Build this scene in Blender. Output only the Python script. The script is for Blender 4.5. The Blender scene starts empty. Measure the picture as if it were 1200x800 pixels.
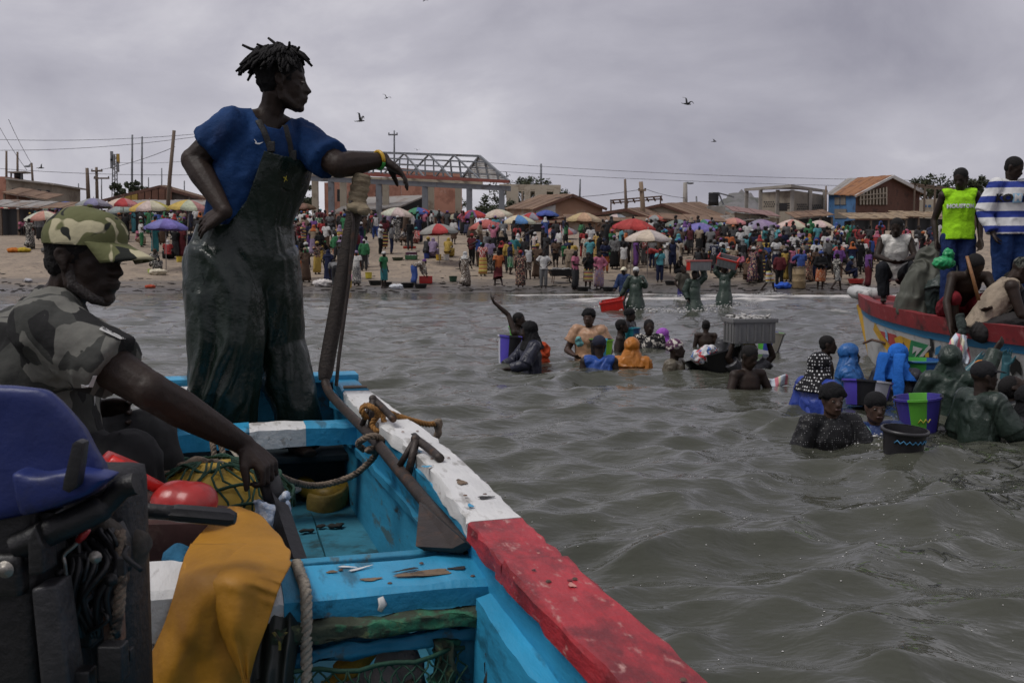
import bpy, bmesh, math, random
import numpy as np
from mathutils import Vector, Matrix, noise as mnoise
random.seed(11); np.random.seed(11)
R = math.radians
scene = bpy.context.scene
COL = scene.collection

# ------------------------------------------------------------------ camera
FPX, CAMZ, PITCH = 1167.0, 1.4, math.atan(95/1167.0)
cam_d = bpy.data.cameras.new('camera'); cam = bpy.data.objects.new('camera', cam_d)
COL.objects.link(cam); scene.camera = cam
cam.location = (0, 0, CAMZ); cam.rotation_euler = (math.pi/2 - PITCH, 0, 0)
cam_d.sensor_width = 36; cam_d.lens = 36*FPX/1200
cam_d.clip_start = 0.05; cam_d.clip_end = 3000
cam_d.dof.use_dof = True; cam_d.dof.focus_distance = 4.6; cam_d.dof.aperture_fstop = 15

# ------------------------------------------------------------------ sky, sun, exposure
SUN_EL, SUN_AZ = R(60), R(-112)          # azimuth measured from +Y towards +X
world = bpy.data.worlds.new('World'); scene.world = world; world.use_nodes = True
def build_world():
    nt = world.node_tree; N = nt.nodes; L = nt.links; N.clear()
    out = N.new('ShaderNodeOutputWorld'); bg = N.new('ShaderNodeBackground')
    sky = N.new('ShaderNodeTexSky'); sky.sky_type = 'NISHITA'; sky.sun_disc = False
    sky.sun_elevation = SUN_EL; sky.sun_rotation = SUN_AZ
    tc = N.new('ShaderNodeTexCoord')
    mp = N.new('ShaderNodeMapping'); mp.inputs['Scale'].default_value = (1.0, 1.0, 1.8); mp.inputs['Location'].default_value = (5.3, 0.7, 1.9)
    L.new(tc.outputs['Generated'], mp.inputs['Vector'])
    n1 = N.new('ShaderNodeTexNoise'); n1.inputs['Scale'].default_value = 1.1; n1.inputs['Detail'].default_value = 4; n1.inputs['Roughness'].default_value = .5
    n2 = N.new('ShaderNodeTexNoise'); n2.inputs['Scale'].default_value = 4.2; n2.inputs['Detail'].default_value = 7; n2.inputs['Roughness'].default_value = .55; n2.inputs['Distortion'].default_value = .3
    L.new(mp.outputs[0], n1.inputs['Vector']); L.new(mp.outputs[0], n2.inputs['Vector'])
    mx = N.new('ShaderNodeMix'); mx.data_type = 'FLOAT'; mx.inputs['Factor'].default_value = .42
    L.new(n1.outputs['Fac'], mx.inputs['A']); L.new(n2.outputs['Fac'], mx.inputs['B'])
    rp = N.new('ShaderNodeValToRGB'); e = rp.color_ramp.elements
    e[0].position = .36; e[0].color = (.200, .194, .232, 1)
    e[1].position = .66; e[1].color = (.52, .507, .530, 1)
    m = e.new(.52); m.color = (.322, .313, .352, 1)
    L.new(mx.outputs['Result'], rp.inputs['Fac'])
    mul = N.new('ShaderNodeVectorMath'); mul.operation = 'SCALE'; mul.inputs['Scale'].default_value = 0.05
    L.new(sky.outputs[0], mul.inputs[0])
    m2 = N.new('ShaderNodeMix'); m2.data_type = 'RGBA'; m2.inputs['Factor'].default_value = .94
    L.new(mul.outputs[0], m2.inputs['A']); L.new(rp.outputs[0], m2.inputs['B'])
    L.new(m2.outputs['Result'], bg.inputs['Color']); bg.inputs['Strength'].default_value = 1.0
    L.new(bg.outputs[0], out.inputs['Surface'])
build_world()
sun_d = bpy.data.lights.new('sun', 'SUN'); sun_d.energy = 1.3; sun_d.angle = R(26); sun_d.color = (1, .965, .92)
sun = bpy.data.objects.new('sun', sun_d); COL.objects.link(sun)
sdir = Vector((math.sin(SUN_AZ)*math.cos(SUN_EL), math.cos(SUN_AZ)*math.cos(SUN_EL), math.sin(SUN_EL)))
sun.rotation_euler = sdir.to_track_quat('Z', 'Y').to_euler()
vs = scene.view_settings; vs.view_transform = 'Standard'; vs.look = 'None'; vs.exposure = 0.62; vs.gamma = 1; vs.use_curve_mapping = False
try:
    scene.cycles.use_denoising = True; scene.cycles.max_bounces = 6; scene.cycles.use_adaptive_sampling = True; scene.cycles.adaptive_threshold = .02
    scene.cycles.caustics_reflective = False; scene.cycles.caustics_refractive = False
except Exception: pass

# ------------------------------------------------------------------ picture geometry -> world
cP, sP = math.cos(PITCH), math.sin(PITCH)
def ray(px, py):
    a, b = (px-600)/FPX, (400-py)/FPX
    return np.array([a, cP + b*sP, -sP + b*cP])
def at(px, py, Y):
    d = ray(px, py); return np.array([0, 0, CAMZ]) + d*(Y/d[1])
def onz(px, py, z):
    d = ray(px, py); return np.array([0, 0, CAMZ]) + d*((z-CAMZ)/d[2])
def pix(p):
    v = np.array(p, float) - np.array([0, 0, CAMZ]); f = v[1]*cP - v[2]*sP; u = v[1]*sP + v[2]*cP
    return 600 + FPX*v[0]/f, 400 - FPX*u/f
PROF_Y = [-200, 20, 36, 41.5, 44, 47, 52, 58, 65, 75, 90, 140, 2500]
PROF_Z = [-3, -1.6, -.55, -.06, .06, .22, .85, 1.85, 2.75, 3.5, 4.1, 4.6, 5.0]
def gz(x, y):
    y2 = y - .9*math.sin(x*.09+1.0) - .35*math.sin(x*.31)
    return float(np.interp(y2, PROF_Y, PROF_Z))
def onground(px, py):
    d = ray(px, py); lo = None
    for t in np.arange(30, 140, .1):
        p = np.array([0, 0, CAMZ]) + d*t
        if p[2] <= gz(p[0], p[1]): return p
    return np.array([0, 0, CAMZ]) + d*70
def feet_for_head(px, py, h):
    """ground point where a person of height h has the top of the head at this pixel"""
    for Y in np.arange(40, 110, .15):
        p = at(px, py, Y)
        if p[2] - h <= gz(p[0], Y) + 1e-3 and Y > 41: pass
        if gz(p[0], Y) + h >= p[2]: return np.array([p[0], Y, gz(p[0], Y)])
    return np.array([p[0], Y, gz(p[0], Y)])

# ------------------------------------------------------------------ object helpers
def link(o, parent=None):
    COL.objects.link(o)
    if parent is not None: o.parent = parent
    return o
def tag(o, label=None, cat=None, group=None, kind=None):
    if label: o['label'] = label
    if cat: o['category'] = cat
    if group: o['group'] = group
    if kind: o['kind'] = kind
    return o
def empty(name, loc=(0, 0, 0), rz=0, label=None, cat=None, group=None):
    o = bpy.data.objects.new(name, None); o.empty_display_size = .1
    o.location = loc; o.rotation_euler = (0, 0, rz); link(o)
    return tag(o, label, cat, group)
def nrm(v):
    v = np.asarray(v, float); n = np.linalg.norm(v); return v/n if n > 1e-9 else v
class Geo:
    def __init__(s): s.v = []; s.f = []; s.mi = []; s.m = 0
    def add(s, V, F, mi=None):
        b = len(s.v); s.v.extend([tuple(map(float, p)) for p in V]); s.f.extend([tuple(int(i)+b for i in f) for f in F]); s.mi.extend([s.m if mi is None else mi]*len(F)); return s
    def tube(s, pts, rad, n=12, lat=None, caps=True, ripple=None):
        P = [np.array(p, float) for p in pts]; k = len(P)
        if not isinstance(rad, list): rad = [rad]*k
        V = []; F = []; prev = None
        for i in range(k):
            t = nrm((P[min(i+1, k-1)] - P[i]) + (P[i] - P[max(i-1, 0)]))
            ref = np.array(lat, float) if lat is not None else (prev if prev is not None else (np.array([1., 0, 0]) if abs(t[0]) < .8 else np.array([0, 1., 0])))
            a = ref - t*np.dot(ref, t)
            if np.linalg.norm(a) < 1e-4: a = np.array([0, 0, 1.]) - t*t[2]
            a = nrm(a); b = np.cross(t, a); prev = a
            r = rad[i]; ra, rb = (r if isinstance(r, (list, tuple)) else (r, r))
            for j in range(n):
                th = 2*math.pi*j/n; q = 1.0 if ripple is None else ripple(i, th)
                V.append(P[i] + (a*ra*math.cos(th) + b*rb*math.sin(th))*q)
        for i in range(k-1):
            for j in range(n):
                j2 = (j+1) % n; F.append((i*n+j, i*n+j2, (i+1)*n+j2, (i+1)*n+j))
        if caps:
            F.append(tuple(range(n))[::-1]); F.append(tuple(range((k-1)*n, k*n)))
        return s.add(V, F)
    def ell(s, c, r, ax=None, nu=12, nv=8):
        c = np.array(c, float); r = (r, r, r) if not isinstance(r, (list, tuple)) else r
        ax = np.eye(3) if ax is None else np.array(ax, float)
        V = [c + ax[2]*r[2]]; F = []
        for i in range(1, nv):
            ph = math.pi*i/nv
            for j in range(nu):
                th = 2*math.pi*j/nu
                V.append(c + ax[0]*r[0]*math.sin(ph)*math.cos(th) + ax[1]*r[1]*math.sin(ph)*math.sin(th) + ax[2]*r[2]*math.cos(ph))
        V.append(c - ax[2]*r[2]); e = len(V)-1
        for j in range(nu): F.append((0, 1+j, 1+(j+1) % nu)); F.append((e, 1+(nv-2)*nu+(j+1) % nu, 1+(nv-2)*nu+j))
        for i in range(nv-2):
            for j in range(nu): a = 1+i*nu; F.append((a+j, a+nu+j, a+nu+(j+1) % nu, a+(j+1) % nu))
        return s.add(V, F)
    def box(s, c, h, ax=None, bev=0.0):
        """centre, half sizes, axes; bev = chamfer"""
        c = np.array(c, float); ax = np.eye(3) if ax is None else np.array(ax, float)
        bm = bmesh.new(); bmesh.ops.create_cube(bm, size=2)
        for v in bm.verts: v.co = Vector((v.co.x*h[0], v.co.y*h[1], v.co.z*h[2]))
        if bev: bmesh.ops.bevel(bm, geom=bm.edges[:], offset=min(bev, min(h)*.9), segments=2, affect='EDGES', profile=.7)
        bm.verts.index_update()
        V = [c + ax[0]*v.co.x + ax[1]*v.co.y + ax[2]*v.co.z for v in bm.verts]; F = [[v.index for v in f.verts] for f in bm.faces]
        bm.free(); return s.add(V, F)
    def beam(s, a, b, w, h, up=(0, 0, 1), bev=0.0):
        a = np.array(a, float); b = np.array(b, float); t = nrm(b-a); up = np.array(up, float)
        u = nrm(up - t*np.dot(up, t)) if abs(np.dot(up, t)) < .99 else nrm(np.cross(t, [0, 1, 0])); l = np.cross(u, t)
        return s.box((a+b)/2, (np.linalg.norm(b-a)/2, w/2, h/2), np.array([t, l, u]), bev)
    def prism(s, poly, vec, bev=0):
        """closed polygon (3D, planar) extruded by vec"""
        P = [np.array(p, float) for p in poly]; n = len(P); v = np.array(vec, float)
        bm = bmesh.new(); A = [bm.verts.new(p) for p in P]; B = [bm.verts.new(p+v) for p in P]
        bm.faces.new(A[::-1]); bm.faces.new(B)
        for i in range(n): bm.faces.new((A[i], A[(i+1) % n], B[(i+1) % n], B[i]))
        bmesh.ops.recalc_face_normals(bm, faces=bm.faces[:])
        if bev: bmesh.ops.bevel(bm, geom=bm.edges[:], offset=bev, segments=2, affect='EDGES', profile=.7)
        bm.verts.index_update(); V = [tuple(x.co) for x in bm.verts]; F = [[x.index for x in f.verts] for f in bm.faces]
        bm.free(); return s.add(V, F)
    def lathe(s, prof, c=(0, 0, 0), n=20, ax=None, caps=False):
        c = np.array(c, float); ax = np.eye(3) if ax is None else np.array(ax, float); V = []; F = []
        for (r, z) in prof:
            for j in range(n): th = 2*math.pi*j/n; V.append(c + ax[0]*r*math.cos(th) + ax[1]*r*math.sin(th) + ax[2]*z)
        for i in range(len(prof)-1):
            for j in range(n): F.append((i*n+j, i*n+(j+1) % n, (i+1)*n+(j+1) % n, (i+1)*n+j))
        if caps: F.append(tuple(range(n))[::-1]); F.append(tuple(range((len(prof)-1)*n, len(prof)*n)))
        return s.add(V, F)
    def grid(s, rows):
        n = len(rows[0]); V = [p for r in rows for p in r]; F = []
        for i in range(len(rows)-1):
            for j in range(n-1): F.append((i*n+j, i*n+j+1, (i+1)*n+j+1, (i+1)*n+j))
        return s.add(V, F)
    def mesh(s, name, mats=None, smooth=True):
        me = bpy.data.meshes.new(name); me.from_pydata(s.v, [], s.f)
        if mats is not None:
            for m in (mats if isinstance(mats, (list, tuple)) else [mats]): me.materials.append(m)
            if any(s.mi): me.polygons.foreach_set('material_index', s.mi)
        me.polygons.foreach_set('use_smooth', [smooth]*len(me.polygons)); me.update(); return me
    def obj(s, name, mats=None, parent=None, smooth=True, recalc=False):
        me = s.mesh(name, mats, smooth)
        if recalc:
            bm = bmesh.new(); bm.from_mesh(me); bmesh.ops.recalc_face_normals(bm, faces=bm.faces[:]); bm.to_mesh(me); bm.free()
        return link(bpy.data.objects.new(name, me), parent)
def sharp(o, ang=35):
    """smooth shading with sharp edges kept by angle"""
    try: o.data.set_sharp_from_angle(angle=R(ang))
    except Exception: pass
    return o
def catmull(P, k=5):
    P = [np.array(p, float) for p in P]; out = []
    for i in range(len(P)-1):
        a = P[max(i-1, 0)]; b = P[i]; c = P[i+1]; d = P[min(i+2, len(P)-1)]
        for j in range(k):
            t = j/k; out.append(.5*((2*b)+(c-a)*t+(2*a-5*b+4*c-d)*t*t+(3*b-a-3*c+d)*t**3))
    out.append(P[-1]); return out
WORK = bpy.data.scenes.new('work')
def evaluated(o):
    WORK.collection.objects.link(o); vl = WORK.view_layers[0]; vl.update(); return o.evaluated_get(vl.depsgraph)
def remesh(geo, voxel, smooth=3, name='m', decim=None):
    me = geo.mesh(name); o = bpy.data.objects.new('tmp', me)
    m = o.modifiers.new('r', 'REMESH'); m.mode = 'VOXEL'; m.voxel_size = voxel; m.use_smooth_shade = True
    if smooth: q = o.modifiers.new('s', 'SMOOTH'); q.iterations = smooth; q.factor = .5
    if decim: q = o.modifiers.new('d', 'DECIMATE'); q.ratio = decim
    out = bpy.data.meshes.new_from_object(evaluated(o)); out.name = name
    bpy.data.objects.remove(o); bpy.data.meshes.remove(me)
    out.polygons.foreach_set('use_smooth', [True]*len(out.polygons)); return out
def displace(me, amp, scale, seed=0, stretch=(1, 1, 1), fold=0):
    n = len(me.vertices); co = np.empty(n*3); me.vertices.foreach_get('co', co); co = co.reshape(-1, 3)
    no = np.empty(n*3); me.vertices.foreach_get('normal', no); no = no.reshape(-1, 3)
    d = np.empty(n)
    for i in range(n):
        p = co[i]; q = Vector((p[0]*scale*stretch[0]+seed*7.3, p[1]*scale*stretch[1]+seed, p[2]*scale*stretch[2]))
        a = mnoise.noise(q)
        if fold: a = 1-2*abs(mnoise.noise(q*1.0 + Vector((a*fold, a*fold, 0)))) - .6
        d[i] = a + .4*mnoise.noise(q*2.3)
    co += no*(d*amp)[:, None]; me.vertices.foreach_set('co', co.ravel()); me.update(); return me
def mesh_obj(name, me, mat, parent=None, color=None):
    if mat is not None and not me.materials: me.materials.append(mat)
    o = link(bpy.data.objects.new(name, me), parent)
    if color is not None: o.color = (*color, 1)
    return o
def cull(me, pred):
    """delete vertices for which pred(co) is true"""
    bm = bmesh.new(); bm.from_mesh(me); bmesh.ops.delete(bm, geom=[v for v in bm.verts if pred(np.array(v.co))], context='VERTS'); bm.to_mesh(me); bm.free(); me.update(); return me
def cutface(me, planes, pred):
    """slice the mesh along planes (point, normal), then delete faces whose centre satisfies pred: clean edges"""
    bm = bmesh.new(); bm.from_mesh(me)
    for co, no in planes: bmesh.ops.bisect_plane(bm, geom=bm.verts[:]+bm.edges[:]+bm.faces[:], plane_co=Vector(co), plane_no=Vector(no), dist=1e-5)
    bmesh.ops.delete(bm, geom=[f for f in bm.faces if pred(np.array(f.calc_center_median()))], context='FACES'); bm.to_mesh(me); bm.free(); me.update(); return me
def sight_planes(pts):
    return [((0, 0, CAMZ), np.cross(ray(*pts[i]), ray(*pts[i+1]))) for i in range(len(pts)-1)]
def solid(o, t, off=1):
    m = o.modifiers.new('solid', 'SOLIDIFY'); m.thickness = t; m.offset = off; return o
def text_mesh(txt, size, ext, name='lettering', align='CENTER', bold=0.0):
    cu = bpy.data.curves.new(name, 'FONT'); cu.body = txt; cu.size = size; cu.extrude = ext; cu.align_x = align; cu.align_y = 'CENTER'; cu.offset = bold; cu.resolution_u = 3
    o = bpy.data.objects.new('tmp', cu); me = bpy.data.meshes.new_from_object(evaluated(o)); me.name = name
    bpy.data.objects.remove(o); bpy.data.curves.remove(cu); return me

# ------------------------------------------------------------------ materials
MATS = {}
def mat(name, col=(.5, .5, .5), rough=.6, var=.25, vscale=6.0, bump=.15, bscale=30.0, metal=0.0, spec=.5, col2=None, c2scale=5.0, c2pos=.6, c2soft=.06, col3=None, c3scale=14.0, c3pos=.62, objcol=False, stretch=(1, 1, 1), coat=0.0, bdist=.01, detail=5, sheen=0, alpha=None, trans=0.0, grain=None):
    if name in MATS: return MATS[name]
    m = bpy.data.materials.new(name); m.use_nodes = True; nt = m.node_tree; N = nt.nodes; L = nt.links
    b = N['Principled BSDF']; tc = N.new('ShaderNodeTexCoord'); mp = N.new('ShaderNodeMapping'); mp.inputs['Scale'].default_value = stretch
    oi = N.new('ShaderNodeObjectInfo'); add = N.new('ShaderNodeVectorMath'); add.operation = 'ADD'
    if grain: mp.vector_type = 'TEXTURE'; mp.inputs['Rotation'].default_value = (0, 0, grain[0]); mp.inputs['Scale'].default_value = (grain[1], 1, 1)
    sc = N.new('ShaderNodeVectorMath'); sc.operation = 'SCALE'; sc.inputs['Scale'].default_value = 37.0
    cmb = N.new('ShaderNodeCombineXYZ'); L.new(oi.outputs['Random'], cmb.inputs[0]); L.new(oi.outputs['Random'], cmb.inputs[2])
    L.new(cmb.outputs[0], sc.inputs[0]); L.new(tc.outputs['Object'], add.inputs[0]); L.new(sc.outputs[0], add.inputs[1]); L.new(add.outputs[0], mp.inputs['Vector'])
    def nz(scale, d=detail, rr=.6):
        n = N.new('ShaderNodeTexNoise'); n.inputs['Scale'].default_value = scale; n.inputs['Detail'].default_value = d; n.inputs['Roughness'].default_value = rr; L.new(mp.outputs[0], n.inputs['Vector']); return n
    n = nz(vscale); mr = N.new('ShaderNodeMapRange'); mr.inputs['From Min'].default_value = .25; mr.inputs['From Max'].default_value = .75; mr.inputs['To Min'].default_value = 1-var; mr.inputs['To Max'].default_value = 1+var
    L.new(n.outputs['Fac'], mr.inputs['Value'])
    hv = N.new('ShaderNodeVectorMath'); hv.operation = 'SCALE'; L.new(mr.outputs[0], hv.inputs['Scale'])
    if objcol: L.new(oi.outputs['Color'], hv.inputs[0])
    else: hv.inputs[0].default_value = col[:3]
    cur = hv.outputs[0]
    for (c, s_, p_) in ((col2, c2scale, c2pos), (col3, c3scale, c3pos)):
        if c is None: continue
        k = nz(s_, 7, .65); rp = N.new('ShaderNodeMapRange'); rp.inputs['From Min'].default_value = p_-c2soft; rp.inputs['From Max'].default_value = p_+c2soft; L.new(k.outputs['Fac'], rp.inputs['Value'])
        mx = N.new('ShaderNodeMix'); mx.data_type = 'RGBA'; L.new(rp.outputs[0], mx.inputs['Factor']); L.new(cur, mx.inputs['A']); mx.inputs['B'].default_value = (*c[:3], 1); cur = mx.outputs['Result']
    L.new(cur, b.inputs['Base Color'])
    rr = N.new('ShaderNodeMapRange'); rr.inputs['To Min'].default_value = max(0, rough-.12); rr.inputs['To Max'].default_value = min(1, rough+.12); rn = nz(vscale*2.3); L.new(rn.outputs['Fac'], rr.inputs['Value']); L.new(rr.outputs[0], b.inputs['Roughness'])
    b.inputs['Metallic'].default_value = metal; b.inputs['Specular IOR Level'].default_value = spec; b.inputs['Coat Weight'].default_value = coat
    if trans: b.inputs['Transmission Weight'].default_value = trans
    if sheen: b.inputs['Sheen Weight'].default_value = sheen
    if bump:
        bn = nz(bscale, 6, .6); bp = N.new('ShaderNodeBump'); bp.inputs['Strength'].default_value = bump; bp.inputs['Distance'].default_value = bdist; L.new(bn.outputs['Fac'], bp.inputs['Height']); L.new(bp.outputs[0], b.inputs['Normal'])
    MATS[name] = m; return m
def pattern_mat(name, kind, c1, c2=None, c3=None, scale=10.0, rough=.8, objcol=False, axis=2, bump=.2, bscale=25, thr=.5):
    """printed cloth: kind in stripes / blotch / dots / camo / shards; c1 may come from the object colour"""
    if name in MATS: return MATS[name]
    m = bpy.data.materials.new(name); m.use_nodes = True; nt = m.node_tree; N = nt.nodes; L = nt.links; b = N['Principled BSDF']
    tc = N.new('ShaderNodeTexCoord'); oi = N.new('ShaderNodeObjectInfo')
    src = tc.outputs['Object']
    def mask(o, lo, hi):
        r = N.new('ShaderNodeMapRange'); r.inputs['From Min'].default_value = lo; r.inputs['From Max'].default_value = hi; L.new(o, r.inputs['Value']); return r.outputs[0]
    masks = []
    if kind == 'stripes':
        sp = N.new('ShaderNodeSeparateXYZ'); L.new(src, sp.inputs[0])
        mm = N.new('ShaderNodeMath'); mm.operation = 'MULTIPLY'; mm.inputs[1].default_value = scale; L.new(sp.outputs[axis], mm.inputs[0])
        fr = N.new('ShaderNodeMath'); fr.operation = 'FRACT'; L.new(mm.outputs[0], fr.inputs[0]); masks.append(mask(fr.outputs[0], thr-.02, thr+.02))
        if c3: masks.append(mask(fr.outputs[0], .80, .83))
    elif kind == 'dots':
        v = N.new('ShaderNodeTexVoronoi'); v.inputs['Scale'].default_value = scale; v.inputs['Randomness'].default_value = .12; L.new(src, v.inputs['Vector']); masks.append(mask(v.outputs['Distance'], thr+.03, thr-.03))
    elif kind == 'shards':
        v = N.new('ShaderNodeTexVoronoi'); v.inputs['Scale'].default_value = scale; v.distance = 'MANHATTAN'
        mp = N.new('ShaderNodeMapping'); mp.inputs['Rotation'].default_value = (.4, .6, .8); mp.inputs['Scale'].default_value = (1, 1.6, .7); L.new(src, mp.inputs[0]); L.new(mp.outputs[0], v.inputs['Vector'])
        sp = N.new('ShaderNodeSeparateColor'); L.new(v.outputs['Color'], sp.inputs[0]); masks.append(mask(sp.outputs[0], .36, .38)); masks.append(mask(sp.outputs[1], .66, .68))
    else:
        for k, (dx, t) in enumerate(((0, thr), (9, thr+.05))):
            if k == 1 and not c3: break
            mp = N.new('ShaderNodeMapping'); mp.inputs['Location'].default_value = (dx, dx*.7, 3); L.new(src, mp.inputs[0])
            n = N.new('ShaderNodeTexNoise'); n.inputs['Scale'].default_value = scale; n.inputs['Detail'].default_value = 1.2 if kind == 'camo' else 3; n.inputs['Distortion'].default_value = .8; L.new(mp.outputs[0], n.inputs['Vector']); masks.append(mask(n.outputs['Fac'], t-.012, t+.012))
    rgb = N.new('ShaderNodeRGB'); rgb.outputs[0].default_value = (*c1, 1); cur = oi.outputs['Color'] if objcol else rgb.outputs[0]
    for mk, c in zip(masks, (c2, c3)):
        if c is None: continue
        mx = N.new('ShaderNodeMix'); mx.data_type = 'RGBA'; L.new(mk, mx.inputs['Factor']); L.new(cur, mx.inputs['A']); mx.inputs['B'].default_value = (*c, 1); cur = mx.outputs['Result']
    n = N.new('ShaderNodeTexNoise'); n.inputs['Scale'].default_value = 7; n.inputs['Detail'].default_value = 5; L.new(src, n.inputs['Vector'])
    mr = N.new('ShaderNodeMapRange'); mr.inputs['To Min'].default_value = .75; mr.inputs['To Max'].default_value = 1.2; L.new(n.outputs['Fac'], mr.inputs['Value'])
    hv = N.new('ShaderNodeVectorMath'); hv.operation = 'SCALE'; L.new(cur, hv.inputs[0]); L.new(mr.outputs[0], hv.inputs['Scale']); L.new(hv.outputs[0], b.inputs['Base Color'])
    b.inputs['Roughness'].default_value = rough; b.inputs['Specular IOR Level'].default_value = .25
    bn = N.new('ShaderNodeTexNoise'); bn.inputs['Scale'].default_value = bscale; bn.inputs['Detail'].default_value = 4; L.new(src, bn.inputs['Vector'])
    bp = N.new('ShaderNodeBump'); bp.inputs['Strength'].default_value = bump; bp.inputs['Distance'].default_value = .02; L.new(bn.outputs['Fac'], bp.inputs['Height']); L.new(bp.outputs[0], b.inputs['Normal'])
    MATS[name] = m; return m
SKIN = mat('skin', (.0200, .0118, .0082), .56, .3, 9, .3, 60, spec=.30, col2=(.032, .0180, .0120), c2scale=7, c2pos=.58, c2soft=.15)
SKINL = mat('skin_palm', (.12, .058, .035), .5, .2, 12, .1, 60)
SKIN2 = mat('brown_skin', (.052, .028, .019), .45, .25, 9, .2, 55, spec=.35)
HAIR = mat('hair', (.009, .008, .008), .8, .3, 40, .8, 90, spec=.25)
CLOTH = mat('cloth', rough=.85, var=.25, vscale=7, bump=.7, bscale=13, objcol=True, spec=.2, bdist=.03)
WET = mat('wet_cloth', rough=.40, var=.3, vscale=6, bump=.45, bscale=12, objcol=True, spec=.4, bdist=.03)
PLASTIC = mat('plastic', rough=.38, var=.12, vscale=5, bump=.08, bscale=20, objcol=True, spec=.45)
PRINTS = [pattern_mat('print_floral', 'blotch', (.1, .1, .1), (.45, .30, .20), (.30, .05, .06), 16, objcol=True, thr=.56),
          pattern_mat('print_leaf', 'blotch', (.1, .1, .1), (.55, .52, .46), None, 22, objcol=True, thr=.55),
          pattern_mat('print_bands', 'stripes', (.1, .1, .1), (.50, .42, .12), (.35, .05, .06), 5, objcol=True),
          pattern_mat('print_dots', 'dots', (.1, .1, .1), (.6, .58, .55), None, 16, objcol=True, thr=.33)]
WOOD = mat('weathered_wood', (.13, .095, .07), .85, .35, 8, .5, 25, stretch=(1, 1, 6))
CONC = mat('concrete', (.27, .25, .225), .9, .2, 1.2, .3, 9, col2=(.15, .135, .12), c2scale=1.4, c2pos=.62)
RUST = mat('rust', (.085, .05, .036), .8, .35, 14, .5, 60, col2=(.16, .075, .04), c2scale=11, c2pos=.58)
IRON = mat('dark_iron', (.045, .036, .032), .55, .3, 10, .35, 50, metal=.5, col2=(.10, .055, .035), c2scale=18, c2pos=.6)
BLACKP = mat('black_plastic', (.008, .008, .009), .45, .3, 12, .15, 60)
WHITE = mat('white_cloth', (.62, .61, .59), .8, .1, 8, .3, 12)

# ================================================================== THE SETTING: beach, water
def terrain():
    xs = np.concatenate([np.linspace(-900, -80, 12), np.arange(-78, 78.1, .8), np.linspace(80, 900, 12)])
    ys = np.concatenate([[-60, 0, 20, 30], np.arange(34, 60, .3), np.arange(60, 110, 1.5), [130, 200, 500, 1500]])
    rows = []
    for y in ys:
        r = []
        for x in xs:
            z = gz(x, y)
            if 40 < y < 110: z += .05*mnoise.noise(Vector((x*.5, y*.5, 0))) + .035*mnoise.noise(Vector((x*1.7, y*1.7, 3)))*(1 if y > 46 else .35)
            r.append((x, y, z))
        rows.append(r)
    g = Geo().grid(rows)
    m = bpy.data.materials.new('sand'); m.use_nodes = True; nt = m.node_tree; N = nt.nodes; L = nt.links; b = N['Principled BSDF']
    geo = N.new('ShaderNodeNewGeometry'); sp = N.new('ShaderNodeSeparateXYZ'); L.new(geo.outputs['Position'], sp.inputs[0])
    def nz(s, d=6, vec=None, r=.6):
        n = N.new('ShaderNodeTexNoise'); n.inputs['Scale'].default_value = s; n.inputs['Detail'].default_value = d; n.inputs['Roughness'].default_value = r
        L.new(vec if vec is not None else geo.outputs['Position'], n.inputs['Vector']); return n.outputs['Fac']
    def math2(op, a, b_):
        k = N.new('ShaderNodeMath'); k.operation = op
        for i, q in enumerate((a, b_)):
            if isinstance(q, (int, float)): k.inputs[i].default_value = q
            else: L.new(q, k.inputs[i])
        return k.outputs[0]
    def mr(o, a, b_, c=0., d=1.):
        k = N.new('ShaderNodeMapRange'); k.inputs['From Min'].default_value = a; k.inputs['From Max'].default_value = b_; k.inputs['To Min'].default_value = c; k.inputs['To Max'].default_value = d; L.new(o, k.inputs['Value']); return k.outputs[0]
    def mix(f, a, b_):
        k = N.new('ShaderNodeMix'); k.data_type = 'RGBA'; L.new(f, k.inputs['Factor'])
        for nm, q in (('A', a), ('B', b_)):
            if isinstance(q, tuple): k.inputs[nm].default_value = (*q, 1)
            else: L.new(q, k.inputs[nm])
        return k.outputs['Result']
    st = N.new('ShaderNodeMapping'); st.inputs['Scale'].default_value = (.25, 1.6, 1); L.new(geo.outputs['Position'], st.inputs[0])
    big = nz(.35); wetn = math2('ADD', sp.outputs[2], math2('MULTIPLY', math2('SUBTRACT', nz(.5, 6, st.outputs[0]), .5), .9))
    dry = mix(mr(nz(1.1), .35, .68), (.30, .24, .178), (.195, .157, .122))
    dry = mix(mr(nz(6), .56, .66), dry, (.11, .09, .075))
    wetc = mix(mr(nz(1.5, 6, st.outputs[0]), .4, .62), (.095, .085, .075), (.055, .05, .045))
    wm = mr(wetn, .12, .62)
    c = mix(wm, wetc, dry)
    deb = mr(nz(2.2, 7, st.outputs[0], .7), .60, .64); db = math2('MULTIPLY', deb, math2('MULTIPLY', mr(sp.outputs[2], .02, .1), mr(sp.outputs[2], .75, .35)))
    c = mix(db, c, (.02, .016, .013))
    L.new(c, b.inputs['Base Color']); L.new(mr(wm, 0, 1, .34, .95), b.inputs['Roughness']); b.inputs['Specular IOR Level'].default_value = .4
    bp = N.new('ShaderNodeBump'); bp.inputs['Strength'].default_value = .5; bp.inputs['Distance'].default_value = .06; L.new(math2('ADD', nz(3.5), math2('MULTIPLY', deb, .5)), bp.inputs['Height']); L.new(bp.outputs[0], b.inputs['Normal'])
    o = g.obj('beach_ground', m); tag(o, 'sandy beach rising from wet dark sand at the water to dry tan sand', kind='structure')
terrain()

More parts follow.
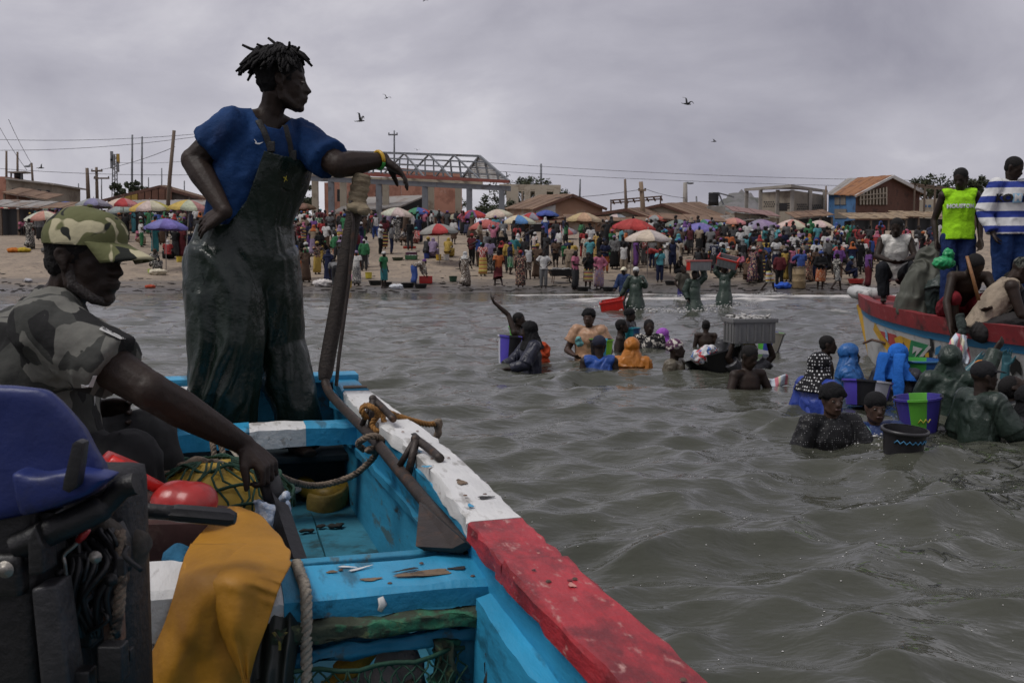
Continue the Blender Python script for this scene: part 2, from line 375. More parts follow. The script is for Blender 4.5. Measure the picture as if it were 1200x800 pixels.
def fbm(x, y, s, seed, octs=3):
    """cheap vectorised value noise"""
    out = np.zeros_like(x); a = 1.0
    for k in range(octs):
        X = x*s*2**k + seed*17.7 + k*31.1; Y = y*s*2**k + seed*9.1 + k*12.7
        xi = np.floor(X); yi = np.floor(Y); u = X-xi; v = Y-yi; u = u*u*(3-2*u); v = v*v*(3-2*v)
        h = lambda i, j: np.modf(np.sin(i*127.1 + j*311.7 + seed)*43758.5453)[0]
        out += a*((h(xi, yi)*(1-u)+h(xi+1, yi)*u)*(1-v) + (h(xi, yi+1)*(1-u)+h(xi+1, yi+1)*u)*v); a *= .5
    return out
def water():
    ang = np.concatenate([np.radians(np.arange(-180, -44, 3.0)), np.radians(np.arange(-42, 42.01, .11)), np.radians(np.arange(45, 180.1, 3.0))])
    r = [.35]
    while r[-1] < 50: r.append(r[-1]*1.0095 + .0022)
    r = np.array(r + [60, 90, 200])
    RR, AA = np.meshgrid(r, ang, indexing='ij'); X = RR*np.sin(AA); Y = RR*np.cos(AA) - .2
    rng = np.random.RandomState(5); Z = np.zeros_like(X); DX = np.zeros_like(X); DY = np.zeros_like(X)
    fade_shore = np.clip((41.5-Y)/10, .12, 1)
    grp = .55 + .9*np.clip(.5+.5*fbm(X, Y, .35, 3), 0, 1)
    for k in range(60):
        wl = .20*(1.9/.20)**(rng.rand()**1.1); th = rng.normal(0, .62) + .25; kx, ky = math.sin(th)*2*math.pi/wl, -math.cos(th)*2*math.pi/wl
        amp = .0074*wl**.80*(.5+rng.rand()); ph = rng.rand()*6.28
        wf = np.clip((wl*16 - RR*.34)/2.0, 0, 1)
        p = kx*X + ky*Y + ph + .9*fbm(X, Y, .45/wl*.5, k+1, 2)
        Z += amp*np.cos(p)*wf*grp; DX -= .75*amp*math.sin(th)*np.sin(p)*wf; DY += .75*amp*math.cos(th)*np.sin(p)*wf
    # small breakers running up the shallows
    br = np.zeros_like(X); foam = np.zeros_like(X)
    for (yc, a, w) in ((26.8, .10, .7), (33.5, .14, .9), (37.5, .10, .6), (39.7, .05, .5)):
        yy = Y - (yc + 1.1*np.sin(X*.13+yc) + .9*fbm(X, Y*0+yc, .35, int(yc)))
        seg = np.clip(fbm(X, Y*0, .22, int(yc)+3, 2)*1.5+.45, 0, 1)*np.clip((X+11)/6, .25, 1)
        br += a*seg*np.exp(-(yy/w)**2); foam = np.maximum(foam, seg*np.exp(-((yy+.35)/(w*1.25))**2)*(1 if yc > 30 else .75))
    Z = Z*fade_shore*.92 + br
    foam *= np.clip((Y-22)/4, 0, 1)
    V = np.stack([X+DX, Y+DY, Z], -1).reshape(-1, 3); n = len(ang); m_ = len(r)
    idx = np.arange(n*m_).reshape(m_, n); a = idx[:-1, :-1].ravel(); b = idx[:-1, 1:].ravel(); c = idx[1:, 1:].ravel(); d = idx[1:, :-1].ravel()
    F = np.stack([a, d, c, b], 1)
    me = bpy.data.meshes.new('sea'); me.vertices.add(len(V)); me.vertices.foreach_set('co', V.ravel())
    me.loops.add(F.size); me.loops.foreach_set('vertex_index', F.ravel()); me.polygons.add(len(F)); me.polygons.foreach_set('loop_start', np.arange(len(F))*4); me.polygons.foreach_set('loop_total', np.full(len(F), 4)); me.polygons.foreach_set('use_smooth', np.ones(len(F), bool)); me.update(calc_edges=True); me.validate()
    at_ = me.attributes.new('foam', 'FLOAT', 'POINT'); at_.data.foreach_set('value', foam.ravel().astype(np.float32))
    o = bpy.data.objects.new('sea_water', me); link(o); tag(o, 'murky grey green sea water with short choppy waves', kind='structure')
    m = bpy.data.materials.new('sea_water'); m.use_nodes = True; nt = m.node_tree; N = nt.nodes; L = nt.links; b = N['Principled BSDF']
    geo = N.new('ShaderNodeNewGeometry'); fa = N.new('ShaderNodeAttribute'); fa.attribute_name = 'foam'
    def nz(s, d=5, rr=.6, st=(1, 1, 1)):
        mp = N.new('ShaderNodeMapping'); mp.inputs['Scale'].default_value = st; L.new(geo.outputs['Position'], mp.inputs[0])
        n = N.new('ShaderNodeTexNoise'); n.inputs['Scale'].default_value = s; n.inputs['Detail'].default_value = d; n.inputs['Roughness'].default_value = rr; L.new(mp.outputs[0], n.inputs['Vector']); return n.outputs['Fac']
    def mth(op, a, b_=0):
        k = N.new('ShaderNodeMath'); k.operation = op
        for i, q in enumerate((a, b_)):
            if isinstance(q, (int, float)): k.inputs[i].default_value = q
            else: L.new(q, k.inputs[i])
        return k.outputs[0]
    mx = N.new('ShaderNodeMix'); mx.data_type = 'RGBA'; L.new(nz(.5, 3), mx.inputs['Factor']); mx.inputs['A'].default_value = (.046, .049, .037, 1); mx.inputs['B'].default_value = (.070, .072, .056, 1)
    # foam where the shallows break, and loose flecks of froth
    f1 = mth('ADD', mth('MULTIPLY', fa.outputs['Fac'], .80), mth('MULTIPLY', mth('SUBTRACT', nz(1.3, 9, .75, (.5, 1.2, 1)), .5), 1.5))
    fm = N.new('ShaderNodeMapRange'); fm.inputs['From Min'].default_value = .60; fm.inputs['From Max'].default_value = .80; L.new(f1, fm.inputs['Value'])
    vo = N.new('ShaderNodeTexVoronoi'); vo.inputs['Scale'].default_value = 9; L.new(geo.outputs['Position'], vo.inputs['Vector'])
    fl = N.new('ShaderNodeMapRange'); fl.inputs['From Min'].default_value = .10; fl.inputs['From Max'].default_value = .06; L.new(vo.outputs['Distance'], fl.inputs['Value'])
    flm = N.new('ShaderNodeMapRange'); flm.inputs['From Min'].default_value = .56; flm.inputs['From Max'].default_value = .66; L.new(nz(.5, 4), flm.inputs['Value'])
    ft = mth('MAXIMUM', fm.outputs[0], mth('MULTIPLY', mth('MULTIPLY', fl.outputs[0], flm.outputs[0]), .5))
    m3 = N.new('ShaderNodeMix'); m3.data_type = 'RGBA'; L.new(ft, m3.inputs['Factor']); L.new(mx.outputs['Result'], m3.inputs['A']); m3.inputs['B'].default_value = (.50, .48, .46, 1)
    L.new(m3.outputs['Result'], b.inputs['Base Color']); b.inputs['IOR'].default_value = 1.333
    rg = N.new('ShaderNodeMapRange'); rg.inputs['To Min'].default_value = .07; rg.inputs['To Max'].default_value = .8; L.new(ft, rg.inputs['Value']); L.new(rg.outputs[0], b.inputs['Roughness'])
    bp = N.new('ShaderNodeBump'); bp.inputs['Strength'].default_value = .6; bp.inputs['Distance'].default_value = .03
    hgt = mth('ADD', nz(5.5, 3, .5, (.8, 1.5, 1)), mth('MULTIPLY', nz(13, 2, .45, (.8, 1.4, 1)), .25)); L.new(hgt, bp.inputs['Height']); L.new(bp.outputs[0], b.inputs['Normal'])
    me.materials.append(m)
water()

# ================================================================== PEOPLE
def axes(fwd, up):
    f = nrm(fwd); u = np.array(up, float); u = nrm(u - f*np.dot(u, f)); return np.array([f, np.cross(u, f), u])
def head_pieces(g, c, A, h=.235, fine=True):
    """skull and face; A rows = forward, left, up; h = chin to crown"""
    A = np.array(A)
    T = lambda x, y, z: c + h*(A[0]*x + A[1]*y + A[2]*z)
    E = lambda p, r: g.ell(T(*p), tuple(h*q for q in r), A, 16, 12)
    E((-.07, 0, .14), (.42, .33, .36)); E((.10, 0, -.10), (.26, .265, .33)); E((.17, 0, -.30), (.19, .20, .17)); E((.27, 0, -.43), (.085, .10, .07))
    for s in (1, -1):
        g.tube([T(-.06, s*.24, -.12), T(-.02, s*.24, -.28), T(.24, s*.09, -.43)], [h*.075, h*.085, h*.075], 8)
        if fine:
            E((.17, s*.185, -.06), (.11, .075, .075)); E((.265, s*.13, .01), (.07, .075, .05)); E((.38, s*.065, -.135), (.05, .04, .038))
        E((-.06, s*.325, -.02), (.075, .03, .125)); E((-.03, s*.335, -.12), (.035, .025, .045))
        if fine: g.tube([T(-.02, s*.33, -.08), T(-.10, s*.365, -.05), T(-.13, s*.37, .03), T(-.09, s*.36, .09), T(-.02, s*.345, .08)], h*.025, 6)
    E((.285, 0, .085), (.085, .22, .05))
    g.tube([T(.32, 0, .06), T(.37, 0, -.04), T(.425, 0, -.13), T(.36, 0, -.17)], [h*.04, h*.042, h*.06, h*.045], 8)
    E((.28, 0, -.26), (.10, .16, .11)); E((.355, 0, -.242), (.06, .115, .034)); E((.345, 0, -.302), (.055, .105, .036))
def hand_pieces(g, w, d, pn, size=.185, curl=.5, side=1, fine=True, spread=.12, curls=None):
    """w wrist, d along the hand, pn palm normal (towards where the fingers curl), side: thumb on +/- of cross(d,pn)"""
    d = nrm(d); pn = nrm(np.array(pn, float) - d*np.dot(pn, d)); l = np.cross(d, pn)*side; s = size
    if not fine:
        g.ell(w + d*s*.45, (s*.5, s*.22, s*.15), np.array([d, l, pn]), 10, 8); return
    for k in (-.7, -.25, .25, .7):
        g.tube([w + l*k*.10*s, w + d*s*.25 + l*k*.20*s, w + d*s*.50 + l*k*.25*s], [s*.11, s*.10, s*.080], 8)
    for i, (k, ln) in enumerate(((.75, .40), (.26, .45), (-.24, .42), (-.72, .33))):
        cu = curls[i] if curls else curl
        p = w + d*s*.50 + l*k*.270*s; q = nrm(d + l*k*spread); a = cu*.75; pts = [p]
        for j, fr in enumerate((.46, .30, .24)):
            dirv = q*math.cos(a) + pn*math.sin(a); p = p + dirv*ln*s*fr; pts.append(p); a += cu*(1.0 if j == 0 else .7)
        g.tube(pts, [s*.052, s*.047, s*.043, s*.036], 8)
        for p_, r_ in zip(pts, (.058, .050, .045, .036)): g.ell(p_, s*r_, None, 8, 6)
    p = w + d*s*.12 + l*.17*s; q1 = nrm(d*.75 + l*.62 + pn*.45); p1 = p + q1*s*.23; q2 = nrm(d*.9 + l*.15 + pn*(.35+curl*.3)); p2 = p1 + q2*s*.18; p3 = p2 + nrm(q2 + pn*curl*.3)*s*.14
    g.tube([p, p1, p2, p3], [s*.085, s*.075, s*.062, s*.045], 8)
    for p_, r_ in ((p1, .078), (p2, .063), (p3, .045)): g.ell(p_, s*r_, None, 8, 6)

BASE = dict(pel=(0, 0, .93), waist=(0, .01, 1.09), chest=(0, .0, 1.28), neck=(0, .015, 1.44), head=(0, -.03, 1.595),
            shL=(.175, .0, 1.40), shR=(-.175, 0, 1.40), elL=(.235, .03, 1.12), elR=(-.235, .03, 1.12), wrL=(.235, -.06, .88), wrR=(-.235, -.06, .88),
            hiL=(.09, 0, .90), hiR=(-.09, 0, .90), knL=(.10, -.02, .49), knR=(-.10, -.02, .49), anL=(.10, .03, .08), anR=(-.10, .03, .08))
def P_(**k):
    j = {a: np.array(b, float) for a, b in BASE.items()}; j.update({a: (np.array(b, float) if not isinstance(b, (int, float, str)) else b) for a, b in k.items()}); return j
def tilt(j, ang, keys=('waist', 'chest', 'neck', 'head', 'shL', 'shR', 'elL', 'elR', 'wrL', 'wrR'), pivot='pel', twist=0):
    p = j[pivot]; c, s = math.cos(ang), math.sin(ang); ct, st = math.cos(twist), math.sin(twist)
    for k in keys:
        v = j[k]-p; v = np.array([v[0]*ct - v[1]*st, v[0]*st + v[1]*ct, v[2]]); y, z = v[1], v[2]; j[k] = p + np.array([v[0], y*c - z*s, y*s + z*c])
    return j
def POSES():
    D = {}
    D['stand'] = P_()
    D['rest'] = P_(elR=(-.25, .05, 1.14), wrR=(-.16, -.18, 1.05), knL=(.13, -.06, .49), anL=(.17, -.05, .08))
    D['akimbo'] = P_(elL=(.36, .05, 1.17), elR=(-.36, .05, 1.17), wrL=(.17, -.06, 1.02), wrR=(-.17, -.06, 1.02))
    D['walk'] = P_(elL=(.24, .12, 1.14), wrL=(.22, .10, .90), elR=(-.24, -.06, 1.14), wrR=(-.21, -.24, .98), knL=(.09, -.2, .52), anL=(.08, -.26, .10), knR=(-.09, .04, .50), anR=(-.09, .30, .14))
    D['carry'] = P_(elL=(.30, -.03, 1.56), wrL=(.19, -.03, 1.78), elR=(-.30, -.03, 1.56), wrR=(-.19, -.03, 1.78), knL=(.09, -.10, .50), anL=(.08, -.10, .08), knR=(-.09, .03, .50), anR=(-.09, .16, .1))
    D['phone'] = P_(elR=(-.24, -.14, 1.17), wrR=(-.08, -.18, 1.42), elL=(.23, .04, 1.12), wrL=(.20, -.12, .93))
    D['fold'] = P_(elL=(.25, -.02, 1.13), wrL=(-.02, -.20, 1.12), elR=(-.25, -.02, 1.13), wrR=(.02, -.19, 1.09))
    D['reach'] = P_(elL=(.26, -.22, 1.28), wrL=(.22, -.44, 1.20), elR=(-.26, -.18, 1.22), wrR=(-.18, -.40, 1.12))
    D['arm_up'] = P_(elR=(-.27, -.02, 1.62), wrR=(-.30, -.08, 1.86))
    b = P_(knL=(.11, -.06, .48), knR=(-.11, -.06, .48)); tilt(b, R(72)); b['wrL'] = np.array([.16, -.62, .50]); b['wrR'] = np.array([-.16, -.62, .50]); b['elL'] = np.array([.22, -.52, .74]); b['elR'] = np.array([-.22, -.52, .74]); b['head'] = b['neck'] + np.array([0, -.13, .06]); D['bend'] = b
    q = P_(); dz = .56
    for k in q:
        if k[:2] not in ('kn', 'an'): q[k] = q[k] - np.array([0, 0, dz])
    q['hiL'] += np.array([.03, 0, 0]); q['hiR'] -= np.array([.03, 0, 0])
    q.update(knL=np.array([.18, -.40, .47]), knR=np.array([-.18, -.40, .47]), anL=np.array([.15, -.36, .07]), anR=np.array([-.15, -.36, .07])); tilt(q, R(16))
    q['elL'] = np.array([.24, -.22, .62]); q['elR'] = np.array([-.24, -.22, .62]); q['wrL'] = np.array([.10, -.42, .56]); q['wrR'] = np.array([-.10, -.42, .56]); D['sit'] = q
    return D
POSE = POSES()
def flip(j):
    o = {}
    for k, v in j.items(): o[k[:-1] + {'L': 'R', 'R': 'L'}[k[-1]] if k[-1] in 'LR' else k] = v*np.array([-1, 1, 1])
    return o
def headaxes(j):
    f = j.get('hf'); u = j.get('hu')
    f = np.array([0, -1., 0]) if f is None else np.array(f, float); u = np.array([0, 0, 1.]) if u is None else np.array(u, float)
    return axes(f, u)
def torso_path(j, lo=.0):
    sm = (j['shL']+j['shR'])/2; return [j['pel']-nrm(j['waist']-j['pel'])*lo, j['pel'], j['waist'], j['chest'], sm*.75+j['chest']*.25, j['neck']]
def body_geo(j, fine=False, w=1.0, hs=.235, aw=None):
    aw = aw or w
    g = Geo(); lat = j['shL']-j['shR']; n = 14
    lh = j['hiL']-j['hiR']; tp = torso_path(j, .06)
    g.tube(tp, [(.12*w, .095*w), (.155*w, .11*w), (.135*w, .095*w), (.155*w, .108*w), (.14*w, .085*w), (.06, .06)], n, lat)
    A = headaxes(j); hc = j['head']; head_pieces(g, hc, A, hs, fine)
    g.tube([j['neck']-nrm(j['neck']-j['chest'])*.05, (j['neck']*.5+(hc-A[2]*hs*.3-A[0]*hs*.1)*.5), hc-A[2]*hs*.15-A[0]*hs*.14], [.062, .054, .056], 10)
    for s in 'LR':
        sh, el, wr = j['sh'+s], j['el'+s], j['wr'+s]
        g.tube([j['neck']-np.array([0, 0, .03]), sh*.75+j['neck']*.25, sh], [.05, .055, .055], 10); g.ell(sh, .062*min(aw, 1.2))
        g.tube([sh, sh*.6+el*.4, el], [.055*aw, .05*aw, .039*aw], 10); g.ell(el, .041*aw); g.tube([el, el*.7+wr*.3, wr], [.04*aw, .041*aw, .026*aw**.5], 10); g.ell(wr, .027*aw**.5)
        d = wr-el; pn = j.get('pn'+s); cv = j.get('curl'+s, .45); hd = j.get('hd'+s)
        hand_pieces(g, wr, nrm(d) if hd is None else hd, pn if pn is not None else nrm(np.array([-.6 if s == 'L' else .6, -.5, .1])), .18*hs/.235, cv, (1 if s == 'L' else -1), fine)
        hi, kn, an = j['hi'+s], j['kn'+s], j['an'+s]
        g.tube([hi, hi*.5+kn*.5, kn], [.085*w, .074*w, .054*w], 10); g.ell(kn, .056*w); g.ell(hi, .088*w); g.tube([kn, kn*.65+an*.35, an], [.053*w, .056*w, .036], 10); g.ell(an, .04)
        ff = j.get('toe'+s); ff = nrm(ff) if ff is not None else np.array([(.12 if s == 'L' else -.12), -1., 0]); low = an - np.array([0, 0, .035])
        g.tube([low - ff*.06, low + ff*.07, low+ff*.16], [(.035, .035), (.042, .032), (.036, .018)], 8, np.array([1., 0, 0]))
    return g
def shirt_geo(j, sleeve=.55, hem=.02, e=.02, w=1.0, high=True):
    """sleeve: 0 none, <1 fraction of the upper arm, 1..2 to the forearm"""
    g = Geo(); lat = j['shL']-j['shR']; tp = torso_path(j, max(hem, .0))
    g.tube(tp, [(.165*w+e, .12*w+e), (.162*w+e, .115*w+e), (.145*w+e, .102*w+e), (.157*w+e, .108*w+e), (.14*w+e, .088*w+e), (.058+e, .058+e)], 16, lat)
    for s in 'LR':
        sh, el, wr = j['sh'+s], j['el'+s], j['wr'+s]
        g.tube([j['neck']-np.array([0, 0, .045]), sh*.75+j['neck']*.25, sh], [.055+e*.5, .056+e, .055+e], 10)
        if sleeve <= 0: continue
        g.ell(sh, .062*w+e); t = min(sleeve, 1); end = sh*(1-t)+el*t
        g.tube([sh, sh*.5+end*.5, end], [.058*w+e, .056*w+e*1.2, .052*w+e*1.5], 12)
        if sleeve > 1: t2 = sleeve-1; g.ell(el, .044+e*1.2); g.tube([el, el*(1-t2)+wr*t2], [.045+e*1.1, .034+e*1.2], 12)
    return g
def pants_geo(j, length=1.0, e=.025, w=1.0):
    g = Geo(); lat = j['hiL']-j['hiR']; g.tube([j['pel']-np.array([0, 0, .06]), j['pel'], j['pel']*.45+j['waist']*.55], [(.15*w+e, .105*w+e), (.16*w+e, .113*w+e), (.14*w+e, .1*w+e)], 14, lat)
    for s in 'LR':
        hi, kn, an = j['hi'+s], j['kn'+s], j['an'+s]; g.ell(hi, .09*w+e)
        g.tube([hi, hi*.5+kn*.5, kn], [.09*w+e, .08*w+e, .062*w+e], 12); g.ell(kn, .062*w+e)
        if length > .55: t = (length-.5)*2*.92; g.tube([kn, kn*(1-t*.5)+an*t*.5, kn*(1-t)+an*t], [.062*w+e, .058*w+e, .046+e*1.25], 12)
    return g
def skirt_mesh(j, hem=.95, flare=1.0, top='waist', seed=0, name='skirt'):
    """wrap skirt or robe: loft from the waist (or the shoulders) to the hem"""
    rg = random.Random(seed); g = Geo(); lat = nrm(j['hiL']-j['hiR']); k0 = j['waist'] if top == 'waist' else j['chest']
    km = (j['knL']+j['knR'])/2; am = (j['anL']+j['anR'])/2; hm = (j['hiL']+j['hiR'])/2
    kw = abs(np.dot(j['knL']-j['knR'], lat))/2; aw = abs(np.dot(j['anL']-j['anR'], lat))/2; kd = np.linalg.norm((j['knL']-j['knR'])-lat*np.dot(j['knL']-j['knR'], lat))/2; ad = np.linalg.norm((j['anL']-j['anR'])-lat*np.dot(j['anL']-j['anR'], lat))/2
    end = am*(hem*2-1)+km*(2-hem*2) if hem > .5 else km*(hem*2)+hm*(1-hem*2)
    pts = [k0, j['pel']*.6+k0*.4, hm, hm*.5+km*.5, km, km*.5+end*.5, end]; rad = [(.16, .125), (.178, .135), (.195, .15), (.18*flare+kw*.3, .145*flare+kd*.6), (.12*flare+kw, .12*flare+kd), (.12*flare+(kw+aw)/2, .12*flare+(kd+ad)/2), (.125*flare+aw, .125*flare+ad)]
    if top != 'waist': rad[0] = (.185, .135)
    a1, a2 = rg.random()*6, rg.random()*6
    g.tube(pts, rad, 26, lat, True, lambda i, th: 1 + (.012+.014*i)*math.sin(7*th+a1+i*.2) + .006*i*math.sin(11*th+a2)); return g.mesh(name)
def headwear_mesh(j, kind, hs=.235, voxel=.02):
    A = headaxes(j); c = j['head']; h = hs; T = lambda x, y, z: c + h*(A[0]*x + A[1]*y + A[2]*z); g = Geo()
    E = lambda p, r: g.ell(T(*p), tuple(h*q for q in r), A, 16, 12)
    if kind == 'hair': E((-.095, 0, .175), (.425, .35, .36)); E((-.22, 0, .0), (.26, .30, .3))
    elif kind == 'beanie': E((-.06, 0, .21), (.445, .375, .37))
    elif kind == 'turban': E((-.10, 0, .23), (.47, .41, .36)); E((-.32, 0, .22), (.28, .3, .3)); g.tube([T(.3, 0, .25), T(.1, .37, .17), T(-.3, .3, .05), T(-.48, 0, .02), T(-.3, -.3, .05), T(.1, -.37, .17), T(.3, 0, .25)], h*.085, 8)
    elif kind == 'cap':
        E((-.06, 0, .20), (.44, .37, .37))
        g.tube([T(.22, 0, .17), T(.5, 0, .155), T(.70, 0, .10)], [(h*.34, h*.04), (h*.31, h*.035), (h*.18, h*.03)], 12, A[1])
    elif kind in ('hijab', 'hood'):
        E((-.07, 0, .13), (.50, .43, .44)); E((.02, 0, -.12), (.42, .40, .44))
        g.tube([T(-.05, 0, -.1), T(-.10, 0, -.5), T(-.1, 0, -.82), T(-.1, 0, -1.02)], [(h*.42, h*.43), (h*.60, h*.50), (h*.95, h*.62), (h*1.05, h*.68)], 14, A[1])
    me = remesh(g, voxel, 2, kind)
    if kind in ('hijab', 'hood'):
        def face(p):
            q = A @ (p-c)/h; return q[0] > .12 and (q[1]/.27)**2 + ((q[2]+.08)/.40)**2 < 1
        cull(me, face)
    if kind in ('hijab', 'hood'): displace(me, .010, 11, 4, (1, 1, .5), fold=1.4)
    if kind == 'turban': displace(me, h*.035, 16, 2, fold=1)
    return me
CACHE = {}
def cached(key, fn):
    if key not in CACHE: CACHE[key] = fn()
    return CACHE[key]
def wrinkle(me, amp=.008, sc=9, seed=1): return displace(me, amp, sc, seed, (1, 1, .6), fold=1.2)
def person(loc, rz, pose, outfit, label, group=None, key=None, voxel=.022, fine=False, scale=1.0, cat='person', skin=None, w=1.0, hs=.235):
    """outfit: dict part -> (kind, colour, material); the same key shares meshes"""
    j = POSE[pose] if isinstance(pose, str) else pose; key = key or (pose if isinstance(pose, str) else id(pose)); kk = (key, voxel, w, hs)
    root = empty('person', loc, rz, label, cat, group); root.scale = (scale,)*3
    mesh_obj('body', cached(kk+('body',), lambda: remesh(body_geo(j, fine, w, hs), voxel*.85 if not fine else voxel, 2, 'body')), skin or SKIN, root)
    for part, spec in outfit.items():
        kind, colr = spec[0], spec[1]; m = spec[2] if len(spec) > 2 and spec[2] else CLOTH
        if part in ('shirt', 'coat'):
            sl, hem, e = {'tank': (0, .05, .028), 'tshirt': (.6, .06, .03), 'long': (1.9, .06, .03), 'coat': (1.95, .12, .032), 'puffy': (1.9, .1, .04)}[kind]
            me = cached(kk+('shirt', kind), lambda: wrinkle(remesh(shirt_geo(j, sl, hem, e, w), voxel, 1, 'shirt'), .011 if e < .031 else .010, 8))
        elif part in ('trousers', 'shorts'):
            me = cached(kk+('pants', kind), lambda: wrinkle(remesh(pants_geo(j, 1.0 if kind == 'pants' else .45, .022 if kind != 'baggy' else .05, w), voxel, 1, 'trousers'), .010))
        elif part in ('skirt', 'robe', 'apron'):
            me = cached(kk+('skirt', kind), lambda: skirt_mesh(j, {'skirt': .95, 'knee': .62, 'robe': .97, 'short': .42, 'cape': .80}[kind], 1.0 if kind != 'cape' else 1.25, 'waist' if kind in ('skirt', 'knee', 'short') else 'chest', 3, 'skirt'))
        else:
            me = cached(kk+('head', kind), lambda: headwear_mesh(j, kind, hs, max(voxel*.8, .007)))
        vm = me
        if me.materials and me.materials[0] is not m or not me.materials:
            vm = cached(kk+(part, kind, m.name, 'mat'), lambda: me.copy()); 
            if not vm.materials: vm.materials.append(m)
            else: vm.materials[0] = m
        mesh_obj(part, vm, None, root, colr)
    return root

# ================================================================== THE FISHING BOAT ONE STANDS IN
BU = np.array([-.271, .962, 0]); BV = np.array([-.962, -.271, 0]); BO = np.array([.268, 1.329, 0])
def B(a, b, z): return BO + BU*a + BV*b + np.array([0, 0, z])
PB = mat('blue_boat_paint', (.025, .26, .45), .5, .25, 9, .5, 24, col2=(.014, .12, .20), c2scale=7, c2pos=.58, col3=(.13, .10, .07), c3scale=10, c3pos=.66, c2soft=.03, grain=(math.atan2(.962, -.271), 3.5))
PBD = mat('worn_blue_paint', (.020, .20, .335), .6, .25, 8, .5, 22, col2=(.02, .018, .016), c2scale=7, c2pos=.64, col3=(.05, .10, .12), c3scale=12, c3pos=.6, c2soft=.03, grain=(math.atan2(.962, -.271), 3.5))
PTEAL = mat('teal_floor_paint', (.026, .155, .22), .65, .25, 7, .4, 24, col2=(.012, .05, .06), c2scale=5, c2pos=.58, col3=(.10, .11, .10), c3scale=30, c3pos=.70)
PW = mat('white_boat_paint', (.60, .60, .59), .55, .14, 14, .5, 30, col2=(.34, .33, .31), c2scale=14, c2pos=.58, col3=(.12, .09, .07), c3scale=22, c3pos=.67, c2soft=.04, grain=(math.atan2(.962, -.271), 3.5))
PR = mat('red_boat_paint', (.34, .020, .028), .5, .35, 16, .9, 30, col2=(.15, .010, .014), c2scale=11, c2pos=.53, col3=(.46, .25, .22), c3scale=40, c3pos=.66, c2soft=.07, grain=(math.atan2(.962, -.271), 2.2))
MOSS = mat('mossy_wood', (.035, .045, .028), .9, .5, 12, .9, 30, col2=(.03, .16, .085), c2scale=13, c2pos=.57, col3=(.16, .20, .08), c3scale=21, c3pos=.66)
boat = empty('fishing_boat', B(1.5, .5, 0), 0, 'blue wooden fishing boat with white and red painted gunwale, carrying the standing man', 'boat')
bpy.context.view_layer.update()
def bp(o):   # child of the boat at world coordinates
    o.parent = boat; o.matrix_parent_inverse = Matrix.Translation(-Vector(boat.location)); return o
def strip(name, m, prof, a0, a1, n=24, jit=.003, seed=0):
    """sweep a closed (b,z) profile along the boat; prof(a) -> list of (b,z)"""
    rg = random.Random(seed); g = Geo(); rows = []
    for i in range(n+1):
        a = a0+(a1-a0)*i/n; rows.append([B(a, b+rg.gauss(0, jit), z+rg.gauss(0, jit*.5)) for (b, z) in prof(a)])
    k = len(rows[0]); V = [p for r in rows for p in r]; F = [(i*k+j, i*k+(j+1) % k, (i+1)*k+(j+1) % k, (i+1)*k+j) for i in range(n) for j in range(k)]
    F += [tuple(range(k)), tuple(range(n*k, (n+1)*k))[::-1]]; g.add(V, F); o = g.obj(name, m, None, True, True); sharp(o, 30); return bp(o)
def bulge(a): return -.02*math.exp(-((a-1.7)/.7)**2) + max(0, a-2.1)*.05*0 + (.03*max(0, (a-2.2)))   # outer edge of the gunwale
def wid(a): return .122 + .012*math.sin(a*3)
def cap(dz=0.0, t=.042): return lambda a: [(bulge(a), .82+dz-.004), (bulge(a)+.006, .82+dz), (bulge(a)+wid(a)-.006, .82+dz), (bulge(a)+wid(a), .82+dz-.006), (bulge(a)+wid(a), .82+dz-t), (bulge(a), .82+dz-t)]
strip('gunwale', PR, cap(.006), -.9, .60, 26, .0025, 1); strip('gunwale', PR, cap(0), .605, .915, 8, .0025, 2); strip('gunwale', PW, cap(0), .92, 3.24, 40, .003, 3)
strip('gunwale', PB, cap(.004), 3.245, 3.75, 8, .002, 4)
strip('gunwale', PW, lambda a: [(.86-.03*max(0, a-2.2)+q, z) for q, z in ((0, .82), (.11, .82), (.11, .775), (0, .775))], 1.2, 3.6, 20, .003, 5)
# inner planking, right side: an upper and a lower plank with a proud lower edge
strip('hull_plank', PB, lambda a: [(bulge(a)+.095, .777), (bulge(a)+.115, .777), (bulge(a)+.098, .60), (bulge(a)+.078, .60)], -.9, 3.7, 36, .002, 6)
strip('hull_plank', PBD, lambda a: [(bulge(a)+.058, .62), (bulge(a)+.077, .62), (bulge(a)+.10, .20), (bulge(a)+.08, .20)], -.9, 3.7, 36, .003, 7)
strip('stringer', PBD, lambda a: [(bulge(a)+.079, .625), (bulge(a)+.112, .618), (bulge(a)+.108, .585), (bulge(a)+.079, .588)], 1.06, 3.65, 26, .004, 8)
strip('hull_plank', PBD, lambda a: [(.89-.03*max(0, a-2.2), .775), (.91-.03*max(0, a-2.2), .775), (.93-.03*max(0, a-2.2), .20), (.91-.03*max(0, a-2.2), .20)], 1.2, 3.6, 16, .003, 9)
strip('outer_hull', mat('outer_hull_paint', (.03, .19, .32), .5, .2, 4, .2, 20), lambda a: [(bulge(a)+.03, .79), (bulge(a)+.012, .79), (bulge(a)+.08, -.25), (bulge(a)+.10, -.25)], -.9, 3.75, 20, .002, 10)
strip('outer_hull', mat('outer_hull_paint', (.03, .19, .32), .5, .2, 4, .2, 20), lambda a: [(.945-.03*max(0, a-2.2), .79), (.96-.03*max(0, a-2.2), .79), (.92, -.25), (.90, -.25)], 1.2, 3.6, 14, .002, 11)
for k, (b0, b1) in enumerate(((.105, .30), (.304, .55), (.554, .90))):
    strip('floor_board', PTEAL, lambda a, b0=b0, b1=b1: [(b0, .30), (b1, .30), (b1, .27), (b0, .27)], 1.1, 3.7, 14, .0015, 12+k)
mat('dark_bulkhead', (.012, .022, .028), .8, .3, 8, .3, 20)  # near-black colour paints in the deep shadow below the far thwart
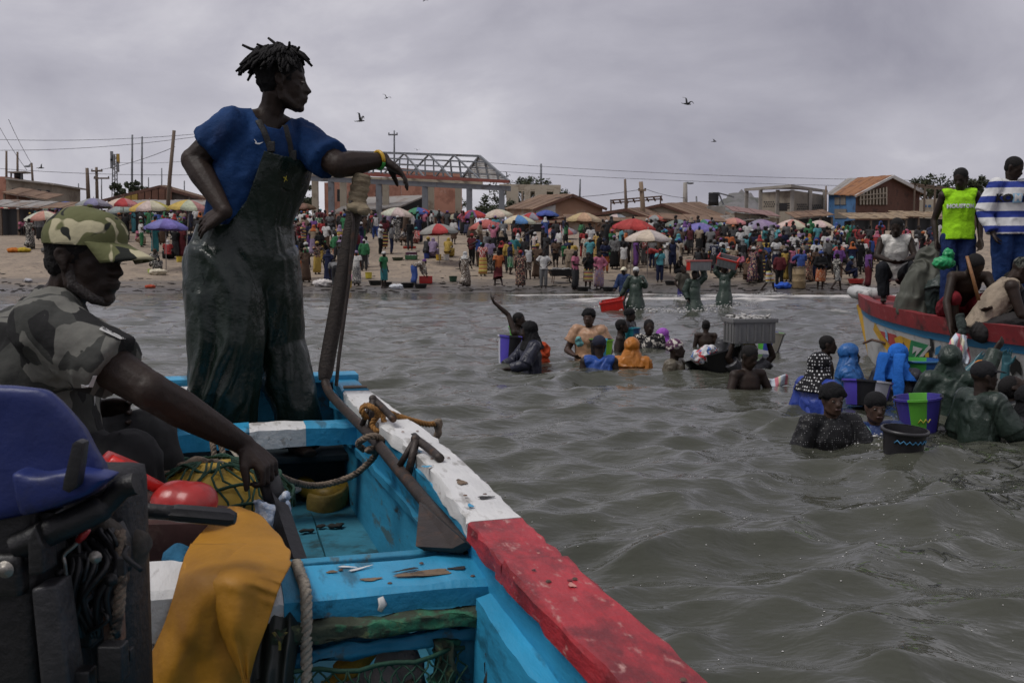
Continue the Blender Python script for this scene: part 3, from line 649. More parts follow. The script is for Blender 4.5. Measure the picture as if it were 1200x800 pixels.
# end deck and transom
g = Geo(); g.beam(B(3.72, .03, .83), B(3.72, .97, .83), .17, .035, bev=.006); bp(g.obj('transom_cap', PB)); sharp(boat.children[-1])
g = Geo(); g.beam(B(3.75, .05, .40), B(3.75, .95, .40), .04, .80, bev=.004); bp(g.obj('transom', PBD)); sharp(boat.children[-1])
for k in range(3):
    g = Geo(); g.beam(B(3.40+.13*k, .10, .50), B(3.40+.13*k, .88, .50), .125, .03, bev=.004); bp(g.obj('deck_board', MATS['dark_bulkhead'])); sharp(boat.children[-1])  # boards coloured dark as part of that painted shadow
g = Geo(); g.beam(B(3.45, .09, .34), B(3.45, .90, .34), .02, .26, bev=.003); bp(g.obj('bulkhead', mat('dark_bulkhead', (.012, .022, .028), .8, .3, 8, .3, 20)))
g = Geo(); g.beam(B(3.05, .09, .755), B(3.25, .155, .765), .12, .03, bev=.005); bp(g.obj('corner_knee', PBD)); sharp(boat.children[-1])
g = Geo(); g.beam(B(3.30, .035, .829), B(3.31, .14, .829), .06, .006, bev=.001); bp(g.obj('patch', WOOD))
# far thwart: three painted lengths
def thwart(name, a, segs, z, w, h, mats_):
    for k, (b0, b1, m) in enumerate(segs):
        g = Geo(); nseg = 6
        rg = random.Random(int(a*100)+k); rows = []
        for i in range(nseg+1):
            b = b0+(b1-b0)*i/nseg; j = lambda: rg.gauss(0, .002)
            rows.append([B(a+x+j(), b, zz+j()) for x, zz in ((0, z-h), (0-.003, z-.012), (.012, z), (w-.012, z), (w, z-.012), (w, z-h))])
        kk = 6; V = [p for r in rows for p in r]; F = [(i*kk+jj, i*kk+(jj+1) % kk, (i+1)*kk+(jj+1) % kk, (i+1)*kk+jj) for i in range(nseg) for jj in range(kk)] + [tuple(range(kk)), tuple(range(nseg*kk, (nseg+1)*kk))[::-1]]
        g.add(V, F); o = g.obj(name, m, None, True, True); sharp(o, 28); bp(o)
thwart('thwart', 2.93, ((.10, .335, PB), (.3355, .56, PW), (.5605, .89, PB)), .72, .16, .085, None)
thwart('thwart', .81, ((.10, .53, PB), (.531, .575, PW)), .72, .215, .052, None)
thwart('thwart', .80, ((.60, 1.25, PW),), .755, .23, .10, None)
thwart('thwart', .80, ((.60, 1.25, PW),), .652, .05, .07, None)
g = Geo(); g.beam(B(1.075, .10, .70), B(1.075, .60, .70), .035, .03, bev=.005); bp(g.obj('thwart_ledge', PBD)); sharp(boat.children[-1])
def rough_beam(name, m, a, b, w, h, up=(0, 0, 1), n=14, amp=.007, seed=1, sub=4):
    a = np.array(a); b = np.array(b); g = Geo(); t = nrm(b-a); u = nrm(np.array(up)-t*np.dot(up, t)); l = np.cross(u, t); rg = random.Random(seed); rows = []
    prof = []
    for (x0, y0), (x1, y1) in (((-1, -1), (1, -1)), ((1, -1), (1, 1)), ((1, 1), (-1, 1)), ((-1, 1), (-1, -1))):
        for q in range(sub): prof.append((x0+(x1-x0)*q/sub, y0+(y1-y0)*q/sub))
    for i in range(n+1):
        c = a+(b-a)*i/n; rows.append([c + l*(x*w/2*.97+rg.gauss(0, amp)) + u*(y*h/2*.97+rg.gauss(0, amp)) for x, y in prof])
    k = len(prof); V = [p for r in rows for p in r]; F = [(i*k+j, i*k+(j+1) % k, (i+1)*k+(j+1) % k, (i+1)*k+j) for i in range(n) for j in range(k)] + [tuple(range(k)), tuple(range(n*k, (n+1)*k))[::-1]]
    return g.add(V, F).obj(name, m, None, True, True)
bp(rough_beam('mossy_beam', MOSS, B(.80, .10, .650), B(.79, .56, .650), .045, .030, amp=.004, seed=2)); bp(rough_beam('mossy_beam', MOSS, B(.78, .58, .555), B(.76, 1.2, .555), .05, .06, seed=3))
bp(rough_beam('blue_rail', PBD, B(.835, .10, .602), B(.815, .56, .592), .03, .028, amp=.003, seed=4))
bp(rough_beam('mossy_post', MOSS, B(.80, .195, .60), B(.80, .235, .25), .04, .035, up=(1, 0, 0), amp=.006, seed=5))
bp(rough_beam('blue_panel', PBD, B(.85, .10, .47), B(.85, .20, .47), .02, .26, amp=.002, seed=6)); bp(rough_beam('blue_panel', PBD, B(.86, .235, .33), B(.86, .60, .33), .02, .16, amp=.002, seed=7))
strip('side_frame', PB, lambda a: [(bulge(a)+.10, .70), (bulge(a)+.14, .69), (bulge(a)+.15, .40), (bulge(a)+.11, .40)], .25, .79, 8, .003, 20)
bp(rough_beam('rotten_rib', mat('rotten_wood', (.018, .015, .012), .9, .4, 20, .9, 40), B(.70, .118, .62), B(.60, .15, .40), .03, .03, up=(1, 0, 0), amp=.006, seed=8))
strip('floor_board', PTEAL, lambda a: [(.10, .20), (.95, .20), (.95, .17), (.10, .17)], -.8, .80, 6, .001, 15)

def braid(name, pts, r, m, strands=3, pitch=.06, n=5, parent=None, k=8):
    """laid rope: strands twisted round a centre line"""
    C = catmull(pts, k); L = [0]
    for i in range(1, len(C)): L.append(L[-1]+np.linalg.norm(C[i]-C[i-1]))
    tot = L[-1]; N = max(8, int(tot/(pitch/7))); N = min(N, 700); S = [np.array([np.interp(tot*i/N, L, [c[d] for c in C]) for d in range(3)]) for i in range(N+1)]
    g = Geo(); prev = np.array([.3, .5, .8])
    fr = []
    for i in range(N+1):
        t = nrm(S[min(i+1, N)]-S[max(i-1, 0)]); a = nrm(prev-t*np.dot(prev, t)); prev = a; fr.append((a, np.cross(t, a)))
    for s in range(strands):
        g.tube([S[i] + r*.52*(fr[i][0]*math.cos(2*math.pi*(tot*i/N/pitch+s/strands)) + fr[i][1]*math.sin(2*math.pi*(tot*i/N/pitch+s/strands))) for i in range(N+1)], r*.58, n)
    return g.obj(name, m, parent)
ROPE = mat('pale_rope', (.33, .29, .23), .9, .3, 60, .6, 200, col2=(.10, .085, .07), c2scale=25, c2pos=.6)
ROPEO = mat('orange_rope', (.26, .125, .032), .9, .35, 40, .6, 150, col2=(.05, .03, .016), c2scale=22, c2pos=.6)
ROPED = mat('dirty_rope', (.17, .13, .095), .9, .35, 40, .6, 150, col2=(.035, .028, .022), c2scale=22, c2pos=.57)
tag(braid('rope', [B(1.06, .49, .66), B(1.03, .492, .715), B(.98, .492, .734), B(.90, .49, .734), B(.815, .487, .736), B(.785, .487, .70), B(.77, .49, .60), B(.745, .493, .50), B(.72, .50, .36), B(.70, .51, .21)], .0125, ROPE, 3, .045), 'pale twisted rope hanging over the near blue thwart', 'rope')

# ---- iron anchor lying along the gunwale, with its pole
anchor = empty('boat_anchor', B(1.0, .12, .74), 0, 'long rusty iron anchor lying inside the white gunwale', 'anchor')
def ap(o, root):
    o.parent = root; o.matrix_parent_inverse = Matrix.Translation(-Vector(root.location)); return o
rod = [at(381, 447, 4.29), at(386, 460, 4.22), at(400, 476, 4.02), at(432, 508, 3.52), at(470, 553, 2.98), at(505, 595, 2.60), at(545, 640, 2.26)]
g = Geo(); g.tube(catmull(rod, 4), [.019]*25, 10); ap(g.obj('shank', IRON), anchor)
g = Geo(); fl = [at(500, 592, 2.58), at(555, 640, 2.22), at(540, 647, 2.24), at(497, 645, 2.27)]; g.prism(fl, BV*.02+np.array([0, 0, .012]), .002); ap(g.obj('fluke', IRON, None, False), anchor)
for (b0, b1, t0, t1) in (((424, 499), (433, 512), (437, 467), (461, 491)), ((468, 546), (478, 557), (487, 514), (516, 537))):
    Y = 3.58 if b0[0] < 450 else 2.98
    g = Geo(); g.tube([at(*b0, Y), at(*t0, Y+.02)], .010, 8); g.tube([at(*b1, Y-.03), at(t0[0]+1, t0[1]+1, Y)], .012, 8); g.tube(catmull([at(*t0, Y+.03), at((t0[0]+t1[0])/2, (t0[1]+t1[1])/2-1, Y-.04), at(*t1, Y-.16)], 4), .013, 8); g.ell(at(*t0, Y+.01), .015, None, 8, 6); ap(g.obj('arm', IRON), anchor)
pole = empty('steering_pole', at(383, 446, 4.33), 0, 'dark pole with its top bound in tan tape, standing under the man\'s forearm', 'pole')
c = [at(380, 446, 4.33), at(384, 420, 4.34), at(393, 370, 4.35), at(404, 310, 4.36), at(415, 250, 4.37), at(424, 206, 4.38)]
g = Geo(); g.tube(catmull(c, 4), [.024, .029, .033, .034, .034] + [.034]*16, 12); ap(g.obj('shaft', mat('tarred_wood', (.035, .026, .021), .75, .4, 25, .9, 60, stretch=(1, 1, 3))), pole)
TAPE = mat('tan_tape', (.25, .20, .125), .75, .3, 20, .7, 45, stretch=(1, 1, 5), col2=(.15, .11, .065), c2scale=14, c2pos=.55)
q = catmull([at(416, 250, 4.37), at(420, 228, 4.375), at(425, 204, 4.38)], 10); g = Geo(); g.tube(q, [.041 + .0035*math.sin(i*2.1) for i in range(len(q)-2)] + [.040, .026], 14); tw0 = ap(g.obj('tape_wrap', TAPE), pole)
g = Geo(); g.ell(at(419, 243, 4.34), (.05, .045, .026)); g.ell(at(426, 247, 4.32), (.035, .03, .02)); g.tube([at(428, 243, 4.31), at(431, 254, 4.3)], [.012, .004], 6); kn = remesh(g, .008, 1, 'tape_knot'); displace(kn, .006, 30); mesh_obj('tape_knot', kn, TAPE, tw0)
g = Geo(); g.tube([at(394, 452, 4.27), at(397, 420, 4.30), at(409, 330, 4.32), at(414, 262, 4.33), at(411, 235, 4.33)], .008, 8); ap(g.obj('side_rod', IRON), pole)
# ropes on the anchor
Ya = 3.55
tag(braid('rope', [at(430, 490, Ya), at(424, 482, Ya-.02), at(428, 475, Ya), at(438, 478, Ya-.06), at(443, 486, Ya-.03), at(436, 497, Ya-.02), at(444, 506, Ya-.04), at(450, 494, Ya), at(446, 480, Ya+.03), at(455, 483, Ya+.05), at(468, 488, Ya+.07), at(485, 493, Ya+.1), at(500, 497, Ya+.15), at(512, 496, Ya+.2)], .011, ROPEO, 3, .05), 'frayed orange rope knotted on the anchor and led over the white gunwale', 'rope')
g = Geo(); g.tube([at(508, 496, 3.74), at(513, 494, 3.75), at(514, 504, 3.75), at(511, 515, 3.75)], [.014, .022, .018, .010], 8); kn = remesh(g, .006, 1, 'rope_end'); displace(kn, .008, 40); o = mesh_obj('rope_end', kn, ROPED); tag(o, 'dark frayed rope end hanging outside the white gunwale', 'rope')
tag(braid('rope', [at(427, 527, 3.42), at(420, 520, 3.36), at(428, 513, 3.30), at(440, 511, 3.32), at(448, 517, 3.40), at(443, 524, 3.36), at(430, 527, 3.3), at(440, 530, 3.38), at(433, 541, 3.4), at(415, 556, 3.42), at(392, 565, 3.4), at(368, 569, 3.35), at(345, 565, 3.25), at(330, 559, 3.1), at(318, 553, 2.95)], .0115, ROPED, 3, .045), 'dirty rope looped round the anchor shank and sagging across the hold', 'rope')
tag(braid('rope', [at(258, 500, 3.75), at(264, 517, 3.6), at(277, 534, 3.4), at(290, 550, 3.2), at(293, 560, 3.1), at(289, 572, 3.0)], .006, ROPE, 2, .03), 'thin pale cord running from the far thwart down behind the hand', 'cord')
tag(braid('rope', [at(249, 517, 3.84), at(251, 532, 3.8), at(254, 560, 3.75), at(258, 590, 3.7)], .012, ROPED, 3, .05), 'dark rope hanging from the far thwart beside a paler one', 'rope')
tag(braid('rope', [at(258, 516, 3.84), at(262, 535, 3.8), at(266, 562, 3.75), at(270, 590, 3.7)], .012, ROPED, 3, .05), 'greyish rope hanging from the far thwart above the netted bundle', 'rope')
tag(braid('rope', [B(2.85, .86, .845), B(2.80, .90, .842), B(2.70, .93, .842), B(2.55, .90, .845), B(2.45, .84, .83)], .009, mat('straw_rope', (.38, .30, .16), .9, .3, 60, .5, 100), 3, .04), 'straw coloured rope lying on the white gunwale beyond the seated man', 'rope')

# ---- yellow rubber boot lying on the floor
boot = empty('rubber_boot', onz(385, 590, .30), 0, 'yellow rubber boot lying on its side on the teal floor', 'boot')
BY = mat('yellow_rubber', (.33, .21, .025), .5, .25, 10, .25, 30, col2=(.10, .07, .02), c2scale=9, c2pos=.62)
def FL(px, py, z): return onz(px, py, z)
g = Geo(); g.tube(catmull([FL(330, 560, .36), FL(352, 566, .36), FL(366, 575, .355), FL(385, 580, .35), FL(401, 576, .35), FL(408, 571, .35)], 4), [.052]*4+[.046]*4+[.042]*4+[.042]*4+[.040]*4+[.026], 12); me = remesh(g, .010, 2, 'boot_upper'); bu = ap(mesh_obj('boot_upper', me, BY), boot)
g = Geo(); g.tube(catmull([FL(362, 590, .325), FL(380, 594, .325), FL(398, 588, .33), FL(407, 579, .335), FL(409, 571, .34)], 3), [(.05, .014)]*13, 10, lat=(0, 0, 1)); g.obj('sole', mat('worn_sole', (.22, .15, .03), .7, .35, 12, .6, 40), bu)

# ---- tiller handle the seated man grips, bound with pale plastic
till = empty('tiller_handle', at(345, 655, 2.35), 0, 'black handle bound with pale blue plastic, held by the seated man', 'handle')
g = Geo(); g.tube([at(348, 660, 2.40), at(322, 582, 2.56)], [.027, .026], 4, lat=(1, 0, .2)); ap(g.obj('shaft', mat('black_painted_wood', (.010, .010, .011), .4, .3, 15, .3, 40), None, False), till)
g = Geo(); g.tube([at(324, 590, 2.555), at(316, 565, 2.59), at(309, 546, 2.615), at(308, 543, 2.62)], [.030, .029, .029, .022], 14, None, True, lambda i, th: 1+.05*math.cos(9*th)); ap(g.obj('grip', BLACKP), till)
g = Geo()
for k in range(6): g.tube([at(318+k*.8, 588+k*3, 2.55)+np.array([.04*math.cos(t), .04*math.sin(t), .008*math.sin(t*2+k)]) for t in np.linspace(0, 6.3, 12)], .008, 6)
for (p0, p1, p2) in (((320, 592), (316, 608), (321, 625)), ((316, 596), (313, 612), (318, 620)), ((330, 584), (337, 580), (341, 582))): g.tube([at(*p0, 2.52), at(*p1, 2.5), at(*p2, 2.51)], [.012, .013, .004], 6)
me = remesh(g, .006, 1, 'plastic_binding'); displace(me, .005, 45); ap(mesh_obj('plastic_binding', me, mat('pale_blue_plastic', (.30, .38, .50), .35, .35, 30, .6, 80, col2=(.55, .56, .58), c2scale=30, c2pos=.55)), till)

# ---- netted bundle of yellow floats
bun = empty('netted_bundle', at(255, 605, 2.78), 0, 'bundle of yellow floats tied up in green netting beside the red bailer', 'net bundle')
c0 = at(252, 590, 2.80); YF = mat('yellow_float', (.42, .27, .03), .55, .2, 10, .3, 25, col2=(.16, .10, .02), c2scale=8, c2pos=.62)
g = Geo(); g.ell(c0, (.215, .18, .12), None, 20, 14); me = remesh(g, .015, 1, 'float'); displace(me, .012, 10); ap(mesh_obj('float', me, YF), bun)
g = Geo(); g.ell(c0+np.array([.15, -.03, -.06]), (.06, .07, .06)); me = remesh(g, .015, 1, 'red_float'); displace(me, .01, 12); ap(mesh_obj('red_float', me, mat('red_float', (.26, .03, .025), .6, .3, 12, .3, 30)), bun)
NET = mat('green_net', (.008, .045, .025), .8, .4, 30, .4, 80)
g = Geo(); rg = random.Random(4)
for k in range(34):
    th = 2*math.pi*k/34 + rg.gauss(0, .04); pts = []
    for i in range(7):
        ph = .25 + 1.45*i/6 + rg.gauss(0, .03); t2 = th + .12*math.sin(i*1.3+k); pts.append(c0 + np.array([.226*math.sin(ph)*math.cos(t2), .19*math.sin(ph)*math.sin(t2), .128*math.cos(ph)+.004]))
    g.tube(pts, .0034, 5)
for ph in (.45, .95, 1.35): g.tube([c0+np.array([.228*math.sin(ph)*math.cos(t), .192*math.sin(ph)*math.sin(t), .129*math.cos(ph)+.01*math.sin(t*5)]) for t in np.linspace(0, 6.3, 40)], .005, 5)
ap(g.obj('netting', NET), bun)
g = Geo(); g.tube(catmull([c0+np.array([-.15, -.08, .09]), c0+np.array([-.05, -.02, .125]), c0+np.array([.02, .0, .115]), c0+np.array([.06, -.05, .11])], 4), .014, 6); me = remesh(g, .008, 0, 'binding'); displace(me, .008, 40); ap(mesh_obj('binding', me, ROPED), bun)

# ---- red plastic bailer and the brown fuel tank behind the near thwart
REDP = mat('red_plastic', (.34, .020, .018), .33, .2, 9, .15, 25, col2=(.18, .014, .012), c2scale=7, c2pos=.6)
bail = empty('bailer', at(215, 605, 2.3), 0, 'red plastic bailer with a long red handle, lying on the brown tank', 'bailer')
g = Geo(); g.ell(at(208, 586, 2.24), (.062, .065, .046)); g.ell(at(226, 588, 2.24), (.058, .068, .047)); me = remesh(g, .006, 6, 'scoop'); ap(mesh_obj('scoop', me, REDP), bail)
g = Geo(); g.tube([at(128, 540, 2.18), at(160, 557, 2.21), at(196, 577, 2.25)], [.017, .014, .016], 10); ap(g.obj('handle', mat('bright_red_plastic', (.50, .018, .014), .3, .15, 9, .1, 25)), bail)
g = Geo(); g.box(at(140, 548, 2.24), (.045, .05, .018), axes((1, .2, -.5), (0, 0, 1)), .012); ap(g.obj('grip_end', REDP), bail)
tank = empty('fuel_tank', at(190, 668, 2.38), 0, 'dusty dark red brown tank standing behind the near thwart', 'tank')
TB = mat('dusty_brown_plastic', (.065, .026, .022), .7, .35, 6, .3, 18, col2=(.16, .11, .085), c2scale=4, c2pos=.6)
g = Geo(); g.box(at(175, 640, 2.42), (.20, .10, .085), axes((1, .3, -.06), (0, 0, 1)), .035); ap(g.obj('tank_body', TB), tank); sharp(tank.children[-1], 50)
g = Geo(); g.lathe([(0, .03), (.035, .03), (.04, .02), (.04, 0)], at(170, 588, 2.42)+np.array([0, 0, -.01]), 14); ap(g.obj('cap', TB), tank)
g = Geo(); g.tube([at(205, 662, 2.16), at(212, 655, 2.14), at(222, 662, 2.1)], [.02, .034, .02], 8); me = remesh(g, .008, 1, 'rag'); displace(me, .012, 18); tag(mesh_obj('rag', me, CLOTH, None, (.02, .10, .18)), 'crumpled blue rag on the white end of the thwart', 'rag')

# ---- yellow oilskin trousers thrown over the thwart, dark jacket under them
def drape(rows, nu=26, k=5):
    """rows: list of polylines (left..right) of 3D points, top to bottom"""
    cols = []
    for r in rows:
        C = catmull(r, 8); Q = []
        for i in range(nu+1):
            u = i*(len(C)-1)/nu; k0 = min(int(u), len(C)-2); Q.append(C[k0]*(1-u+k0)+C[k0+1]*(u-k0))
        cols.append(Q)
    out = []
    M_ = [catmull([cols[i][j] for i in range(len(rows))], k) for j in range(nu+1)]
    return [[M_[j][i] for j in range(nu+1)] for i in range(len(M_[0]))]
OIL = mat('yellow_oilskin', (.33, .152, .009), .60, .25, 6, .45, 14, col2=(.22, .095, .012), c2scale=4, c2pos=.60, c2soft=.10, spec=.4)
oil = empty('oilskin_trousers', at(250, 790, 1.9), 0, 'yellow oilskin trousers draped over the near thwart', 'oilskin')
def smst(e0, e1, x): t = max(0, min(1, (x-e0)/(e1-e0))); return t*t*(3-2*t)
def cloth_panel(name, spec, seed, amp, nu=40):
    rows = []
    for (y, x0, x1, Y) in spec: rows.append([at(x0+(x1-x0)*k/4, y, Y - .035*math.sin(math.pi*k/4)**.7 + .010*math.sin(k*2.1+y*.02)) for k in range(5)])
    G = drape(rows, nu, 8)
    for r in G:
        for i in range(len(r)):
            x, y = pix(r[i])
            pl = math.exp(-((y-655)/34)**2)*smst(270, 335, x)*.009*math.sin((y-.35*x)*.42)                      # gathered pleats at the thwart edge
            n1 = mnoise.noise(Vector((x*.022-y*.010+seed, y*.008, seed))); n2 = mnoise.noise(Vector((x*.05+y*.02, y*.03-x*.02, seed+4)))
            r[i] = r[i] + np.array([0, amp*(n1*.9 - .8*max(0, .25-abs(n1))) + amp*.22*n2 + pl, 0])
    o = Geo().grid(G).obj(name, OIL); solid(o, .005); ap(o, oil)
cloth_panel('back_leg', [(636, 224, 300, 2.06), (660, 214, 302, 1.935), (682, 208, 304, 1.885), (722, 196, 304, 1.872), (760, 180, 298, 1.866), (800, 160, 290, 1.86), (850, 138, 282, 1.855), (900, 120, 276, 1.85)], 3, .014)
cloth_panel('front_leg', [(593, 268, 281, 2.42), (602, 258, 304, 2.36), (616, 243, 318, 2.26), (640, 222, 337, 2.06), (660, 214, 340, 1.93), (680, 222, 331, 1.868), (702, 236, 323, 1.852), (732, 251, 313, 1.842), (762, 266, 302, 1.836), (798, 284, 292, 1.828), (806, 287, 290, 1.825)], 7, .012)
jk = empty('work_jacket', at(325, 795, 2.0), 0, 'dark green oilskin jacket hanging under the yellow trousers', 'jacket')
rows = [[at(300, 690, 2.02), at(318, 700, 1.99), at(335, 705, 1.98), at(346, 712, 2.0)], [at(290, 730, 1.97), at(315, 735, 1.95), at(338, 738, 1.93), at(352, 742, 1.96)], [at(280, 775, 1.93), at(305, 780, 1.91), at(332, 780, 1.89), at(345, 778, 1.92)], [at(275, 830, 1.9), at(300, 835, 1.87), at(325, 838, 1.86), at(342, 835, 1.9)]]
G = drape(rows, 24, 8)
for r in G:
    for i in range(len(r)): x, y = pix(r[i]); r[i] = r[i] + np.array([0, .014*math.sin(x*.28 + y*.03) + .012*mnoise.noise(Vector((x*.05, y*.03, 8))), 0])
o = Geo().grid(G).obj('jacket', mat('dark_oilskin', (.014, .019, .016), .5, .3, 6, .4, 16)); solid(o, .006); ap(o, jk)
me = text_mesh('Y', .05, .002, 'printed_mark'); o = mesh_obj('printed_mark', me, mat('faded_yellow_print', (.20, .16, .03), .8, .4, 40, .2, 60, col2=(.03, .03, .02), c2scale=40, c2pos=.55)); o.matrix_world = Matrix.Translation(Vector(at(328, 752, 1.875))) @ Matrix.Rotation(R(85), 4, 'X'); ap(o, jk)

# ---- net and cloth in the near hold
g = Geo(); rg = random.Random(9)
def NP(x, y):
    b = .16 + x*.42; z = .585 - y*.32; a = .79 - .05*math.sin(x*3.1) - .07*math.sin(y*2.2) + .012*math.sin(x*19+y*7); return B(a, b, z - .05*math.sin(x*math.pi)*y)
nx, ny = 15, 9
for i in range(-ny, nx+1):
    for sgn in (1, -1):
        pts = []
        for k in range(ny*3+1):
            y = k/(ny*3); x = (i + (k/3 if sgn > 0 else ny-k/3))/nx
            if -.02 <= x <= 1.02: pts.append(NP(x + .012*math.sin(k*1.7+i), y))
        if len(pts) > 2: g.tube(pts, .0021, 4)
for i in range(nx+1):
    for k in range(ny+1):
        pass
g.tube([NP(x, 0) for x in np.linspace(0, 1, 12)], .005, 6)
tag(g.obj('fishing_net', NET), 'green diamond mesh net stretched over the near hold', 'net')
g = Geo(); g.ell(B(.93, .33, .40), (.10, .10, .09)); g.ell(B(.92, .28, .47), (.06, .06, .08)); g.ell(B(.95, .42, .36), (.12, .1, .08)); me = remesh(g, .012, 2, 'cloth_heap'); displace(me, .03, 9, 2, fold=1.4); tag(mesh_obj('cloth_heap', me, CLOTH, None, (.24, .22, .21)), 'crumpled grey cloth stowed behind the green net', 'cloth')
g = Geo(); g.tube(catmull([B(.90, .27, .56), B(.89, .33, .575), B(.88, .40, .53), B(.87, .45, .50)], 5), [.02]*6+[.028]*6+[.016]*4, 8); me = remesh(g, .008, 1, 'yellow_cloth'); displace(me, .012, 20, 3); tag(mesh_obj('yellow_cloth', me, CLOTH, None, (.28, .15, .02)), 'yellow brown cloth lying above the grey cloth in the hold', 'cloth')
tag(braid('rope', [B(.84, .26, .50), B(.83, .36, .47), B(.83, .46, .50), B(.84, .55, .48)], .010, ROPED, 3, .04), 'brown rope lying across the hold behind the green net', 'rope')
for k, (px, py, s_) in enumerate(((386, 617, .030), (357, 622, .026))):
    g = Geo(); c1 = onz(px, py, .31)
    for i in range(5): g.ell(c1+np.array([rg.gauss(0, s_), rg.gauss(0, s_*.6), .004]), (s_*.7, s_*.5, s_*.3), None, 8, 6)
    me = remesh(g, .007, 1, 'leaf_litter'); displace(me, .006, 40, k); tag(mesh_obj('leaf_litter', me, mat('dark_litter', (.014, .012, .010), .9, .4, 30, .5, 60)), ('clump of dark litter on the open teal floor', 'dark litter beside the foot of the black handle')[k], 'litter')
g = Geo(); g.ell(onz(345, 573, .36), (.05, .03, .012)); me = remesh(g, .007, 1, 'paper_scrap'); displace(me, .012, 30, 5); tag(mesh_obj('paper_scrap', me, WHITE), 'crumpled white scrap beside the yellow boot', 'paper')

# ---- outboard motor
mot = empty('outboard_motor', at(60, 800, 1.5), 0, 'black outboard motor under a worn blue cowl at the boat\'s side', 'motor')
COWL = mat('blue_cowl', (.007, .017, .105), .5, .22, 7, .2, 30, col2=(.010, .014, .05), c2scale=5, c2pos=.60, col3=(.20, .22, .30), c3scale=32, c3pos=.76, c2soft=.05)
ol = [(-90, 450), (-30, 443), (10, 444), (57, 449), (75, 465), (90, 483), (104, 500), (116, 525), (127, 540), (130, 556), (126, 570), (98, 586), (60, 600), (20, 611), (-30, 620), (-90, 630)]
bm_p = [at(x, y, 1.34) for x, y in ol]; g = Geo(); nlay = 9; V = []; F = []
cc = sum(bm_p)/len(bm_p)
for k in range(nlay):
    t = k/(nlay-1); s_ = 1 - (.10 if t < .5 else .45)*abs(2*t-1)**2.5; dy = .26*t
    for i, p in enumerate(bm_p): V.append(np.array([cc[0]+(p[0]-cc[0])*s_ - .44*dy, p[1]+dy, cc[2]+(p[2]-cc[2])*s_ - .06*t]))
n_ = len(ol)
for k in range(nlay-1):
    for i in range(n_): F.append((k*n_+i, k*n_+(i+1) % n_, (k+1)*n_+(i+1) % n_, (k+1)*n_+i))
F += [tuple(range(n_))[::-1], tuple(range((nlay-1)*n_, nlay*n_))]; g.add(V, F); me = remesh(g, .007, 6, 'cowl'); displace(me, .003, 9, 2); ap(mesh_obj('cowl', me, COWL), mot)
g = Geo(); g.prism([at(x, y, 1.30) for x, y in ((8, 551), (40, 560), (80, 552), (126, 562), (98, 583), (60, 597), (20, 608))], (0, .06, 0), .01); me = remesh(g, .006, 4, 'cowl_skirt'); ap(mesh_obj('cowl_skirt', me, COWL), mot)
g = Geo(); g.prism([at(x, y, 1.305) for x, y in ((58, 577), (75, 570), (100, 556), (105, 560), (92, 572), (72, 581), (62, 582))], (0, .02, 0), .003); lr0 = ap(g.obj('latch_recess', BLACKP), mot)
g = Geo(); g.prism([at(x, y, 1.28) for x, y in ((84, 520), (89, 516), (97, 519), (94, 545), (90, 570), (80, 578), (72, 574), (74, 562))], (0, .022, 0), .004); sharp(g.obj('latch', BLACKP, lr0))
MB = mat('motor_black', (.0065, .0065, .007), .5, .35, 10, .4, 35, col2=(.020, .018, .017), c2scale=9, c2pos=.62)
g = Geo(); g.tube(catmull([at(20, 640, 1.36), at(60, 622, 1.36), at(100, 604, 1.37), at(125, 590, 1.38), at(143, 572, 1.38), at(160, 566, 1.38)], 4), [.020]*12+[.016]*9, 10, lat=(0, 1, 0)); ap(g.obj('shift_arm', MB), mot)
g = Geo(); g.box(at(30, 720, 1.46), (.062, .10, .20), None, .015); g.box(at(-40, 720, 1.5), (.05, .12, .25), None, .02); ap(g.obj('leg_housing', MB), mot); sharp(mot.children[-1], 45)
g = Geo(); g.prism([at(x, y, 1.34) for x, y in ((36, 690), (66, 685), (80, 790), (82, 830), (50, 830))], (0, .05, 0), .006); ap(g.obj('clamp_plate', mat('grey_casting', (.022, .022, .024), .5, .3, 12, .4, 40)), mot)
g = Geo(); g.box(at(8, 668, 1.37), (.035, .03, .03), None, .012); ap(g.obj('pivot', MB), mot)
g = Geo(); g.lathe([(0, .006), (.006, .006), (.007, .002), (.011, .002), (.012, 0)], at(6, 667, 1.325), 16, np.array([[1, 0, 0], [0, 0, 1], [0, -1, 0]])); ap(g.obj('bolt', mat('worn_steel', (.30, .28, .25), .45, .3, 30, .3, 60, metal=.8)), mot)
g = Geo(); g.prism([at(x, y, 1.33) for x, y in ((32, 632), (40, 615), (50, 640), (52, 672), (33, 675))], (0, .04, 0), .004); ap(g.obj('bracket', MB), mot)
g = Geo(); g.prism([at(x, y, 1.48) for x, y in ((108, 628), (130, 618), (140, 640), (138, 690), (128, 710), (118, 730), (108, 760), (92, 760), (100, 700), (110, 660))], (0, .05, 0), .005); ap(g.obj('steering_bracket', MB), mot); sharp(mot.children[-1])
for k in range(5):
    g = Geo(); g.box(at(100, 645+k*17, 1.47), (.014, .03, .005), None, .002); ap(g.obj('fin', MB), mot)
g = Geo(); g.box(at(80, 700, 1.60), (.12, .06, .22), None, .03); ap(g.obj('powerhead', mat('engine_dark', (.008, .008, .009), .6, .5, 14, .8, 30)), mot)
g = Geo(); g.lathe([(0, .006), (.007, .006), (.009, 0)], at(127, 682, 1.465), 10, np.array([[1, 0, 0], [0, 0, 1], [0, -1, 0]])); ap(g.obj('bolt', MATS['worn_steel']), mot)
g = Geo(); g.tube(catmull([at(78, 678, 1.40), at(76, 660, 1.39), at(75, 650, 1.39), at(86, 640, 1.39), at(92, 634, 1.39)], 4), .003, 6); lv0 = ap(g.obj('lever', MATS['worn_steel']), mot)
g = Geo(); g.tube([at(91, 634, 1.39), at(97, 627, 1.39), at(103, 620, 1.39)], [.005, .006, .005], 8); g.obj('lever_tip', REDP, lv0)
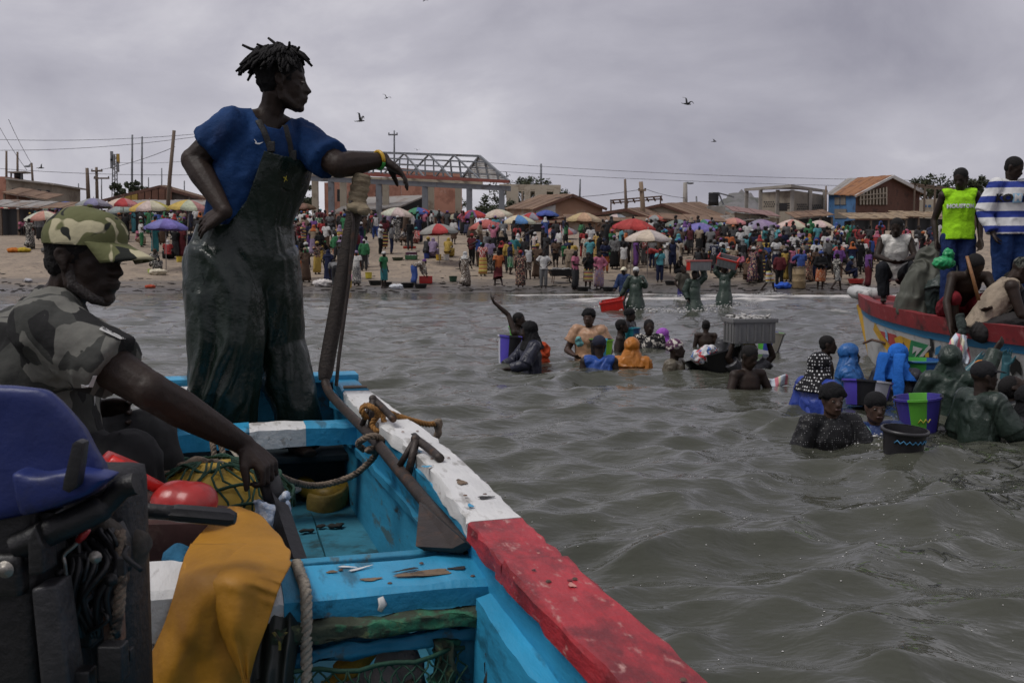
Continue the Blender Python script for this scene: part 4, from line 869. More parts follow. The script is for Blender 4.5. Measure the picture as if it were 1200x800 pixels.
g = Geo(); rg = random.Random(7)
for k in range(7):
    x = 70+k*9; g.tube(catmull([at(x, 620+rg.random()*20, 1.47), at(x+rg.gauss(8, 10), 660, 1.44), at(x+rg.gauss(-5, 10), 700, 1.43), at(x+rg.gauss(10, 14), 745, 1.45)], 5), .006, 6)
ap(g.obj('hoses', BLACKP), mot)
g = Geo(); g.tube(catmull([at(60, 590, 1.80), at(140, 596, 1.82), at(205, 601, 1.84)], 4), [(.015, .013)]*9, 10, lat=(0, 0, 1)); ap(g.obj('tiller_arm', MB), mot)
g = Geo(); g.tube([at(200, 601, 1.84), at(208, 601, 1.84), at(268, 606, 1.86), at(276, 607, 1.86)], [.014, .0165, .017, .011], 16, None, True, lambda i, th: 1+.06*math.cos(8*th)); ap(g.obj('tiller_grip', BLACKP), mot)
g = Geo(); g.tube(catmull([at(118, 560, 1.62), at(150, 590, 1.66), at(163, 625, 1.68), at(160, 655, 1.68), at(140, 680, 1.62)], 5), .008, 8); ap(g.obj('cable', BLACKP), mot)
rg = random.Random(31)
for k in range(34):
    px, py = rg.uniform(45, 150), rg.uniform(612, 795); Yp = rg.uniform(1.36, 1.50); g = Geo(); ty = rg.randrange(3); sz = rg.uniform(.006, .016)
    if ty == 0: g.box(at(px, py, Yp), (sz*rg.uniform(.6, 2), sz, sz*rg.uniform(.5, 2.2)), None, sz*.2)
    elif ty == 1: g.lathe([(0, sz*.7), (sz*.6, sz*.7), (sz*.6, sz*.35), (sz, sz*.35), (sz, 0)], at(px, py, Yp), 10, np.array([[1, 0, 0], [0, 0, 1], [0, -1, 0]]))
    else: g.tube(catmull([at(px, py, Yp), at(px+rg.gauss(0, 14), py+12, Yp-.01), at(px+rg.gauss(0, 18), py+28, Yp)], 4), sz*.3, 6)
    ap(g.obj('engine_fitting', rg.choice([MB, MB, MB, MATS['grey_casting'], MATS['worn_steel'] if ty == 1 and sz < .011 else MB, RUST])), mot); sharp(mot.children[-1])
tag(braid('rope', [at(140, 622, 1.46), at(142, 650, 1.45), at(141, 690, 1.44), at(138, 720, 1.44), at(132, 752, 1.46)], .009, ROPED, 3, .035), 'dirty rope hanging beside the outboard motor bracket', 'rope')
g = Geo(); g.ell(at(150, 640, 1.60), (.04, .03, .045)); g.ell(at(120, 618, 1.50), (.03, .02, .02)); me = remesh(g, .007, 0, 'greasy_rag'); displace(me, .014, 22, 5); tag(mesh_obj('greasy_rag', me, mat('greasy_cloth', (.045, .038, .030), .85, .5, 25, .6, 40)), 'greasy rag knotted round the motor bracket', 'rag')

# wear with a shape of its own on the near thwart and gunwale
def blotch(name, m, a, b, z, la, lb, seed, ang=0.0):
    rg = random.Random(seed); n = 26; P = []
    for i in range(n):
        t = 2*math.pi*i/n; r = 1+.22*math.sin(3*t+seed)+.07*rg.uniform(-1, 1)+.06*math.sin(7*t+seed*2); x, y = la*r*math.cos(t), lb*r*math.sin(t); c, s_ = math.cos(ang), math.sin(ang); P.append(B(a+x*c-y*s_, b+x*s_+y*c, z))
    g = Geo(); g.prism(P, (0, 0, .0005)); bp(g.obj(name, m, None, False))
BARE = mat('bare_wood', (.16, .11, .07), .85, .3, 25, .5, 60, col2=(.07, .05, .035), c2scale=18, c2pos=.55); WSM = mat('white_smear', (.55, .55, .54), .7, .1, 20, 0); TAR = mat('black_grime', (.014, .013, .012), .7, .3, 20, .3, 40)
blotch('worn_patch', BARE, .885, .225, .7225, .020, .060, 3); blotch('worn_patch', BARE, .875, .345, .7225, .010, .022, 5); blotch('worn_patch', BARE, .95, .42, .7225, .008, .012, 8); blotch('worn_patch', TAR, .92, .26, .7225, .006, .030, 9, .3); blotch('worn_patch', TAR, .90, .15, .7225, .010, .020, 10)
blotch('paint_smear', WSM, .955, .36, .7228, .005, .030, 6, .5); blotch('paint_smear', WSM, .975, .385, .7228, .005, .02, 7, -.4)
for k, (a_, b_, la, lb) in enumerate(((1.30, .05, .03, .012), (1.75, .08, .022, .008), (2.05, .04, .018, .010), (2.45, .09, .026, .010), (1.52, .10, .010, .014), (1.12, .03, .012, .02), (2.75, .10, .02, .01), (1.05, .085, .016, .006))): blotch('worn_patch', (BARE, PB, TAR)[k % 3], a_, b_, .8228, la, lb, 20+k)
for k, (a_, b_, la, lb) in enumerate(((.42, .05, .012, .006), (.52, .09, .004, .004), (.445, .045, .006, .004), (.62, .05, .004, .003))): blotch('worn_patch', (mat('scraped_red', (.44, .19, .16), .7, .3, 20, .2, 40), TAR, mat('dark_red_stain', (.14, .008, .012), .6, .3, 20, .2, 40))[k % 3], a_, b_, .8288, la, lb, 40+k)
for a_ in (1.15, 1.62, 2.1, 2.6, .45, .0):
    for b_ in (.035, .085):
        g = Geo(); g.lathe([(0, .002), (.004, .0018), (.0055, 0)], B(a_, b_+bulge(a_), .823 if a_ > .6 else .829), 10); bp(g.obj('nail', RUST))
for k in range(5):
    g = Geo(); g.lathe([(0, .002), (.004, .0018), (.0055, 0)], B(.84+.12*(k % 2), .13+.09*k, .7215), 10); bp(g.obj('nail', RUST))
g = Geo(); pts = [B(.806, .335, .705), B(.804, .33, .69), B(.803, .337, .676)]; g.tube(pts, [(.006, .001), (.009, .001), (.005, .001)], 6, lat=BV); bp(g.obj('paint_smear', WSM))

# ================================================================== THE TWO MEN IN THE NEAR BOAT
from mathutils.bvhtree import BVHTree
def bvh(me):
    return BVHTree.FromPolygons([v.co.copy() for v in me.vertices], [tuple(p.vertices) for p in me.polygons])
def surf(tree, px, py, off=.004):
    d = Vector(ray(px, py)).normalized(); h = tree.ray_cast(Vector((0, 0, CAMZ)), d)
    if h[0] is None: return None, None
    n = h[1] if h[1].dot(d) < 0 else -h[1]; return np.array(h[0]+n*off), np.array(n)
def decal(name, tree, me, px, py, m, root, off=.003, roll=0.0, right=None):
    """lay a small flat mesh (xy plane) on a surface at a picture point"""
    p, n = surf(tree, px, py, off)
    if p is None: return None
    x = np.array(right if right is not None else (1, 0, 0), float); x = nrm(x-n*np.dot(x, n)); y = np.cross(n, x)
    for v in me.vertices:
        c = np.array(v.co); q = p + x*c[0] + y*c[1]; h = tree.find_nearest(Vector(q))
        if h[0] is not None: nn = h[1] if h[1].dot(Vector(n)) > 0 else -h[1]; q = np.array(h[0] + nn*(off+c[2]))
        v.co = q
    return mesh_obj(name, me, m, root)
def flatpoly(pts, name='mark'):
    g = Geo(); g.prism([(x, y, 0) for x, y in pts], (0, 0, .001)); return g.mesh(name, None, False)
def child(o, root):
    o.parent = root; o.matrix_parent_inverse = Matrix.Translation(-Vector(root.location)); return o
def eyes(root, c, A, h, op=.026):
    for s in (1, -1):
        g = Geo(); g.ell(c + h*(A[0]*.292 + A[1]*s*.13 + A[2]*.0), (h*.055, h*.062, h*op), A, 12, 8); o = g.obj('eye', mat('eye_white', (.16, .13, .11), .25, .05, 5, 0)); child(o, root)
        g = Geo(); g.ell(c + h*(A[0]*.318 + A[1]*s*.13 + A[2]*.0), (h*.034, h*.028, h*op*.95), A, 10, 8); o2 = g.obj('iris', mat('eye_dark', (.008, .006, .005), .2, .05, 5, 0), o)

# ---------------- standing man
Y0 = 4.42
J = dict(pel=at(284, 288, Y0), waist=at(287, 250, Y0), chest=at(305, 195, Y0), neck=at(314, 131, Y0), head=at(333, 97, Y0-.02),
         shL=at(352, 163, Y0+.10), shR=at(272, 150, Y0-.10), elL=at(397, 194, Y0-.08), elR=at(227, 188, Y0-.10), wrL=at(449, 187, Y0+.05), wrR=at(264, 248, Y0-.24),
         hiL=at(312, 305, Y0+.07), hiR=at(256, 305, Y0-.04), knL=at(330, 405, Y0+.13), knR=at(265, 400, Y0-.08), anL=at(349, 516, Y0+.10), anR=at(268, 512, Y0-.06),
         hf=np.array([.98, .18, -.03]), hu=np.array([.04, 0, 1.]), hdL=np.array([.80, -.05, -.58]), pnL=np.array([-.55, -.1, -.85]), curlL=.42, hdR=np.array([-.80, .25, -.40]), pnR=np.array([.2, .75, -.6]), curlR=.25, toeL=np.array([.5, -.8, 0]), toeR=np.array([.3, -.9, 0]))
man = empty('person', at(300, 520, Y0), 0, 'man in blue T-shirt and dark green bib overalls, standing with one hand on his hip', 'person')
me = remesh(body_geo(J, True, 1.02, .25, 1.36), .0065, 2, 'body'); child(mesh_obj('body', me, SKIN), man); bodyT = bvh(me)
A = headaxes(J); eyes(man, J['head'], A, .25)
# dreadlocks
g = Geo(); c, h = J['head'], .25; T = lambda x, y, z: c + h*(A[0]*x + A[1]*y + A[2]*z)
g.ell(T(-.09, 0, .20), (h*.43, h*.355, h*.355), A, 16, 12); g.ell(T(-.22, 0, .06), (h*.27, h*.32, h*.3), A, 14, 10); me = remesh(g, .008, 2, 'hair_cap'); displace(me, .008, 40, 1); child(mesh_obj('hair', me, HAIR), man)
rg = random.Random(21); g = Geo()
for k in range(460):
    az = rg.uniform(0, 2*math.pi); el = rg.uniform(.12, 1.5); d = np.array([math.cos(az)*math.cos(el), math.sin(az)*math.cos(el), math.sin(el)])
    if d[0] > .55 and el < .75: continue
    base = np.array([-.09+.40*d[0], .33*d[1], .17+.36*d[2]]); ln = rg.uniform(.24, .42)
    tip = np.array([d[0]*.62-.10+.10*(d[0] < 0)*-1, d[1]*.5, d[2]*.15-.34+rg.uniform(-.1, .25)])
    if rg.random() < .10: tip = np.array([d[0]*.7, d[1]*.6, d[2]*.8+rg.uniform(-.1, .35)])
    tip = tip/np.linalg.norm(tip)
    hz = np.array([d[0]-.12, d[1]*.9, -.15+rg.gauss(0, .12)]); hz /= np.linalg.norm(hz); dn = np.array([hz[0]*.5, hz[1]*.5, -1.0])/1.15
    if rg.random() < .03: dn = np.array([hz[0], hz[1], .5])
    p0 = base; p1 = base + d*.10 + hz*ln*.10; p2 = p1 + (hz*.40+dn*.42)*ln*.42; p3 = p2 + (hz*.22+dn*.72)*ln*.42 + np.array([rg.gauss(0, .025), rg.gauss(0, .025), 0])
    g.tube([T(*p0), T(*p1), T(*p2), T(*p3)], [h*.026, h*.027, h*.026, h*.021], 6)
child(g.obj('dreadlocks', HAIR), man)
# shirt
BLUE = mat('blue_tshirt', (.008, .036, .118), .82, .25, 8, .6, 10, spec=.2, bdist=.03, col2=(.006, .02, .07), c2scale=5, c2pos=.60, c2soft=.08, col3=(.16, .2, .3), c3scale=70, c3pos=.74)
g = Geo(); lat = J['shL']-J['shR']; e = .022
g.tube([J['pel'], J['waist'], J['chest'], (J['shL']+J['shR'])/2-np.array([0, 0, .015]), J['neck']-np.array([0, 0, .015])], [(.185, .14), (.18, .13), (.20, .14), (.185, .12), (.085, .085)], 18, lat)
for s, f, rr in (('R', .62, .088), ('L', .80, .085)):
    sh, el = J['sh'+s], J['el'+s]; end = sh*(1-f)+el*f
    g.tube([J['neck']-np.array([0, 0, .055]), sh*.7+J['neck']*.3-np.array([0, 0, .012]), sh], [.062, .068, .080], 12); g.ell(sh, .086, None, 14, 10); g.tube([sh, sh*.5+end*.5, end], [.084, .086, rr], 14)
    g.tube([J['chest']*.75+sh*.25, sh*.65+end*.35-np.array([0, 0, .02])], [.11, .06], 10)
me = remesh(g, .009, 4, 'shirt'); displace(me, .012, 6, 3, (1, 1, .45), fold=1.3); displace(me, .004, 16, 7, (1, 1, .6), fold=1.2)
NL = [(290, 118), (294, 127), (300, 138), (313, 149), (327, 152), (340, 140)]
cutface(me, sight_planes(NL), lambda p: 290 < pix(p)[0] < 342 and pix(p)[1] < np.interp(pix(p)[0], [q[0] for q in NL], [q[1] for q in NL]))
shirt = child(mesh_obj('shirt', me, BLUE), man); solid(shirt, .004); shT = bvh(me)
# bib overalls
g = Geo()
g.tube([at(285, 372, Y0+.02), at(284, 330, Y0), at(285, 295, Y0), at(289, 255, Y0), at(305, 195, Y0), at(318, 172, Y0)], [(.09, .06), (.20, .15), (.222, .17), (.195, .155), (.225, .167), (.205, .15)], 20, lat)
g.tube([at(274, 268, Y0-.02), at(266, 300, Y0-.03), at(264, 350, Y0-.06), at(264, 400, Y0-.08), at(263, 450, Y0-.08), at(266, 495, Y0-.07), at(270, 520, Y0-.06)], [.10, .170, .172, .166, .140, .116, .105], 16)
g.tube([at(308, 300, Y0+.04), at(318, 350, Y0+.08), at(326, 400, Y0+.13), at(338, 450, Y0+.12), at(350, 495, Y0+.10), at(350, 520, Y0+.10)], [.150, .130, .108, .104, .096, .09], 16)
me = remesh(g, .010, 5, 'overalls'); displace(me, .030, 3.6, 8, (1, 1, .30), fold=1.6); displace(me, .007, 9, 5, (1, 1, .4), fold=1.3)
BIB = [(262, 263), (268, 263), (289, 235), (300, 205), (310, 177), (352, 189)]
def bibcut(p):
    x, y = pix(p)
    if y > 263: return False
    return x < np.interp(y, [177, 205, 235, 263], [310, 300, 289, 268]) or y < 177 + (x-310)*.2857 or p[1] > Y0+.06
cutface(me, sight_planes(BIB)+[((0, Y0+.06, 0), (0, 1, 0))], bibcut)
OVR = mat('green_oilskin', (.0058, .0135, .0090), .30, .3, 5, .35, 7, spec=.42, bdist=.05, col2=(.0085, .0155, .0115), c2scale=7, c2pos=.60, c2soft=.1, col3=(.20, .21, .19), c3scale=80, c3pos=.765)
ov = child(mesh_obj('overalls', me, OVR), man); solid(ov, .006); ovT = bvh(me)
# seam ridges, pocket, straps, marks
def ridge(pts, r, name, m, tree=ovT, off=.002, flat=None):
    P = []
    for i in range(len(pts)-1):
        for t in np.linspace(0, 1, 6)[:-1]:
            x = pts[i][0]*(1-t)+pts[i+1][0]*t; y = pts[i][1]*(1-t)+pts[i+1][1]*t; q, n = surf(tree, x, y, off)
            if q is not None: P.append(q)
    g = Geo(); g.tube(P, r, 8, lat=flat) ; return child(g.obj(name, m), man)
ridge([(238, 268), (262, 272), (290, 275), (320, 277), (344, 277)], .0035, 'waist_seam', OVR)
ridge([(314, 285), (313, 330), (311, 380)], .003, 'front_seam', OVR); ridge([(243, 285), (240, 330), (237, 400)], .003, 'side_seam', OVR)
pk = [surf(ovT, x, y, .007)[0] for x, y in ((316, 197), (337, 202), (344, 222), (338, 224), (331, 220))]; g = Geo(); g.prism(pk, (0, -.006, 0), .002); child(g.obj('pocket_flap', OVR, None, False), man)
pk = [surf(ovT, x, y, .006)[0] for x, y in ((222, 330), (238, 322), (240, 332), (226, 342))]; g = Geo(); g.prism(pk, (0, -.004, 0), .001); child(g.obj('hip_patch', OVR, None, False), man)
both = Geo(); both.add([tuple(v.co) for v in shirt.data.vertices], [tuple(p.vertices) for p in shirt.data.polygons]); stT = bvh(both.mesh('tmp'))
STR = mat('black_webbing', (.012, .012, .012), .7, .2, 20, .4, 90)
for pts in ([(316, 180), (314, 168), (309, 155), (303, 142), (299, 130), (297, 124)], [(341, 186), (339, 172), (336, 160), (333, 150), (331, 144)]):
    ridge(pts, (.014, .004), 'strap', STR, stT, .006, (1, .3, 0))
for (x, y) in ((316, 172), (341, 182)):
    q, n = surf(stT, x, y, .012); g = Geo(); g.box(q, (.016, .006, .022), None, .003); child(g.obj('buckle', STR), man)
sw = [(-.020, .010), (-.014, -.010), (-.006, -.014), (.004, -.012), (.022, .0), (.004, -.006), (-.006, -.006), (-.010, 0)]
decal('shirt_mark', stT, flatpoly(sw), 303, 166, mat('white_print', (.62, .62, .62), .7, .1, 20, 0), man, .004); child(man.children[-1], man) if False else None
ym = text_mesh('x', .05, .001, 'pocket_mark'); decal('pocket_mark', ovT, ym, 331, 208, mat('yellow_print', (.40, .33, .03), .7, .2, 20, 0), man, .017)
for o in man.children:
    if o.name.startswith(('shirt_mark', 'pocket_mark')): child(o, man)
# bracelet
d = nrm(J['wrL']-J['elL']); cb = J['wrL'] - d*.022; ux = nrm(np.cross(d, [0, 1, 0])); uy = np.cross(d, ux)
for k, (col_, t0, t1) in enumerate((((.50, .30, .02), -2.2, 2.0), ((.05, .32, .06), 2.0, 4.1))):
    g = Geo(); g.tube([cb + .0375*(ux*math.cos(t) + uy*math.sin(t)) + d*.004*math.sin(t) for t in np.linspace(t0, t1, 18)], .0085, 8); o = g.obj('bracelet', PLASTIC); o.color = (*col_, 1); child(o, man)

# ---------------- seated man
Y1 = 2.58
K = dict(pel=at(58, 545, Y1+.02), waist=at(42, 490, Y1+.03), chest=at(40, 420, Y1+.03), neck=at(66, 352, Y1+.03), head=at(103, 302, Y1-.02),
         shR=at(58, 385, Y1-.15), shL=at(62, 372, Y1+.20), elR=at(176, 458, Y1-.22), wrR=at(286, 521, Y1-.02), elL=at(70, 470, Y1+.30), wrL=at(120, 480, Y1+.22),
         hiR=at(62, 560, Y1-.06), hiL=at(62, 548, Y1+.12), knR=at(150, 545, Y1-.06), knL=at(176, 516, Y1+.20), anR=at(168, 660, Y1-.04), anL=at(182, 640, Y1+.24),
         hf=np.array([.955, -.28, -.10]), hu=np.array([.10, 0, 1.]), hdR=np.array([.72, -.12, -.62]), pnR=np.array([-.25, .15, -.95]), curlR=1.15, toeR=np.array([1., -.2, 0]), toeL=np.array([1., .1, 0]))
sm = empty('person', at(70, 600, Y1), 0, 'man in camouflage cap and grey patterned T-shirt, seated and gripping the black handle', 'person')
bg_ = body_geo(K, True, 1.03, .230, 1.18)
me = remesh(bg_, .0055, 2, 'body'); child(mesh_obj('body', me, SKIN), sm)
A = headaxes(K); c, h = K['head'], .230; T = lambda x, y, z: c + h*(A[0]*x + A[1]*y + A[2]*z); eyes(sm, c, A, h, .016)
g = Geo(); g.ell(T(-.10, 0, .14), (h*.425, h*.348, h*.36), A, 16, 12); g.ell(T(-.24, 0, -.05), (h*.24, h*.30, h*.27), A, 14, 10); me = remesh(g, .007, 2, 'hair'); displace(me, .004, 90); child(mesh_obj('hair', me, HAIR), sm)
g = Geo()
g.tube([T(-.03, .25, -.14), T(.02, .24, -.30), T(.22, .12, -.43), T(.285, 0, -.455), T(.22, -.12, -.43), T(.02, -.24, -.30), T(-.03, -.25, -.14)], [h*.071, h*.081, h*.079, h*.072, h*.079, h*.081, h*.071], 8)
me = remesh(g, .006, 3, 'beard'); child(mesh_obj('beard', me, mat('stubble', (.024, .017, .014), .7, .4, 60, .5, 120, col2=(.075, .068, .062), c2scale=160, c2pos=.56, c2soft=.1)), sm)
# camouflage cap
CAMO = pattern_mat('camouflage', 'camo', (.115, .120, .052), (.44, .40, .26), (.014, .016, .013), 13, .85, thr=.555, bscale=60, bump=.15)
g = Geo(); g.ell(T(-.055, 0, .175), (h*.462, h*.385, h*.375), A, 24, 18); g.ell(T(.12, 0, .25), (h*.29, h*.32, h*.27), A, 16, 12); me = remesh(g, .007, 4, 'cap_crown'); displace(me, .004, 14, 3)
cutface(me, [(T(0, 0, .135), A[2]-.05*A[0])], lambda p: float((A @ (p-c))[2]/h) < .135 + .05*float((A @ (p-c))[0]/h))
o = child(mesh_obj('cap_crown', me, CAMO), sm); solid(o, .004)
rows = []
for i in range(9):
    t = i/8; r = []
    for k in range(15):
        a = R(-62+124*k/14); rad = .40 + .42*t*math.cos(a*.72)
        x = -.03 + (.42+.43*t)*math.cos(a*.95)*(1.0 if t == 0 else 1); y = (.385-.02*t)*math.sin(a*.95); z = .185 - .13*t - .12*(abs(math.sin(a))**2.2)*t + .03*math.cos(a)
        r.append(T(x, y, z))
    rows.append(r)
o = child(Geo().grid(rows).obj('cap_brim', CAMO), sm); solid(o, .006)
g = Geo(); g.ell(T(-.02, 0, .575), (h*.035, h*.035, h*.018), A, 10, 6); child(g.obj('cap_button', CAMO), sm)
capT = bvh(me)
for (tx, x, y, sz) in (('o', 132, 257, .07),):
    decal('cap_mark', capT, text_mesh(tx, sz, .001, 'cap_mark', bold=.004), x, y, mat('black_print', (.01, .01, .01), .8, .1, 20, 0), sm, .003, right=(1, .3, 0))
# T-shirt with angular grey pattern
SH = pattern_mat('grey_shards', 'shards', (.045, .046, .042), (.135, .133, .118), (.016, .016, .016), 12.0, .88, bscale=14, bump=.45)
g = Geo(); lat = K['shL']-K['shR']
g.tube([K['pel']-np.array([0, 0, .05]), K['waist'], K['chest'], (K['shL']+K['shR'])/2-np.array([.01, 0, .03]), K['neck']-np.array([0, 0, .012])], [(.20, .16), (.205, .155), (.215, .16), (.19, .135), (.085, .08)], 18, lat)
for s, f, rr in (('R', .66, .088), ('L', .6, .085)):
    sh, el = K['sh'+s], K['el'+s]; end = sh*(1-f)+el*f
    g.tube([K['neck']-np.array([0, 0, .05]), sh*.6+K['neck']*.4-np.array([0, 0, .005]), sh], [.075, .080, .088], 12); g.ell(sh, .092, None, 14, 10); g.tube([sh, sh*.5+end*.5, end], [.090, .088, rr], 14)
    g.tube([K['chest']*.7+sh*.3, sh*.5+end*.5-np.array([0, 0, .02])], [.13, .07], 10)
me = remesh(g, .008, 4, 'shirt'); displace(me, .012, 6, 4, (1, 1, .6), fold=1.3); displace(me, .003, 20, 6, fold=1)
child(mesh_obj('shirt', me, SH), sm); sT = bvh(me)
g = Geo(); g.box((0, 0, 0), (.030, .0085, .0006)); me = g.mesh('sleeve_label', None, False); 
decal('sleeve_label', sT, me, 130, 394, mat('white_label', (.60, .60, .58), .7, .05, 10, 0), sm, .009, right=(.97, 0, .22))
decal('lettering', sT, text_mesh("NO C'EST NO", .0095, .0004, 'lettering', bold=.0003), 130, 394, MATS['black_print'], sm, .0115, right=(.97, 0, .22))
decal('chest_print', sT, flatpoly([(-.03, .02), (.0, .005), (.03, .03), (.035, .015), (.005, -.012), (-.028, .004)]), 104, 452, MATS['white_print'], sm, .004); decal('chest_print', sT, flatpoly([(-.025, .008), (.0, -.006), (.022, .008), (.02, -.004), (0, -.02), (-.02, -.005)]), 108, 464, MATS['white_print'], sm, .004)
g = Geo()
for s in 'RL':
    hi, kn, an = K['hi'+s], K['kn'+s], K['an'+s]; g.ell(hi, .12); g.tube([hi, hi*.5+kn*.5, kn], [.12, .105, .088], 14); g.ell(kn, .09); g.tube([kn, kn*.5+an*.5, an+np.array([0, 0, .06])], [.088, .085, .075], 14)
g.tube([K['pel']-np.array([0, 0, .05]), K['waist']], [(.20, .16), (.19, .15)], 14, lat)
me = remesh(g, .010, 3, 'trousers'); displace(me, .013, 7, 9, fold=1.2); child(mesh_obj('trousers', me, mat('black_trousers', (.007, .007, .0075), .85, .2, 10, .4, 16)), sm)
for o in sm.children:
    if o.name.split('.')[0] in ('sleeve_label', 'lettering', 'chest_print', 'cap_mark'): child(o, sm)
for o in man.children:
    pass

# ================================================================== BUCKETS, CRATES
def cone_axes(tiltx=0, tilty=0):
    M_ = Matrix.Rotation(tiltx, 3, 'X') @ Matrix.Rotation(tilty, 3, 'Y'); return np.array([list(M_.col[i]) for i in range(3)])
def bucket(loc, r0, r1, h, cols, label, name='bucket', cat='bucket', group=None, tilt_=(0, 0), rot=0, handle=True, marks=None, n=32, rim=None):
    """open plastic pail; cols = colours round the side (vertical stripes)"""
    root = empty(name, loc, rot, label, cat, group); root.rotation_euler = (tilt_[0], tilt_[1], rot)
    t = .006; prof = [(0, .004), (r0, .004), (r0+(r1-r0)*.5, h*.5), (r1, h), (r1+.014, h), (r1+.014, h-.018), (r1-.001, h-.02), (r0+(r1-r0)*.5+t, h*.5), (r0+t, 0), (0, 0)]
    # inner first then outer: outer faces are the later rows
    ms = []
    for k, c in enumerate(cols):
        key = 'pail_%.3f_%.3f_%.3f' % tuple(c); ms.append(mat(key, c, .38, .12, 6, .06, 20, spec=.4))
    V = []; F = []; MI = []
    for (r, z) in prof:
        for j in range(n): th = 2*math.pi*j/n; V.append((r*math.cos(th), r*math.sin(th), z))
    for i in range(len(prof)-1):
        for j in range(n): F.append((i*n+j, i*n+(j+1) % n, (i+1)*n+(j+1) % n, (i+1)*n+j)); MI.append((j*len(cols)*2//n) % len(cols) if len(cols) > 1 else 0)
    g = Geo(); b = 0
    for f, m in zip(F, MI): g.f.append(f); g.mi.append(m)
    g.v = V; o = g.obj('pail', ms, root, True); sharp(o, 40)
    if rim is not None:
        g = Geo(); g.lathe([(r1+.004, h+.004), (r1+.018, h+.003), (r1+.018, h-.02), (r1+.004, h-.022)], (0, 0, 0), n); g.obj('rim', mat('pail_%.3f_%.3f_%.3f' % tuple(rim), rim, .4, .1, 6, .05, 20), root)
    if handle:
        g = Geo(); g.tube([(-(r1+.012)*math.cos(a), .02+.10*math.sin(a)+r1*.55*math.sin(a), h-.02-.12*math.sin(a)) for a in np.linspace(0, math.pi, 16)], .003, 6); g.obj('handle', MATS['worn_steel'], root)
    if marks:
        for (pts, c) in marks:
            P = []
            for (th, z) in pts: rr = r0+(r1-r0)*z/h+.0075; P.append((rr*math.cos(th), rr*math.sin(th), z))
            g = Geo(); g.tube(P, .006, 6); g.obj('painted_mark', mat('mark_%.2f_%.2f_%.2f' % tuple(c), c, .6, .2, 20, 0), root)
    return root
def crate(loc, w, d, h, cols, label, rot=0, cat='crate', group=None, tilt_=(0, 0), name='crate', fill=None):
    root = empty(name, loc, rot, label, cat, group); root.rotation_euler = (tilt_[0], tilt_[1], rot); t = .012
    sides = (((0, -d/2), (w/2, t), 0), ((0, d/2), (w/2, t), 0), ((-w/2, 0), (t, d/2-t*1.2), 1), ((w/2, 0), (t, d/2-t*1.2), 1))
    for k, ((x, y), (hx, hy), e) in enumerate(sides):
        c = cols[1] if (e and len(cols) > 1) else cols[0]
        g = Geo(); g.box((x, y, h/2), (hx, hy, h/2), None, .004)
        n = 5 if not e else 3
        for i in range(n):
            f = -1+2*(i+.5)/n
            g.box((x + (f*hx*.95 if not e else (t*1.3)*(-1 if k == 2 else 1)), y + (f*hy*.95 if e else (t*1.3)*(-1 if k == 0 else 1)), h*.42), ((.012, .01, h*.34) if not e else (.01, .012, h*.34)))
        o = g.obj('side', PLASTIC, root); o.color = (*c, 1); sharp(o)
    g = Geo(); g.box((0, 0, .012), (w/2-t*1.1, d/2-t*1.1, .01)); o = g.obj('bottom', PLASTIC, root); o.color = (*cols[0], 1)
    g = Geo()
    for (x, y, hx, hy) in ((0, -d/2-.012, w/2+.03, .016), (0, d/2+.012, w/2+.03, .016), (-w/2-.012, 0, .016, d/2-.006), (w/2+.012, 0, .016, d/2-.006)): g.box((x, y, h-.028), (hx, hy, .026), None, .004)
    o = g.obj('rim', PLASTIC, root); o.color = (*(cols[2] if len(cols) > 2 else cols[0]), 1); sharp(o)
    if fill:
        rg = random.Random(len(label)); g = Geo()
        for i in range(70): a = rg.uniform(0, 6.28); c = (rg.uniform(-.42, .42)*w, rg.uniform(-.42, .42)*d, h-.03+rg.uniform(0, .05)); g.ell(c, (.07, .022, .016), axes((math.cos(a), math.sin(a), rg.gauss(0, .3)), (0, 0, 1)), 8, 6)
        o = g.obj('fish_pile', mat('silver_fish', (.36, .35, .33), .35, .4, 20, .2, 30, col2=(.12, .12, .12), c2scale=15, c2pos=.55), root); o['kind'] = 'stuff'
    return root
def chest_text(root, part, txt, size, x, z, m, name='lettering', bold=.0, off=.013, poly=None):
    sh = [o for o in root.children if o.name.split('.')[0] == part][0]; tr = bvh(sh.data)
    me = text_mesh(txt, size, 0, name, bold=bold) if poly is None else None
    if poly is not None:
        g = Geo(); g.grid([[(a, b, 0) for a in np.linspace(poly[0], poly[1], 8)] for b in np.linspace(poly[2], poly[3], 4)]); me = g.mesh(name, None, False)
    bm = bmesh.new(); bm.from_mesh(me); bmesh.ops.triangulate(bm, faces=bm.faces[:]); bmesh.ops.subdivide_edges(bm, edges=[e for e in bm.edges if e.calc_length() > size*.25], cuts=1); bm.to_mesh(me); bm.free()
    for v in me.vertices:
        X, Z = v.co.x+x, v.co.y+z; h = tr.ray_cast(Vector((X, -1, Z)), Vector((0, 1, 0))); v.co = (X, (h[0].y if h[0] else -.12)-off, Z)
    return mesh_obj(name, me, m, root)

